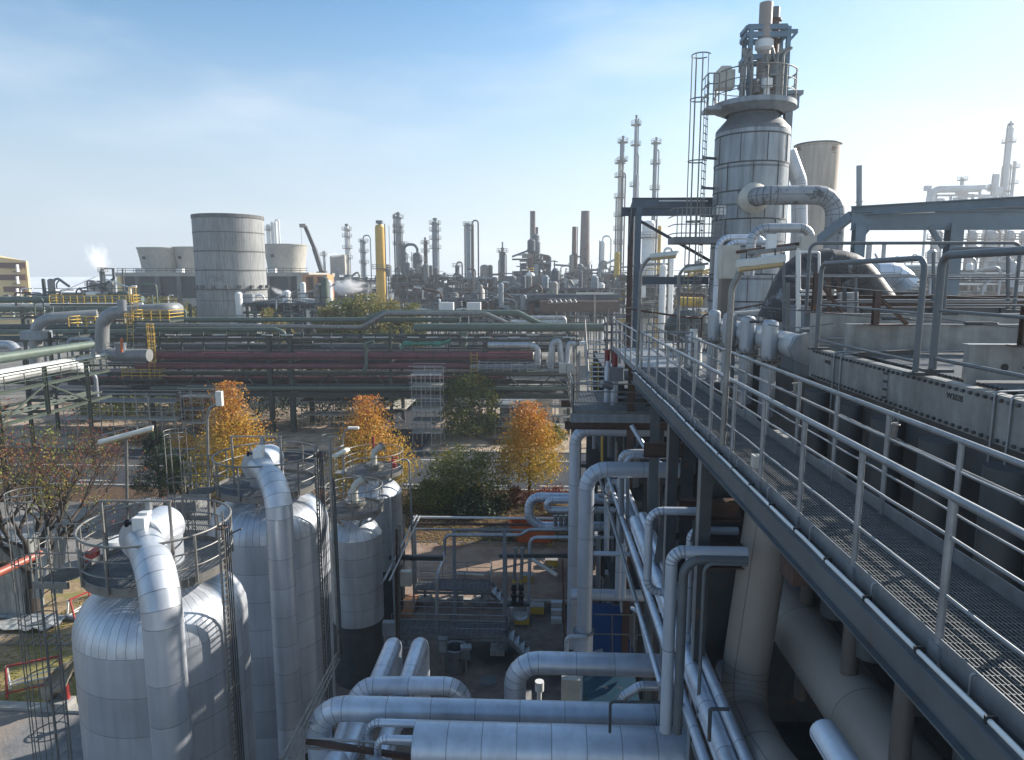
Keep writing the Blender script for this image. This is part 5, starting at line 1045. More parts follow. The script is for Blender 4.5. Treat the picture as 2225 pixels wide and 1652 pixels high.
for i in range(26):
    u = 330+i*36+random.uniform(-8,8); v = random.choice((728,733)); MB().cbox(W(u,v,RY-.4), 1.4,.12,.08, random.uniform(-.3,.3)).build('tray_lamp', M['white' if i%3 else 'galvw'], R1)
RG = 'pipes lying in the main rack'
def rp(label, pts, r, m, Y=RY, **k): return pipe(label, [W(p[0],p[1],p[2] if len(p) > 2 else Y) for p in pts], r, m, n=k.pop('n',16), **k)
rp('highest straight pale green pipe of the rack, starting at the yellow platform', [(365,695),(1000,695)], .30, 'green', RY+5)
rp('pale pipe just below the highest green pipe, rising diagonally over the middle', [(300,706),(785,712),(838,682),(1056,682),(1100,702),(1120,704)], .26, 'galvw', RY+2, br=1.2)
rp('pale green raised pipe forming the top of the rack at the centre', [(800,692),(838,680),(1125,680),(1172,704),(1200,708)], .36, 'green', RY+4.5, br=1.2)
rp('green pipe bending down in a swan neck above the red pipes', [(296,716),(598,716),(618,722),(622,742),(680,742)], .28, 'green', RY+1, br=1.0)
rp('thick green header with a stub hanging below, upper right of the rack', [(900,712),(1312,712)], .47, 'green', RY+.5, n=22); tag(MB().cyl(W(1006,722,RY+.5),W(1006,752,RY+.5),.5,n=18).build('pipe_stub', M['green']), 'short green stub under the thick green header', 'pipe stub')
rp('long grey-green pipe in the shade above the upper red pipe', [(346,753),(870,753)], .42, 'steel', RY+3)
rp('uppermost dark red clad pipe of the rack', [(312,773),(1158,773)], .46, 'red', RY, sp=1.9, n=20)
rp('middle dark red clad pipe of the rack', [(295,796),(1020,796)], .36, 'red', RY, sp=2.2)
rp('thin lowest dark red pipe of the rack', [(120,821),(1100,821)], .19, 'red', RY+.4, sp=3)
rp('lowest green pipe along the rack underside', [(330,844),(1238,844)], .27, 'green', RY-.3, n=14)
rp('steel blue pipe continuing right of the middle red pipe', [(1022,797),(1175,797)], .34, 'steell', RY)
rp('teal green valve line in the upper middle of the rack', [(872,757),(876,747),(960,747),(980,740)], .2, 'teal', RY-.5)
for u in (886,950): tag(MB().cyl(W(u-8,747,RY-.5),W(u+8,747,RY-.5),.34,n=14).build('valve_sleeve', M['teal']), ('left' if u < 900 else 'right')+' thick sleeve on the teal valve line', 'valve')
rp('vertical green pipe dropping in front of the red pipes', [(812,742),(796,745),(796,800),(786,808)], .2, 'green', RY-.8)
rp('silver pipe bending down at the right end of the rack', [(1060,750),(1150,750),(1168,755),(1168,790)], .38, 'alud', RY-.6, br=.8)
rp('silver arched pipe beside the stair at the right end of the rack', [(1196,800),(1200,745),(1215,740),(1222,800)], .35, 'alud', RY-.8, br=.8)
rp('second silver arched pipe nearest the stair at the right end of the rack', [(1232,790),(1235,745),(1250,748)], .3, 'alud', RY-.8, br=.7)
rp('short horizontal silver pipe above the right end of the upper red pipe', [(1075,742),(1150,740)], .42, 'alud', RY+2)
rp('pink and white ringed pipe above the right end of the rack', [(1052,752),(1072,738)], .3, 'red', RY+1)
rp('white pipe running behind the thick green header', [(1110,700),(1230,700)], .28, 'whitec', RY+12); rp('upper white pipe far right behind the rack', [(1130,690),(1228,690),(1228,704)], .22, 'whitec', RY+12)
# yellow ladders and platforms on the rack
def yellow_plat(label, u0, u1, v, Y, dep, h=1.1, gm='yellow'):
    t = thing('valve_platform', label, 'platform', W((u0+u1)/2, v, Y)); a, b = W(u0,v,Y), W(u1,v,Y); MB().box(a.x,b.x,Y,Y+dep,a.z-.2,a.z).build('platform_deck', M['greend'], t)
    mb = MB()
    for q in (1,.66,.33):
        mb.tube([(a.x,Y+dep,a.z+h*q),(a.x,Y,a.z+h*q),(b.x,Y,a.z+h*q),(b.x,Y+dep,a.z+h*q)], .05, 5)
    n_ = max(3,int((b.x-a.x)/.9))
    for i in range(n_+1): x = a.x+(b.x-a.x)*i/n_; mb.cyl((x,Y,a.z),(x,Y,a.z+h),.05,n=5)
    mb.build('yellow_railing', M[gm], t); return t
yellow_plat('yellow railed platform on top of the rack behind the silver swan duct', 290, 368, 697, 72, 3)
yellow_plat('small yellow railed landing at the left above the second silver duct', 150, 208, 710, 74, 2)
yellow_plat('long yellow railed catwalk topmost at the left of the rack', 108, 290, 661, 84, 1.5)
yellow_plat('little yellow railed platform in front of the red pipes at left', 266, 348, 823, 76.5, 1.2)
yellow_plat('galvanised railed platform at the right end of the rack', 1040, 1235, 808, 76.3, 1.5, gm='galv')
for i, (u, v0, v1, Y) in enumerate(((330,722,823,76.4),(292,644,697,71.9),(283,700,742,73),(1030,765,822,77))):
    t = thing('yellow_ladder', ('tall yellow ladder in front of the red pipes at left','yellow caged ladder rising above the top yellow platform','short yellow ladder hanging under the top yellow platform','yellow ladder rails near the right end of the red pipes')[i], 'ladder', W(u,v1,Y))
    ladder(t, W(u,v1,Y), W(u,v0,Y), (1,0,0), .7, 'yellow', .35, .04, cage=(0,-1,0) if i != 3 else None, hoop=.8, cz0=2.0, out=(0,1,0), name='ladder_rails')
# silver swan ducts
pipe('big silver swan-neck duct on the left of the rack', [W(385,672,77),W(372,672,75),W(243,680,74),W(222,700,74),W(222,765,74),W(245,772,74),W(325,772,74)], .72, 'lclad', 'large_duct', 'duct', br=1.7, n=24, sp=1.0)
tag(MB().lathe(W(264,772,73.6), [(.5,0),(.55,.9),(.62,1.35),(.02,1.36)], 20).build('pot_fitting', M['alup']), 'small pot fitting on the lower bend of the silver swan duct', 'duct fitting')
pipe('second silver duct bending down into a square box farther left', [W(212,685,80),W(110,692,78),W(80,705,78),W(78,790,78)], .68, 'lclad', 'large_duct', 'duct', br=1.7, n=24, sp=1.0)
tag(MB().cbox(W(79,728,77.6), 2.5,2,1.0).build('duct_collar', M['steell']), 'square collar box on the second silver duct', 'duct fitting')
pipe('short silver duct end cut by the left picture edge', [W(-30,750,70),W(25,750,70),W(36,762,70)], .5, 'alud', 'large_duct', 'duct', br=.8)
pipe('slim pale pipe bending over above the left truss', [W(148,760,71),W(150,737,71),W(202,737,71),W(203,785,71)], .2, 'steell', n=12, br=.5, clad=False)
pipe('slim grey pipe dropping from the left truss', [W(180,812,68),W(207,812,68),W(211,862,68)], .2, 'steell', n=12, br=.6, clad=False)
tag(MB().lathe(W(266,676,72), [(0.45,0),(.45,1.2),(.02,1.21)], 16).build('pot_fitting', M['alup']), 'pale pot fitting under the yellow ladder on the rack top', 'duct fitting')
for i, (u, v0, v1, Y) in enumerate(((266,654,686,76),(264,735,765,72),(366,678,700,75))): tag(MB().cyl(W(u,v1,Y),W(u,v0,Y),.14,n=8).build('marker_post', M['orange']), ('orange marker post highest on the rack at left','orange marker post behind the swan duct pot','orange marker post at the right end of the yellow platform')[i], 'marker post')
# left branch rack running toward the camera
M['gmid'] = mat('mid_green_steel', (.05,.068,.053), .05, .5, .25, 1, rust=.05)
R2 = thing('branch_rack', 'dark green truss pipe rack running toward the camera at the left edge', 'pipe rack', (-46, 62, 0)); XL = -43.5
for y in (46.5,52,57.5,63):
    for x in (XL,XL-6): MB().ibeam((x,y,0 if y in (52,63) else 6.2),(x,y,10.4),.28,.28,.02).build('column', M['gmid' if x == XL else 'greend'], R2)
    for z in (6.4,9.0): MB().ibeam((XL,y,z),(XL-6,y,z),.2,.3,.02).build('cross_beam', M['gmid'], R2)
for z in (6.3,8.9,10.4):
    for x in (XL,XL-6): MB().ibeam((x,44,z),(x,66.5,z),.2,.28 if z < 10 else .1,.02).build('long_beam', M['gmid'], R2)
for i, y in enumerate((46.5,52,57.5)): MB().beam((XL,y,6.4 if i%2 else 8.9),(XL,y+5.5,8.9 if i%2 else 6.4),.14,.14).build('brace', M['gmid'], R2)
railing(R2, [(XL+.1,44,9.1),(XL+.1,66,9.1)], 1.1, 2.2, .045, 'gmid', kick=0)
for x in (-44.2,-44.7,-45.2,-45.7): MB().tube([(x,44,6.75),(x,66,6.75)], .09, 6).build('small_pipe', M['gmid'], R2)
pipe('thick white pipe lying in the left truss rack', [(-46.2,40,9.75),(-46.2,64,9.75),(-46.2,66.5,8.9)], .62, 'whitec', br=1.5, sp=2.2)
pipe('pale green pipe on top of the left truss rack', [(-46.5,40,11.3),(-46.5,68.5,11.3)], .4, 'green', n=16)
pipe('slender pipe inside the left truss rack', [(-48.3,40,9.6),(-48.3,78,9.6)], .3, 'whitec', n=14)
# second rack far left
R3 = thing('pipe_rack', 'farther pipe rack with lattice bridges at the left horizon', 'pipe rack', (-80, 105, 0))
xa, xb = W(-60,690,105).x, W(300,690,105).x
for v, r, m, y in ((652,.5,'green',100),(664,.3,'white',103),(673,.45,'green',106),(683,.2,'galvw',104),(693,.2,'white',108),(712,.5,'greend',98),(722,.4,'green',97),(737,.5,'greend',95)): MB().tube([W(-60,v,y),W(310 if v < 700 else 560,v-2,y)], r, 10).build('rack_pipe', M[m], R3)
x = xa
while x < xb+40:
    MB().ibeam((x,104,0),(x,104,W(100,660,104).z),.35,.35,.03).build('column', M['greend'], R3); x += 9
z1, z2 = W(100,672,103).z, W(100,690,103).z; x = xa; i = 0
while x < xb: MB().beam((x,102.5,z1 if i%2 else z2),(x+1.6,102.5,z2 if i%2 else z1),.15,.15).build('brace', M['green'], R3); x += 1.6; i += 1
for z in (z1, z2): MB().beam((xa,102.5,z),(xb,102.5,z),.2,.25).build('chord', M['green'], R3)
for i in range(40):
    u = random.uniform(0,420); y = random.uniform(98,112); v = random.uniform(655,745); h = random.uniform(.8,3); p = W(u,v,y)
    MB().tube([p, p+Vector((0,0,h)), p+Vector((random.uniform(-3,3),0,h))], random.uniform(.06,.2), 6, br=.4).build('small_pipe', M[random.choice(('galvw','white','steell','green','greend','brown'))], R3)
M['scaf'] = mat('scaffold_tube', (.46,.45,.43), .5, .45, .25, 3)
# ================= SCAFFOLDS =================
def scaffold(label, x0, x1, y0, dep, z1, nb, nl, seed=1, r=.05, z0=0, plank='tarp'):
    rs = random.Random(seed); m_ = None; t = thing('scaffold', label, 'scaffold', ((x0+x1)/2, y0, z0)); m = M['scaf']
    for j in (0,1):
        y = y0+dep*j
        for i in range(nb+1): x = x0+(x1-x0)*i/nb; MB().cyl((x,y,z0),(x,y,z1+rs.uniform(0,.8)),r,n=5).build('standard', m, t)
        for k in range(1,nl+1):
            z = z0+(z1-z0)*k/nl
            for q in (0,.5,1.0):
                if q == 0 or k == nl or rs.random() < .5: MB().cyl((x0-.3,y,z+q),(x1+.3,y,z+q),r*.8,n=5).build('ledger', m, t)
    for i in range(nb):
        if rs.random() < .75:
            xa_ = x0+(x1-x0)*i/nb; xb_ = x0+(x1-x0)*(i+1)/nb; k = rs.randrange(nl); za_ = z0+(z1-z0)*k/nl; zb2 = z0+(z1-z0)*(k+1)/nl
            if rs.random() < .5: xa_, xb_ = xb_, xa_
            MB().cyl((xa_,y0-.03,za_),(xb_,y0-.03,zb2),r*.8,n=5).build('diagonal_brace', M['galv'], t)
    for k in range(1,nl+1):
        z = z0+(z1-z0)*k/nl; pb = MB()
        for q in range(3): pb.box(x0-.1,x1+.1,y0+.05+q*dep/3.2,y0+.05+q*dep/3.2+dep/3.6,z+.03,z+.08)
        pb.build('planks', M['box' if k%2 else 'galv'], t)
        for i in range(nb+1): x = x0+(x1-x0)*i/nb; MB().cyl((x,y0-.2,z),(x,y0+dep+.2,z),r*.8,n=5).build('transom', m, t)
    return t
scaffold('long low scaffold under the rack at left with two plank levels', W(148,930,75).x, W(386,930,75).x, 74.5, 2.2, W(200,872,75).z, 9, 2, 1)
scaffold('scaffold under the rack just left of the first orange tree', W(402,930,76).x, W(520,930,76).x, 75.5, 2.0, W(450,862,76).z, 5, 3, 2)
scaffold('scaffold in the shade between the two left orange trees', W(650,930,79).x, W(770,930,79).x, 80, 2.0, W(700,873,80).z, 4, 2, 3)
scaffold('tall scaffold tower beside the side road', W(902,930,74).x, W(962,930,74).x, 72.5, 2.6, W(930,812,74).z, 3, 6, 4, r=.045)
scaffold('scaffold bridge right of the hedge under the rack', W(1045,930,78).x, W(1238,930,78).x, 77, 1.6, W(1100,882,78).z, 6, 3, 5)
scaffold('scaffold beyond the side road with a white gate', W(820,900,84).x, W(880,900,84).x, 84, 12, W(850,862,84).z, 2, 2, 6)
scaffold('short scaffold bay above the hedge', W(975,930,79).x, W(1042,930,79).x, 77.4, 1.4, W(1010,876,79).z, 2, 3, 8)
t = thing('lattice_girder', 'aluminium lattice girder lying across the distant frames', 'girder', W(1220,655,90)); mb = MB(); a, b = W(1190,650,90), W(1253,648,90); a2, b2 = W(1190,659,90), W(1253,657,90); mb.cyl(a,b,.06,n=5); mb.cyl(a2,b2,.06,n=5)
for i in range(12): mb.cyl((a if i%2 else a2).lerp(b if i%2 else b2, i/12),(a2 if i%2 else a).lerp(b2 if i%2 else b,(i+1)/12),.04,n=4)
mb.build('lattice', M['galv'], t)
# white sheds seen below the rack on the right
for i, (u0, u1, v0, v1, m) in enumerate(((1086,1130,884,920,'tin'),(1165,1200,860,925,'white'),(1216,1245,862,925,'white'))):
    p = WZ((u0+u1)/2, v1); a, b = W(u0,v1,p.y).x, W(u1,v1,p.y).x; zt6 = W(u0,v0,p.y).z; t = thing('site_container', ('low grey-green shed behind the scaffold bridge','white shed left of the pair under the rack end','white shed rightmost under the rack end')[i], 'shed', (p.x,p.y,0))
    MB().box(a,b,p.y,p.y+6,0,zt6).build('shed_body', M[m], t); MB().box(a-.2,b+.2,p.y-.2,p.y+6.2,zt6,zt6+.15).build('roof', M['steell'], t); MB().box(a+.4,a+1.3,p.y-.04,p.y-.004,0.05,2.0).build('door', M['steell'], t)
for i, u in enumerate((1093,1186)):
    p = WZ(u, 925); t = thing('road_barrier', ('left','right')[i]+' red and white striped barrier behind the third orange tree', 'barrier', (p.x,p.y,0))
    for k in range(7): MB().box(p.x-1.4+k*.4,p.x-1.02+k*.4,p.y,p.y+.05,.75,1.05).build('stripe', M['redp' if k%2 else 'white'], t)
    MB().beam((p.x-1.2,p.y,0),(p.x-1.2,p.y,.8),.06,.06).build('leg', M['white'], t); MB().beam((p.x+1.2,p.y,0),(p.x+1.2,p.y,.8),.06,.06).build('leg', M['white'], t)

c = W(962,1382,28.6); t = thing('switch_box', 'grey switch box on a channel post beside the steel drum', 'control box', (c.x,28.6,0)); MB().cbox((c.x,28.6,1.6), .42,.3,.7).build('box_body', M['steel'], t); MB().beam((c.x,28.65,0),(c.x,28.65,1.3),.1,.08).build('post', M['galvw'], t); MB().cbox((c.x,28.44,1.6), .3,.02,.5).build('door', M['steell'], t)
c = W(1012,1372,29.0); t = thing('switch_box', 'small tilted grey box lid just above the steel drum', 'control box', (c.x,29,0)); MB().cbox((c.x,29,1.3), .5,.35,.12,.2).build('lid', M['steell'], t); MB().cbox((c.x,29,1.0), .42,.3,.45).build('box_body', M['steel'], t); MB().beam((c.x,29.05,0),(c.x,29.05,.8),.1,.08).build('post', M['galvw'], t)
a = W(992,1246,35.4); b = W(1052,1250,35.4); tube_lamp('small cream tube lamp along the edge of the farther grating platform', (a+b)/2, b-a, (b-a).length, .6)
p = ground(1060,1480); tag(MB().cyl(p, p+Vector((0,0,.03)), .42, n=26).cyl(p+Vector((0,0,.031)), p+Vector((0,0,.045)), .34, n=24).build('manhole_cover', M['steel']), 'round steel cover flush in the yard floor right of the drum', 'cover')
# ================= DISTANCE =================
def Z(u, v, Y): return W(u, v, Y).z
def tower(label, u, vt, vb, wpx, Y, m, plats=(), top=None, name='process_column', cat='column', ladder_=True, gn=None, pipes=0, taper=1, rim=None):
    c = W(u, vb, Y); R = wpx/2/FPX*Y*(.86 if Y > 190 else 1); zt = Z(u, vt, Y); t = thing(name, label, cat, (c.x, Y, 0)); mt = M[m] if isinstance(m, str) else m
    MB().lathe((c.x,Y,0), [(R,0),(R,c.z),(R*taper,zt-R*.6),(R*.8*taper,zt-R*.2),(.02,zt)] if rim is None else [(R,0),(R,c.z),(R*taper,zt),(R*taper*.85,zt)], 18).build('shell', mt, t)
    for v in plats:
        z = Z(u,v,Y); p = MB().lathe((c.x,Y,z), [(R,-.15),(R+1.0,-.1),(R+1.0,.05),(R,.05)], 18).build('ring_platform', M['steel'], t); h = 1.1; r = MB()
        for q in (.55,1.1): r.ring((c.x,Y,z+q), R+.97, .05, 4, 18)
        for i in range(8): a = i*pi/4; r.cyl((c.x+(R+.97)*cos(a),Y+(R+.97)*sin(a),z),(c.x+(R+.97)*cos(a),Y+(R+.97)*sin(a),z+1.1),.05,n=4)
        r.build('railing', M['galvw'], p)
    if ladder_: 
        s = 1 if int(u)%2 else -1; l = MB(); x = c.x+s*(R+.15); l.beam((x,Y-R*.5,c.z*.5),(x,Y-R*.5,zt),.25,.12); l.build('ladder', M['dark'], t)
    for i in range(pipes):
        s = (-1)**i; x = c.x+s*(R+.35+.5*(i//2)); zz = zt-(zt-c.z)*random.uniform(0,.35); MB().tube([(x,Y-.3,c.z*.6),(x,Y-.3,zz+.5),(c.x,Y-.3,zz+.5)] if i < 2 else [(x,Y-.3,c.z*.6),(x,Y-.3,zz)], .22, 7, br=.8).build('riser_pipe', M[random.choice(('galvw','steel','brown','steell'))], t)
    if gn: s, w_ = gn; MB().tube([(c.x,Y,zt-R),(c.x,Y,zt+w_*.8),(c.x+s*(R+w_),Y,zt+w_*.8),(c.x+s*(R+w_),Y,c.z*.7)], max(.25,R*.28), 8, br=w_*.9).build('goose_neck_pipe', mt, t)
    if top: MB().cyl((c.x,Y,zt-.2),(c.x,Y,Z(u,top,Y)),R*.3,n=8).cbox((c.x,Y,zt+.5),R*1.2,R*1.2,.8).build('top_mast', M['steel'], t)
    return t
YA = 170
# big grey water tower
t = thing('cooling_tower', 'huge streaky grey cylindrical tower, widest structure on the skyline at left', 'tower', (W(503,700,140).x,140,0)); cx = W(503,600,140).x
def rr(px): return px/2/FPX*140
m_big = mat('big_tower_panels', (.31,.315,.31), 0, .75, .16, .12, clad=True, streak=.5, seamw=.07, rust=.06, rustcol=(.12,.12,.115))
zs = [0]+[Z(503,v,140) for v in (690,652,628,588,548,508,478)]; ws = [147,147,145,145,144,144,145,145]
mb = MB().lathe((cx,140,0), [(rr(w_),z) for w_, z in zip(ws,zs)], 56, True); mb.build('shell', m_big, t)
zt = Z(503,470,140)
MB().lathe((cx,140,0), [(rr(145),zs[-1]),(rr(147),zs[-1]+.05),(rr(147),zt),(rr(141),zt),(rr(141),zs[-3])], 56).build('top_rim', M['concd'], t)
for v in (508,548,588): MB().lathe((cx,140,Z(503,v,140)), [(rr(144),-.15),(rr(146.0),-.1),(rr(146.0),.1),(rr(144),.15)], 56).build('seam_band', M['concd'], t)
z = Z(503,628,140); rg = MB().ring((cx,140,z), rr(149), .13, 6, 56)
for i in range(10): a = -pi+i*pi/9+.1; rg.cbox((cx+rr(148)*cos(a),140+rr(148)*sin(a),z+.5), 1.0,.5,.6,a)
rg.build('stiffening_ring', M['concd'], t)
# cooling cell block with fan stacks
t = thing('cooling_cell_block', 'long dark louvred cooling cell building with pale pillars behind the huge tower', 'building', (W(470,650,200).x,200,0)); a_, b_ = W(262,650,200).x, W(672,650,200).x; zt = Z(400,597,200)
m_louv = mat('louvre_panels', (.045,.05,.055), .1, .6, .2, .3)
MB().box(a_,b_,200,224,2,zt-.5).build('louvre_wall', m_louv, t); MB().box(a_-.5,b_+.5,199.2,224.5,zt-.5,zt+.6).build('parapet', M['cream'], t); MB().box(a_,b_,199.3,200,Z(400,665,200),Z(400,648,200)).build('base_band', M['cream'], t)
for u in (263,302,346,392,433,584,632,671): x = W(u,620,200).x; MB().box(x-.6,x+.6,199.0,199.9,0,zt-.5).build('pillar', M['concd' if u > 263 else 'ochre'], t)
rl = MB()
for q in (.6,1.2): rl.tube([(a_,199.5,zt+.6+q),(b_,199.5,zt+.6+q)], .08, 4)
i = a_
while i < b_: rl.cyl((i,199.5,zt+.6),(i,199.5,zt+1.9),.08,n=4); i += 2.5
rl.build('roof_railing', M['dark'], t)
for u in (300,388,590): MB().cbox((W(u,590,200).x,201,zt+1.1), 2,1.5,1.6).build('roof_box', M['white'], t)
for k_, (u, Y, vt) in enumerate(((352,212,539),(428,214,538),(623,212,532))):
    cx = W(u,588,Y).x; R = 46/FPX*Y; z0, z1 = zt+.3, Z(u,vt,Y); tt = thing('fan_stack', ('pale flared fan stack left of the huge tower','pale flared fan stack half hidden by the huge tower','pale flared fan stack just right of the huge tower')[k_], 'fan stack', (cx,Y,z0), 'flared fan stacks on the cooling cells')
    MB().lathe((cx,Y,0), [(R*.84,z0),(R*.86,z0+(z1-z0)*.3),(R*.93,z0+(z1-z0)*.65),(R,z1-.4),(R*1.03,z1-.35),(R*1.03,z1),(R*.97,z1),(R*.82,z0)], 44).build('shell', M['cream'], tt)
    MB().cbox((cx-R*.3,Y-R*.93,z0+(z1-z0)*.6), .8,.4,.8).build('hatch', M['black'], tt)
# orange and white end frame
t = thing('orange_frame_building', 'orange and white framed stair block at the end of the cooling cells', 'building', (W(680,660,195).x,195,0)); zt = Z(680,597,195)
for u0, u1, m in ((648,660,'cream'),(660,668,'orang'),(684,692,'orang'),(700,714,'orang')): MB().box(W(u0,620,195).x,W(u1,620,195).x,194,200,0,zt).build('pier', M[m], t)
for v in (597,630): MB().box(W(660,620,195).x,W(712,620,195).x,194.2,199,Z(680,v+5,195),Z(680,v,195)-.01).build('lintel', M['orang'], t)
MB().box(W(668,620,195).x,W(704,620,195).x,199,200.5,0,zt-.5).build('back_wall', M['cream'], t)
for v in (612,622,643,652): MB().box(W(668,620,195).x,W(684,620,195).x,196,198,Z(680,v,195),Z(680,v-1.5,195)).build('stair_flight', M['galvw'], t)
# yellow office block
t = thing('office_building', 'ochre office block with brown shutters at the far left edge', 'building', (W(20,650,200).x,200,0)); Yb = 200; M['ochre'].node_tree.nodes['Principled BSDF'].inputs['Roughness'].default_value = .7
xa = W(-120,600,Yb).x; xb = W(60,600,Yb+8).x; z1, z2 = Z(0,556,Yb), Z(58,567,Yb+8)
MB().hexa([(xa,Yb,0),(xb,Yb+8,0),(xb-4,Yb+14,0),(xa,Yb+12,0),(xa,Yb,z1+2),(xb,Yb+8,z2),(xb-4,Yb+14,z2),(xa,Yb+12,z1+2)]).build('walls', M['ochre'], t)
def bx(u0, u1, v0, v1, m, n_, off=0): a, b = W(u0,v0,Yb+5.4), W(u1,v0,Yb+7.4); zl, zh_ = W(u0,v1,Yb+5.4).z, W(u0,v0,Yb+5.4).z; MB().beam(Vector((a.x,a.y-off,(zl+zh_)/2)),Vector((b.x,b.y-off,(zl+zh_)/2)),.3,zh_-zl,(0,0,1)).build(n_, m, t)
for v0, v1 in ((571,583),(597,609),(623,635)): bx(-4,56,v0,v1,M['shut'],'shutter_band',.2); bx(-8,12,v0+1,v1-1,M['glass'],'window',.5); bx(39,45,v0+4,v1+8,M['white'],'stair_door',.8); bx(34,50,v1+7,v1+9,M['dark'],'balcony',1.5)
# white hall
t = thing('white_hall', 'long white metal roofed hall behind the left racks', 'building', (W(160,650,230).x,230,0)); a_, b_ = W(-120,600,230).x, W(262,600,230).x; z1, z2 = Z(100,642,230), Z(100,602,260)
MB().hexa([(a_,230,z1),(b_,230,z1),(b_,262,z1),(a_,262,z1),(a_,230,z1+.3),(b_,230,z1+.3),(b_,262,z2),(a_,262,z2)]).build('roof', M['roof'], t); MB().box(a_+1,b_-1,231,261,0,z1).build('walls', M['concd'], t)
for u in (160,232,246): p = W(u,640,229.9); MB().beam((p.x-6,231,z1+.7),(p.x-12,261,z2+.2),.6,.1).build('roof_strip', M['steell'], t)
for k_, (u, vt, w_) in enumerate(((202,612,9),(228,583,10),(242,612,11),(215,614,9))): tower(('squat silo left of the cooling block','lattice topped silo left of the cooling block','squat silo touching the cooling block','squat silo between the two others')[k_], u, vt, 640, w_*1.4 if vt > 600 else 4, 178, 'whitec', (vt+8,), name='silo', cat='silo', pipes=2)
t = thing('open_steel_tower', 'open steel frame with pipes left of the cooling cells', 'steel frame', (W(237,640,182).x,182,0))
for u in (226,248):
    for y in (182,186): MB().beam((W(u,600,182).x,y,0),(W(u,600,182).x,y,Z(u,583,182)),.3,.3).build('post', M['dark'], t)
for v in (584,598,612,626): MB().beam(W(225,v,182),W(249,v,182),.3,.3).build('beam', M['dark'], t)
# silver multi-flue stack behind
for k_, (u, vt, w_) in enumerate(((588,487,10),(597,482,8),(604,482,6))): tower(('left','middle','right')[k_]+' flue of the silver triple stack behind the fan stacks', u, vt, 600, w_, 240, 'white', (500,) if k_ == 0 else (), name='flue', cat='chimney', ladder_=False, gn=(1,.8) if k_ == 2 else None)
# crane
t = thing('mobile_crane', 'dark telescopic crane boom leaning behind the cooling cells', 'crane', (W(697,660,230).x,230,0)); a, m1, b = W(699,590,230), W(683,540,230), W(663,492,230)
MB().beam(a,m1,1.3,1.5).build('boom_section', M['dark'], t); MB().beam(m1,b,.9,1.1).build('boom_section', M['black'], t); MB().cbox(b+Vector((-.8,0,.2)),2,1,1.2).build('boom_head', M['galvw'], t)
MB().cyl(b+Vector((-1.4,0,0)),b+Vector((-1.4,0,-8)),.06,n=4).cbox(b+Vector((-1.4,0,-8.3)),.5,.5,1.1).build('hook_rope', M['dark'], t); MB().beam(a,(a.x+2,230,0),3,2.5).cbox((a.x+2,230,1.5),8,3,2.5).build('crane_body', M['dark'], t)
# skyline columns
m_ych = M['yellowl']
tower('bright yellow chimney column, the only yellow tower', 829, 487, 640, 22, 185, m_ych, (584,), name='yellow_column', taper=.93, top=480)
tower('silvery column with four ring platforms left of the yellow column', 757, 492, 602, 12, 260, 'white', (500,515,540,562), top=488)
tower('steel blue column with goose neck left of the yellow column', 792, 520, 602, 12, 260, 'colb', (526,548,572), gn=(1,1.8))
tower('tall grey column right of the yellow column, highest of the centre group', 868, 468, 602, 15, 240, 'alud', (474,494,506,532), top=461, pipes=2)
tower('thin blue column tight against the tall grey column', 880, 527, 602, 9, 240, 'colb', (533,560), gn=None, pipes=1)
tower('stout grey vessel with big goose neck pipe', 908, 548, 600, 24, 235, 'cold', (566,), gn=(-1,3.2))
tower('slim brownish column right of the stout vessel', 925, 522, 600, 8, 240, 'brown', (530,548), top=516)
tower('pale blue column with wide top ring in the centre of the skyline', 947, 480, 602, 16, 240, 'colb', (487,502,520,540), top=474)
tower('short dark column standing alone between the blue and twin columns', 993, 576, 606, 9, 230, 'cold', (580,), gn=(1,1.2), name='short_column')
tower('left half of the red and grey twin column', 1018, 484, 605, 11, 225, 'colb', (490,), pipes=2)
tower('right half of the red and grey twin column', 1028, 487, 605, 6, 225, 'brown', (), gn=(1,1.4))
tower('dark column with pale tip left of the stepped furnace', 1092, 545, 612, 13, 220, 'cold', (548,), top=526, pipes=2)
tower('pale chimney on top of the stepped furnace', 1158, 459, 600, 11, 210, 'chim', (), rim=1, name='chimney', cat='chimney', ladder_=True)
tower('short grey chimney just behind the furnace chimney', 1166, 494, 600, 7, 215, 'chim', (), rim=1, name='chimney', cat='chimney', ladder_=False)
tower('dark slender brick chimney left of the tall tapered one', 1247, 493, 590, 13, 225, 'brick', (), rim=1, name='chimney', cat='chimney', taper=.85)
tower('tall tapered brick chimney, widest chimney on the skyline', 1270, 459, 590, 26, 215, 'chim', (), rim=1, name='chimney', cat='chimney', taper=.8, ladder_=False)
tower('white column with goose neck right of the brick chimneys', 1308, 523, 610, 13, 200, 'white', (), gn=(1,1.6))
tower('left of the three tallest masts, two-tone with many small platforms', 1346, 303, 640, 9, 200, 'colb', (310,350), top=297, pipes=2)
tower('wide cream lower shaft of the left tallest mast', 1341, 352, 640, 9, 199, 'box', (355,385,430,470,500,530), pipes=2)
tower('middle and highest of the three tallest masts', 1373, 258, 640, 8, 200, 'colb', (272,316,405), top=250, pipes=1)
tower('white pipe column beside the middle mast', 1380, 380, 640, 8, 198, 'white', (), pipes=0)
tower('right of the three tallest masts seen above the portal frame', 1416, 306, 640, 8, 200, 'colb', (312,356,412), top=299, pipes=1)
tower('big white column seen through the portal frame', 1405, 478, 640, 27, 150, 'white', (517,), name='white_column')
tower('pale yellow pipe column seen right of the big white column', 1429, 490, 640, 8, 150, 'yellow', (), name='yellow_pipe_column', ladder_=False)
tower('thin lattice-like mast right of the yellow column', 848, 490, 605, 1.6, 230, 'steel', (), ladder_=False, name='mast', cat='mast')
tower('very thin mast right of the silver columns', 700+5, 545, 600, 5, 250, 'white', (556,), name='short_column')
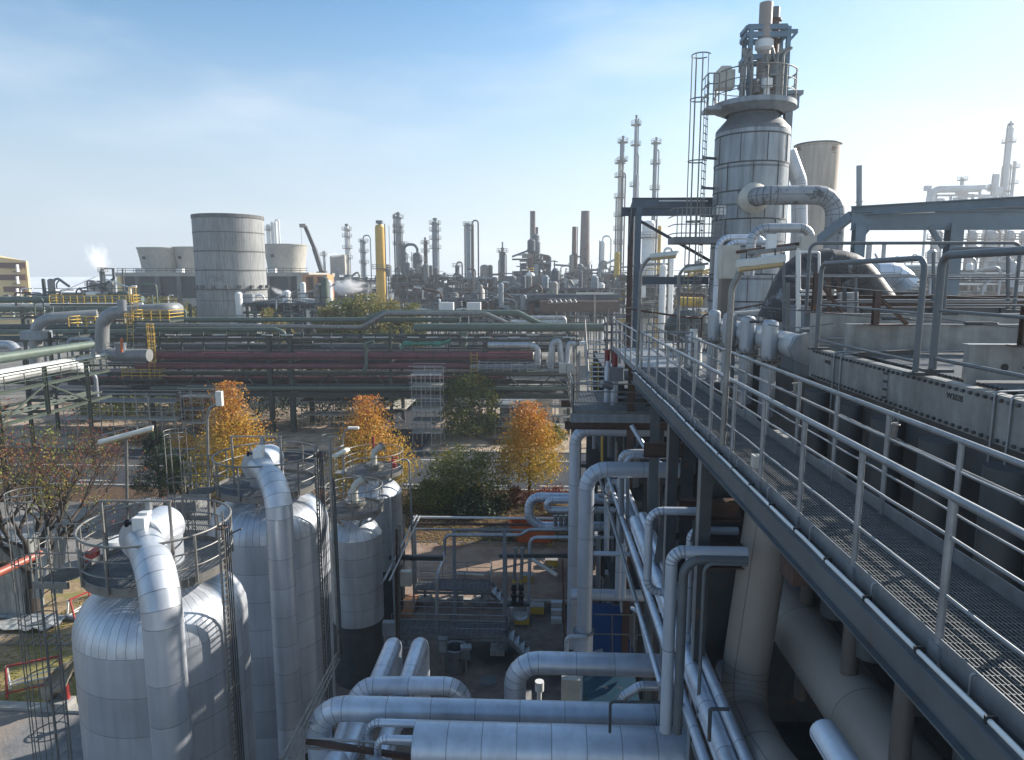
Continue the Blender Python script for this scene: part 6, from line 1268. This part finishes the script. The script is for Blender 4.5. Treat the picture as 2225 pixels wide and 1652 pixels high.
tower('twin-elbow white exchanger right of the portal column', 1458, 548, 610, 11, 130, 'white', (), gn=(-1,.9), name='exchanger', cat='exchanger')
tower('small white drum under the twin elbow exchanger', 1440, 575, 620, 14, 128, 'white', (), name='drum', cat='drum', ladder_=False)
# hazy unit at the far right
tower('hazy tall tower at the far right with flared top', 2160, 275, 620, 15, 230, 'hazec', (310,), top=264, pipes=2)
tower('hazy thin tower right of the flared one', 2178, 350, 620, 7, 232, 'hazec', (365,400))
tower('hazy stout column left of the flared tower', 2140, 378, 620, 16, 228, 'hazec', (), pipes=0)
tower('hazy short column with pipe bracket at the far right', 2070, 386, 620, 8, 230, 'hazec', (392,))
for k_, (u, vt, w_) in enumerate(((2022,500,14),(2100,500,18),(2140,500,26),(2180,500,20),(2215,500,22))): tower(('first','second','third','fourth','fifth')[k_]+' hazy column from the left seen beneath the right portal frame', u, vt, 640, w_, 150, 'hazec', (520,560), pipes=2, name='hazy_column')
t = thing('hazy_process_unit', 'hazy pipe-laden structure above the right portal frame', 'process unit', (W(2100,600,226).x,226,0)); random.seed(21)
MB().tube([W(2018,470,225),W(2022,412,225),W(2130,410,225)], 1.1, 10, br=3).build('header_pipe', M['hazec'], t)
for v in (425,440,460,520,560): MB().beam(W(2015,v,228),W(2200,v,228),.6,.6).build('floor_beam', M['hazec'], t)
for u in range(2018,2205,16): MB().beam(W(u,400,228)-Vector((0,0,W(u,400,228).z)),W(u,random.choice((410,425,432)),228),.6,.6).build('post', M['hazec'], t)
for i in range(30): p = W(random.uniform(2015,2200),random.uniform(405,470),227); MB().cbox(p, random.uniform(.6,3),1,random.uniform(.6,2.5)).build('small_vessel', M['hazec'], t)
# process units: steel frames full of pipes and vessels
def unit(label, u0, u1, vt, vb, Y, seed, nb=4, nl=4, dens=26, pal=('galvw','steell','cold','steel','cold','colb','brown','steel','galvw','white'), step=None, dep=10):
    rs = random.Random(seed); xa, xb = W(u0,vb,Y).x, W(u1,vb,Y).x; zt, zb = Z(u0,vt,Y), Z(u0,vb,Y); t = thing('process_unit', label, 'process unit', ((xa+xb)/2, Y, 0)); zb = 0 if Y < 400 else 0; zf = lambda k: zt-(zt-Z(u0,vb,Y))*(k/nl)
    hts = [zt-(zt-zf(nl))*(abs(i/nb-.5)*2*(step or 0)) for i in range(nb+1)]
    mb = MB()
    for i in range(nb+1):
        for y in (Y, Y+dep): x = xa+(xb-xa)*i/nb; MB().beam((x,y,0),(x,y,hts[i]),.3,.3).build('frame_post', M['steel'], t)
    mb = MB()
    for k in range(nl+1):
        z = zf(k)
        for i in range(nb):
            if min(hts[i],hts[i+1]) >= z-.1:
                x0, x1 = xa+(xb-xa)*i/nb, xa+(xb-xa)*(i+1)/nb
                for y in (Y, Y+dep): mb.beam((x0,y,z),(x1,y,z),.3,.35)
                mb.box(x0,x1,Y+.2,Y+dep-.2,z-.05,z+.03); mb.tube([(x0,Y-.1,z+1.1),(x1,Y-.1,z+1.1)],.05,4)
    mb.build('frame_floors', M['cold'], t)
    for i in range(nb):
        for k in range(nl):
            if rs.random() < .62:
                x0, x1 = xa+(xb-xa)*(i+rs.uniform(.02,.2))/nb, xa+(xb-xa)*(i+rs.uniform(.7,.98))/nb; z1 = min(zf(k)-.4, min(hts[i],hts[i+1])); z0 = z1-(zf(0)-zf(1))*rs.uniform(.45,.9)
                if z1-z0 > .6 and z0 < min(hts[i],hts[i+1])-1: MB().box(x0,x1,Y+dep*.45,Y+dep*.8,z0,z1).build('machine_block', M[rs.choice(('cold','steel','dark','cold','cold'))], t)
    for i in range(int(dens*1.25)):
        x = rs.uniform(xa,xb); q = (x-xa)/(xb-xa); top = zt-(zt-zf(nl))*(abs(q-.5)*2*(step or 0)); z = rs.uniform(Z(u0,vb,Y)-2, top); y = Y+rs.uniform(-1.5,dep*.6); m = M[rs.choice(pal)]; k = rs.random(); r = rs.uniform(.12,.35)*Y/200+.03
        if k < .4: MB().tube([(x,y,z),(x,y,z+rs.uniform(1,4)),(x+rs.uniform(-6,6),y,z+rs.uniform(1,4))], r, 6, br=.8).build('pipe_run', m, t)
        elif k < .7: L = rs.uniform(2,9); MB().tube([(x-L/2,y,z),(x+L/2,y,z)], r, 6).build('pipe_run', m, t)
        elif k < .9: R = rs.uniform(.5,1.3)*Y/200; h = rs.uniform(2,5); MB().lathe((x,y,z), [(.01,0),(R,.01),(R,h),(R*.6,h+R*.4),(.02,h+R*.5)], 12).build('vessel', m, t)
        else: MB().cbox((x,y,z+.8), rs.uniform(1,3),rs.uniform(1,2),rs.uniform(1,2.4)).build('cabinet', m, t)
    return t
unit('pipe-laden unit with white steam left of the yellow column', 720, 826, 606, 665, 230, 31, 6, 3, 30)
unit('dark unit with sloping stairs right of the yellow column', 846, 965, 598, 672, 205, 32, 6, 4, 60)
unit('dark unit under the twin red and grey column', 965, 1075, 604, 675, 200, 33, 6, 3, 55)
unit('stepped furnace structure bristling with pipes under the pale chimney', 1098, 1228, 535, 665, 200, 34, 8, 8, 78, step=.55)
unit('cluttered unit at the foot of the brick chimneys', 1228, 1340, 575, 668, 195, 35, 6, 5, 75, step=.2)
unit('low dark unit in front of the stepped furnace', 1075, 1330, 628, 690, 150, 36, 10, 3, 70)
unit('low pipe tangle just behind the main rack at centre', 940, 1235, 652, 700, 115, 37, 10, 2, 70, dep=6, pal=('white','galvw','steell','steel','brown'))
unit('clutter seen through the portal frame under the white column', 1340, 1560, 600, 690, 140, 38, 8, 4, 60, pal=('yellow','white','galvw','green','steel'))
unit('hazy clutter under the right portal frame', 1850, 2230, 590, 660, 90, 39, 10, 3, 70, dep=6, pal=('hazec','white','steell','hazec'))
unit('small-bore pipe unit behind the silver swan ducts', 60, 300, 640, 690, 125, 40, 8, 2, 50, pal=('green','white','galvw','greend'))
unit('green-framed pipes below the huge tower', 520, 720, 660, 700, 118, 41, 6, 2, 30, pal=('white','galvw','green','steell'))
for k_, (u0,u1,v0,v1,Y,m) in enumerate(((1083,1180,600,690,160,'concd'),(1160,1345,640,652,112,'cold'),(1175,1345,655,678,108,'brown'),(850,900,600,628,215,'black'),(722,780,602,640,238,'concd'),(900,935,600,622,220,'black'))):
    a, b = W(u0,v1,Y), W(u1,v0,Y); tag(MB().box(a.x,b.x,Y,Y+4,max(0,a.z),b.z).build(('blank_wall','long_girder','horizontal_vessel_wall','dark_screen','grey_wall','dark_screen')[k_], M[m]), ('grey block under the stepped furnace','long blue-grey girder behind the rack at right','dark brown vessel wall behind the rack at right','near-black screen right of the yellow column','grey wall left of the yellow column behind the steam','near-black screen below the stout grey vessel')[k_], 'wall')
c = W(1152,600,165); t = thing('storage_drum', 'cream upright drum with yellow cage top in front of the furnace', 'drum', (c.x,165,0)); R = 9.5/FPX*165*1.0; MB().lathe((c.x,165,0), [(R,0),(R,Z(1152,597,165)),(R*.7,Z(1152,593,165)),(.02,Z(1152,592,165))], 20).build('drum_shell', M['white'], t); MB().ring((c.x,165,Z(1152,583,165)), R*.8,.08,4,16).ring((c.x,165,Z(1152,588,165)), R*.8,.08,4,16).build('top_cage', M['yellow'], t)
c = W(750,600,255); tag(MB().cbox((c.x-2,255,Z(750,577,255)), 5.5,5,7).cbox((c.x-1.4,255,Z(750,566,255)), 4,4,4).cbox((c.x-2,255,8), 5,5,16).build('bunker_tower', M['cream']), 'boxy pale bunker behind the silvery column', 'building')
c = W(1247,640,110); t = thing('site_lamp', 'cross-shaped double tube lamp on a mast behind the rack', 'lamp', (W(1292,700,90).x,90,0)); MB().cyl((W(1292,700,90).x,90,0),W(1292,640,90),.1,n=6).build('mast', M['galvw'], t); MB().beam(W(1252,638,90),W(1334,638,90),.5,.25).build('lamp_tube', M['lampw'], t)
for k_, u in enumerate((991,1050)): c = W(u-20,672,95); tag(MB().cbox(c, 1.9,1.2,1.9).cbox(c+Vector((.55,-.65,.1)), .4,.1,1.3).build('white_cabinet', M['white']), ('left' if not k_ else 'right')+' white cabinet with dark slots above the rack at centre', 'cabinet')
# flanged yellow drums behind portal
tag(MB().tube([W(1470,655,60),W(1525,657,60)], .42, 14).build('yellow_drum', M['yellow']), 'yellow horizontal drum seen beyond the portal column', 'drum'); tag(MB().tube([W(1478,642,62),W(1530,644,62)], .3, 12).build('dark_drum', M['brown']), 'dark drum lying above the yellow drum', 'drum')
tag(MB().lathe((W(1490,720,55).x,55,W(1490,740,55).z), [(1.7,0),(1.7,1.2),(1.3,2.0),(.6,2.4),(.02,2.5)], 24).build('green_tank', M['greend']), 'rounded green tank behind the hand-wheeled valve', 'tank')
# ================= VEGETATION =================
def branchy(mb, p, d, L, r, depth, rs, tips, wig=.35, up=.08, kids=(2,3), curl=.0):
    P = [p.copy()]; q = p.copy(); dd = d.copy()
    for i in range(4):
        dd = (dd+Vector((rs.gauss(0,wig*.4),rs.gauss(0,wig*.4),rs.gauss(0,wig*.3)+up))).normalized(); q = q+dd*L/4; P.append(q.copy())
    n = 6 if r > .05 else 4 if r > .015 else 3
    mb.tube(P, lambda t: r*(1-.4*t), n, br=.05, caps=False)
    if depth == 0: tips.append(q); return
    for k in range(rs.randint(*kids)):
        ax = Vector((rs.gauss(0,1),rs.gauss(0,1),rs.gauss(0,.7))).normalized(); nd = (dd+ax*rs.uniform(.5,.95)).normalized(); s = P[rs.choice((2,3,4,4))]
        branchy(mb, s, nd, L*rs.uniform(.62,.85), r*.58, depth-1, rs, tips, wig, up, kids)
def crown_tree(label, base, H, prof, lm, nl, ls, seed, name='autumn_tree', trunk_h=1.2, cat='tree', group=None, cvf=None, tr=.14, clumps=150, lo=0.):
    rs = random.Random(seed); t = thing(name, label, cat, base, group); base = Vector(base); mb = MB()
    mb.tube([base, base+Vector((.05,0,H*.45)), base+Vector((0,.05,H*.9))], lambda q: tr*(1-.8*q), 8)
    for i in range(26):
        z = H*rs.uniform(.18,.8); a = rs.uniform(0,2*pi); R = prof(z/H)*rs.uniform(.6,.95); s = base+Vector((0,0,z)); mb.tube([s, s+Vector((R*.5*cos(a),R*.5*sin(a),H*.05)), s+Vector((R*cos(a),R*sin(a),H*.12))], lambda q: .045*(1-.7*q), 4, caps=False)
    mb.build('trunk', M['bark'], t)
    np.random.seed(seed); C = []
    while len(C) < clumps:
        zz = np.random.uniform(lo,1); R = prof(zz); a = np.random.uniform(0,2*pi); q = sqrt(np.random.uniform(.12,1))
        R *= 1+.13*sin(3*a+seed)+.10*sin(5*a+11*zz+seed); 
        if np.random.random() < R/max(prof(x/20) for x in range(21))+.12: C.append((R*q*cos(a)*np.random.uniform(.85,1.12),R*q*sin(a),zz*H,np.random.uniform(0,1)))
    C = np.array(C); k = np.random.randint(0,clumps,nl); sg = max(prof(x/20) for x in range(21))*.15
    P = C[k,:3]+np.random.normal(0,1,(nl,3))*[sg,sg,sg*1.1]; P[:,2] = np.minimum(P[:,2], H*1.02)
    cv = (cvf(P[:,2]/H) if cvf else .5)+(C[k,3]-.5)*.35
    leaves('crown', lm, P+np.array(base), ls, cv, t); return t
def at_ground(u, v): return WZ(u, v, 0)
con = lambda w_, pk=.22: (lambda q: w_*(min(1,q/pk) if q < pk else max(.03,(1-(q-pk)/(1-pk))**.95)))
cvo = lambda z: .12+z*.72
for u, v, vt, w_, lb, sd_ in ((512,1088,838,3.5,'tall orange-green pointed tree left, behind the second silver tank',1),(803,1090,868,3.7,'orange pointed tree in the middle, behind the smaller tanks',2)):
    b = at_ground(u,v); H = Z(u,vt,b.y); crown_tree(lb, b, H, con(w_,.26), LM['orange'], 15000, .10, sd_, clumps=420, group='orange roadside trees', cvf=cvo, lo=.1)
b = at_ground(1150,1083); H = Z(1150,880,b.y); crown_tree('bright orange tree on a bare trunk right of centre with rounded top', b, H, lambda q: 2.85*(0 if q < .2 else min(1,(q-.2)/.14))*(max(.05,(1-max(0,q-.36)/.66)**.62))*(.93 if .5 < q < .62 else 1), LM['orange'], 11500, .10, 3, clumps=320, group='orange roadside trees', cvf=lambda z: .1+z*.75, lo=.25)
def shrub(label, u, v, H, w_, lm, nl, ls, seed, name='bush', cat='bush', flat=.8, cv=.5, clumps=60, pos=None, squash=1):
    b = pos or at_ground(u, v); rs = random.Random(seed); t = thing(name, label, cat, b); mb = MB()
    for i in range(9): a = rs.uniform(0,2*pi); mb.tube([b, b+Vector((w_*.35*cos(a),w_*.35*sin(a),H*.4)), b+Vector((w_*.8*cos(a),w_*.8*sin(a),H*.75))], lambda q: .06*(1-.75*q), 4, caps=False)
    mb.build('stems', M['bark'], t); np.random.seed(seed); a = np.random.uniform(0,2*pi,clumps); q = np.sqrt(np.random.uniform(.05,1,clumps)); zz = np.random.uniform(.12,1,clumps)
    R = w_*np.sqrt(np.maximum(.08,1-(np.abs(zz-.45)/.62)**2)); C = np.column_stack([R*q*np.cos(a),R*q*np.sin(a)*squash,zz*H]); cc = np.random.uniform(-.25,.25,clumps)
    k = np.random.randint(0,clumps,nl); sg = w_*.13; P = C[k]+np.random.normal(0,1,(nl,3))*[sg,sg,sg*.7]; P[:,2] = np.maximum(P[:,2],.05)
    leaves('crown', lm, P+np.array(b), ls, cv+cc[k], t); return t
shrub('wide green-olive tree left of the bright orange tree', 1010, 1095, 4.3, 3.5, LM['olive'], 8500, .10, 11, 'small_tree', 'tree', cv=.42, clumps=120, squash=.8)
shrub('low yellow-green bush spreading at the road edge', 945, 1105, 1.9, 2.4, LM['olive'], 4200, .09, 12, cv=.42, clumps=70)
shrub('dark hedge bush under the olive tree', 1030, 1110, 1.6, 2.6, LM['dgreen'], 3500, .1, 13, cv=.6)
shrub('small dark red bush left of the bare orange trunk', 1118, 1098, 1.5, 1.0, LM['mix'], 1500, .07, 14, cv=.95); shrub('reddish bush right of the orange trunk', 1190, 1098, 1.3, 1.9, LM['mix'], 2200, .07, 15, cv=.88)
shrub('clipped green hedge tree beyond the road under the rack', 1020, 950, 7, 3.6, LM['green'], 6500, .16, 16, 'hedge_tree', 'tree', cv=.72, clumps=120)
for k_, (u, v, H, w_, m, s) in enumerate(((700,905,6.5,6,'green',17),(240,905,3.2,4,'olive',18),(790,905,6.5,5,'dgreen',19),(560,902,6.5,5,'dgreen',20),(440,900,3,4,'mix',21),(1195,960,1.6,1.6,'olive',22),(330,893,4,6,'green',61),(870,890,3,2.5,'dgreen',62))): shrub(('shaded green shrub','brownish shrub','dark shrub','dark shrub behind the rack legs','reddish shrub','small olive shrub','pale green shrub','dark shrub by the side road')[k_]+' growing in the shade under the rack', u, v, H, w_, LM[m], 3800, .17, s, 'shrub', 'shrub', cv=.5)
shrub('orange tuft of grass at the right end of the long scaffold', 395, 968, 1.0, 2.2, LM['orange'], 1500, .1, 23, 'grass_tuft', 'shrub', cv=.6)
shrub('low orange undergrowth by the kerb left', 300, 962, .9, 3, LM['mix'], 1500, .1, 24, 'grass_tuft', 'shrub', cv=.6)
# cedar + companion
def conifer(label, u, v, H, w_, seed):
    b = at_ground(u, v); t = thing('dark_conifer', label, 'tree', b); MB().cyl(b, b+Vector((0,0,H*.95)), .16, .03, 8).build('trunk', M['bark'], t); np.random.seed(seed); P = []
    for i in range(120):
        z = np.random.uniform(.08,1); R = w_*(1-z)**.6*np.random.uniform(.75,1.12)+.15; a = np.random.uniform(0,2*pi); m = 90; q = np.sqrt(np.random.uniform(.1,1,m)); w2 = np.random.normal(0,.16,m)
        P.append(np.column_stack([R*q*np.cos(a+w2), R*q*np.sin(a+w2), z*H+q*R*.18+np.random.normal(0,.1,m)]))
    leaves('crown', LM['dgreen'], np.vstack(P)+np.array(b), .10, .45, t, asp=.35)
conifer('dark conifer left of the tanks by the road', 350, 1085, 5.6, 2.5, 31)
shrub('green bush beside the dark conifer', 402, 1088, 3.6, 1.9, LM['green'], 5000, .09, 32, cv=.4)
# half-bare tree at the left
rs = random.Random(42); b = at_ground(72,1338); t = thing('half_bare_tree', 'half-bare spreading tree with red and yellow leaves at the left edge', 'tree', b); mb = MB(); tips = []
mb.tube([b, b+Vector((.1,.1,1.6)), b+Vector((.15,.1,3.2))], lambda q: .40*(1-.35*q), 10)
for i in range(9):
    a = i*2*pi/9+rs.uniform(-.3,.3); branchy(mb, b+Vector((.12,.1,rs.uniform(1.8,3.2))), Vector((cos(a)*.85,sin(a)*.85,.95)).normalized(), 3.0, .17, 6, rs, tips, .38, .075, (2,3))
mb.build('branches', M['bark'], t); tp = np.array([tuple(p) for p in tips]); np.random.seed(5)
hi = (tp[:,2]-b.z) > 5.2; k = np.random.choice(len(tp), 8500, p=(np.where(hi,3.0,.8)/np.where(hi,3.0,.8).sum())); P = tp[k]+np.random.normal(0,.22,(8500,3)); leaves('crown', LM['mix'], P, .075, .3+.6*(np.sin(tp[k][:,0]*1.1+tp[k][:,2])+1)/2, t, asp=.45)
# tree tops behind the rack
for k_, (u, vt, Y, w_, sd_, cv) in enumerate(((360,650,122,4.2,51,.5),(395,662,120,3.2,52,.55),(745,655,105,3.6,53,.45),(790,643,104,4.2,54,.5),(828,648,106,3.8,55,.6),(862,662,107,3.2,56,.45),(890,664,108,2.6,57,.5),(595,674,110,2.6,58,.7),(715,668,104,2.4,59,.6),(770,664,103,3.0,60,.5))):
    p = Vector((W(u,700,Y).x,Y,0)); H = Z(u,vt,Y); crown_tree(('leftmost','second from left','broad','tallest','reddish-topped','round','rightmost','small orange','small','low')[k_]+' treetop showing above the rack '+('beside the huge grey tower' if u < 500 else 'near the yellow column base'), p, H, lambda q, w_=w_: w_*(0 if q < .3 else sqrt(max(.02,1-((q-.62)/.42)**2))), LM['olive'], 3600, .22, sd_, 'broadleaf_tree', group='trees behind the rack', clumps=70, cvf=lambda z, cv=cv: cv-.1+.2*z, lo=.35)
# distant tree line at the horizon
np.random.seed(9); P = np.column_stack([np.random.uniform(-500,500,16000), np.random.uniform(800,860,16000), np.random.gamma(2,3.0,16000)]); P[:,2] *= (1+.5*np.sin(P[:,0]*.03)+.3*np.sin(P[:,0]*.011)); tag(leaves('distant_woods', LM['green'], P, 2.4, np.full(16000,.4)), 'hazy low tree line along the horizon', 'woods', kind='stuff')
# ================= LAWN OBJECTS =================
def trestle(label, u, v, rz, s=1.0):
    p = at_ground(u, v); t = thing('scaffold_trestle', label, 'trestle', p); c, s_ = cos(rz), sin(rz)
    def q(x, y, z): return (p.x+(x*c-y*s_)*s, p.y+(x*s_+y*c)*s, z*s)
    for sx in (0,1.8):
        for sy in (-.35,.35): MB().beam(q(sx,sy,0), q(sx,sy*.2,1.2), .07, .07).build('leg', M['redp' if sy < 0 else 'white'], t)
    MB().beam(q(0,0,1.2), q(1.8,0,1.2), .08, .08).build('rail', M['redp'], t); MB().beam(q(0,-.3,.25), q(1.8,-.3,.25), .06, .06).build('rail', M['redp'], t); MB().beam(q(0,.3,.25), q(1.8,.3,.25), .06, .06).beam(q(0,-.2,.6), q(1.8,.2,.6), .05, .05).build('cross_tube', M['white'], t)
trestle('red and white folded trestle beside the bare tree trunk', 155, 1350, 1.2); trestle('red and white trestle behind the ladder cage', 195, 1300, .6); trestle('red and white trestle at the left edge on the leafy grass', 20, 1510, .5, 1.1)
p = at_ground(0,1405); t = thing('ladder_section', 'grey scaffold ladder section lying on the leafy grass', 'ladder', p); MB().beam(p+Vector((-1,0,.1)),p+Vector((3.6,.2,.1)),.05,.05).beam(p+Vector((-1,.9,.1)),p+Vector((3.6,1.1,.1)),.05,.05).build('rails', M['galvw'], t); mb = MB()
for i in range(12): mb.beam(p+Vector((-.9+i*.38,0,.1)),p+Vector((-.9+i*.38,.95,.1)),.04,.04)
mb.build('rungs', M['galv'], t)
p = at_ground(235,1560); t = thing('hydrant_post', 'red hydrant post with handwheel left of the nearest tank', 'hydrant', p); MB().cyl(p,p+Vector((0,0,1.2)),.13,n=14).cyl(p,p+Vector((0,0,.06)),.3,n=16).build('red_post', M['redp'], t); MB().ring(p+Vector((0,0,1.3)), .3,.03,6,20).beam(p+Vector((-.3,0,1.3)),p+Vector((.3,0,1.3)),.04,.03).cyl(p+Vector((0,0,1.2)),p+Vector((0,0,1.32)),.03,n=6).build('handwheel', M['white'], t)
p = at_ground(148,1535); t = thing('covered_hydrant', 'red stub under a draped grey-beige tarpaulin', 'hydrant', p); MB().cyl(p+Vector((0,0,.35)),p+Vector((0,0,1)),.12,n=12).build('red_post', M['redp'], t); MB().cbox(p+Vector((-.2,-.1,.18)), .9,.6,.36).build('concrete_foot', M['conc'], t)
t2 = MB(); rs = random.Random(4); n1, n2 = 12, 16; A = W(183,1395,p.y+.2); B = W(205,1400,p.y+.9); C_ = W(82,1500,p.y-.4); D_ = W(140,1530,p.y+.3); g = []
for i in range(n1+1):
    row = []
    for j in range(n2+1):
        a_, b_ = i/n1, j/n2; q = A.lerp(B,a_).lerp(C_.lerp(D_,a_), b_); q = q+Vector((.12*sin(a_*9+b_*5),.18*sin(a_*11+b_*7+1)-.3*sin(pi*b_),.10*sin(a_*7-b_*9)+.06*rs.uniform(-1,1)-.22*sin(pi*a_)*b_)); row.append(q)
    g.append(t2.pts(row))
for i in range(n1):
    for j in range(n2): t2.face([g[i]+j,g[i]+j+1,g[i+1]+j+1,g[i+1]+j], None, True)
t2.build('tarpaulin', M['tarp'], t)
p = at_ground(20,1345); t = thing('corrugated_shed', 'corrugated metal shed at the left edge behind the bare tree', 'shed', p); mb = MB(); zt = Z(20,1185,p.y); x0, x1 = W(-120,1300,p.y).x, W(52,1300,p.y).x
n_ = 60; rg = []
for i in range(n_+1): x = x0+(x1-x0)*i/n_; y = p.y+(.06 if i%2 else 0); mb.v += [(x,y,0),(x,y,zt)]
for i in range(n_): mb.face([2*i,2*i+2,2*i+3,2*i+1])
mb.box(x0,x1,p.y+.1,p.y+1.4,0,zt-.1); mb.build('corrugated_walls', M['tin'], t); MB().box(x0-.2,x1+.2,p.y-.2,p.y+1.6,zt,zt+.1).build('roof', M['tin'], t)
for k_, (u, v, w_) in enumerate(((115,1245,1.1),(58,1300,.8))): p = at_ground(u, v+60); mb = MB(); x0 = W(u,v,p.y).x; zz = W(u,v-55,p.y).z
for k_, (u, va, vb) in enumerate(((128,1165,1290),(88,1190,1300))):
    Yp = 33-k_; a, b = W(u-18,vb,Yp), W(u+14,va,Yp+.6); mb = MB(); n_ = 10
    for i in range(n_+1): x = a.x+(b.x-a.x)*i/n_; mb.v += [(x,Yp+(.05 if i%2 else 0),a.z),(x+.15,Yp+.5+(.05 if i%2 else 0),b.z)]
    for i in range(n_): mb.face([2*i,2*i+2,2*i+3,2*i+1])
    tag(mb.build('corrugated_sheet', M['tin']), ('taller sunlit corrugated sheet leaning by the bare tree','narrow corrugated sheet leaning left of the trunk')[k_], 'metal sheet')
tag(MB().tube([W(-40,1262,24),W(88,1203,26.5)], .17, 12).build('red_pipe', mat('orange_red_pipe', (.33,.09,.055), .05, .45, .2, 2)), 'orange-red pipe poking in from the left edge', 'pipe')
for k_, (u, v, c_) in enumerate(((60,1345,0),(120,1348,1))): tag(MB().tube([at_ground(u-70,v)+Vector((0,0,.15)),at_ground(u+60,v)+Vector((0,0,.15))], .14, 8).build('log_tube', M['steell']), ('left' if not k_ else 'right')+' grey tube lying at the foot of the bare tree', 'tube')
p = at_ground(60,1365); mb = MB()
rs = random.Random(8); idx = []
for i in range(9):
    idx.append(mb.pts([p+Vector((-1.6+i*.4, j*.25-.6, .12+.25*abs(sin(i*1.3+j*.7))*rs.uniform(.5,1))) for j in range(7)]))
for i in range(8):
    for j in range(6): mb.face([idx[i]+j,idx[i]+j+1,idx[i+1]+j+1,idx[i+1]+j])
tag(mb.build('crumpled_sheet', M['tin']), 'crumpled pale sheet lying under the bare tree', 'sheet')
# pallets of grey blocks
def pallet(label, u, v, nx, ny, nz):
    p = at_ground(u, v); t = thing('block_stack', label, 'pallet of blocks', p, 'stacked grey blocks behind the nearest tank'); MB().box(p.x-nx*.3,p.x+nx*.3,p.y,p.y+ny*.6,0.03,.15).build('pallet', M['brown'], t); mb = MB()
    for k in range(nz): 
        for i in range(nx):
            j_ = random.uniform(-.01,.01); mb.box(p.x-nx*.3+i*.6+.01+j_,p.x-nx*.3+(i+1)*.6-.01+j_,p.y+.01*k,p.y+ny*.6-.01*k,.16+k*.27,.16+(k+1)*.27-.012)
    mb.build('blocks', M['pavt'], t); st = MB()
    for i in range(nx*4):
        for j in range(ny*3): st.cbox((p.x-nx*.3+.08+i*.15,p.y+.1+j*.2,.16+nz*.27+.03), .07,.12,.05)
    tag(st.build('block_studs', M['pavt'], t), kind='stuff')
pallet('stack of grey studded blocks at left, nearest the rusty lamp pole', 312, 1150, 4, 3, 6); pallet('tallest middle stack of grey studded blocks', 385, 1143, 5, 3, 6); pallet('stack of grey studded blocks close to the second tank', 452, 1175, 4, 3, 6); pallet('low front stack of grey studded blocks', 420, 1200, 5, 3, 5)
p = at_ground(262,1215); t = thing('utility_cart', 'white covered cart among boxes behind the nearest tank railing', 'cart', p); MB().lathe(p+Vector((0,0,.6)), [(1.1,0),(1.1,.5),(.8,.8),(.02,.9)], 18).build('cover', M['white'], t); MB().cbox(p+Vector((0,0,.35)), 2.4,1.2,.5).cbox(p+Vector((-1.5,-.3,.4)), .8,.8,.7).build('cart_body', M['redp'], t)
HZ = .00058
# ================= AIR =================
def vol(name, m_color, dens, aniso, noise_=None):
    m = bpy.data.materials.new(name); m.use_nodes = True; n = m.node_tree.nodes; L = m.node_tree.links; n.remove(n['Principled BSDF']); v = n.new('ShaderNodeVolumePrincipled'); v.inputs['Color'].default_value = (*m_color, 1); v.inputs['Density'].default_value = dens; v.inputs['Anisotropy'].default_value = aniso
    L.new(v.outputs[0], n['Material Output'].inputs['Volume'])
    if noise_:
        tc_ = n.new('ShaderNodeTexCoord'); x = n.new('ShaderNodeTexNoise'); x.inputs['Scale'].default_value = noise_; x.inputs['Detail'].default_value = 6; x.inputs['Distortion'].default_value = 1.2; L.new(tc_.outputs['Object'], x.inputs['Vector'])
        ln = n.new('ShaderNodeVectorMath'); ln.operation = 'LENGTH'; L.new(tc_.outputs['Object'], ln.inputs[0]); mr = n.new('ShaderNodeMapRange'); mr.inputs[1].default_value = 1; mr.inputs[2].default_value = .1; mr.inputs[3].default_value = -.5; mr.inputs[4].default_value = .2; L.new(ln.outputs['Value'], mr.inputs[0])
        ad = n.new('ShaderNodeMath'); ad.operation = 'ADD'; L.new(x.outputs[0], ad.inputs[0]); L.new(mr.outputs[0], ad.inputs[1]); m2 = n.new('ShaderNodeMapRange'); m2.inputs[1].default_value = .42; m2.inputs[2].default_value = .75; m2.inputs[4].default_value = dens; L.new(ad.outputs[0], m2.inputs[0]); L.new(m2.outputs[0], v.inputs['Density'])
    return m
def steam(label, u, v, Y, sx, sz, dens, rot=0, sy=None):
    mb = MB(); mb.lathe((0,0,0), [(.01,-1),(.5,-.87),(.87,-.5),(1,0),(.87,.5),(.5,.87),(.01,1)], 16); o = mb.build('steam_plume', vol('steam', (1,1,1), dens, .2, 2.6), None, (0,0,0)); o.location = W(u,v,Y); o.scale = (sx, sy or sz, sz); o.rotation_euler = (0, rot, 0); tag(o, label, 'steam'); return o
steam('soft steam column rising at the far left over the white hall', 212, 562, 235, 6, 12, .3, -.35)
steam('broad white steam cloud drifting left of the yellow column', 752, 622, 178, 12.5, 4.6, 1.1, .05)
steam('thin steam streak before the cooling cells', 606, 634, 150, 4.2, 1.4, 1.2, .5)
steam('small white steam puff streaming from the boxy bunker', 728, 554, 240, 7, 1.8, 1.1, .03)
hz_ = MB().box(-905,905,-60,905,-1.2,60).build('haze', vol('haze_air', (.88,.94,1.0), HZ, .5)); hz_['kind'] = 'stuff'; hz_['label'] = 'thin bright haze thickening toward the horizon'
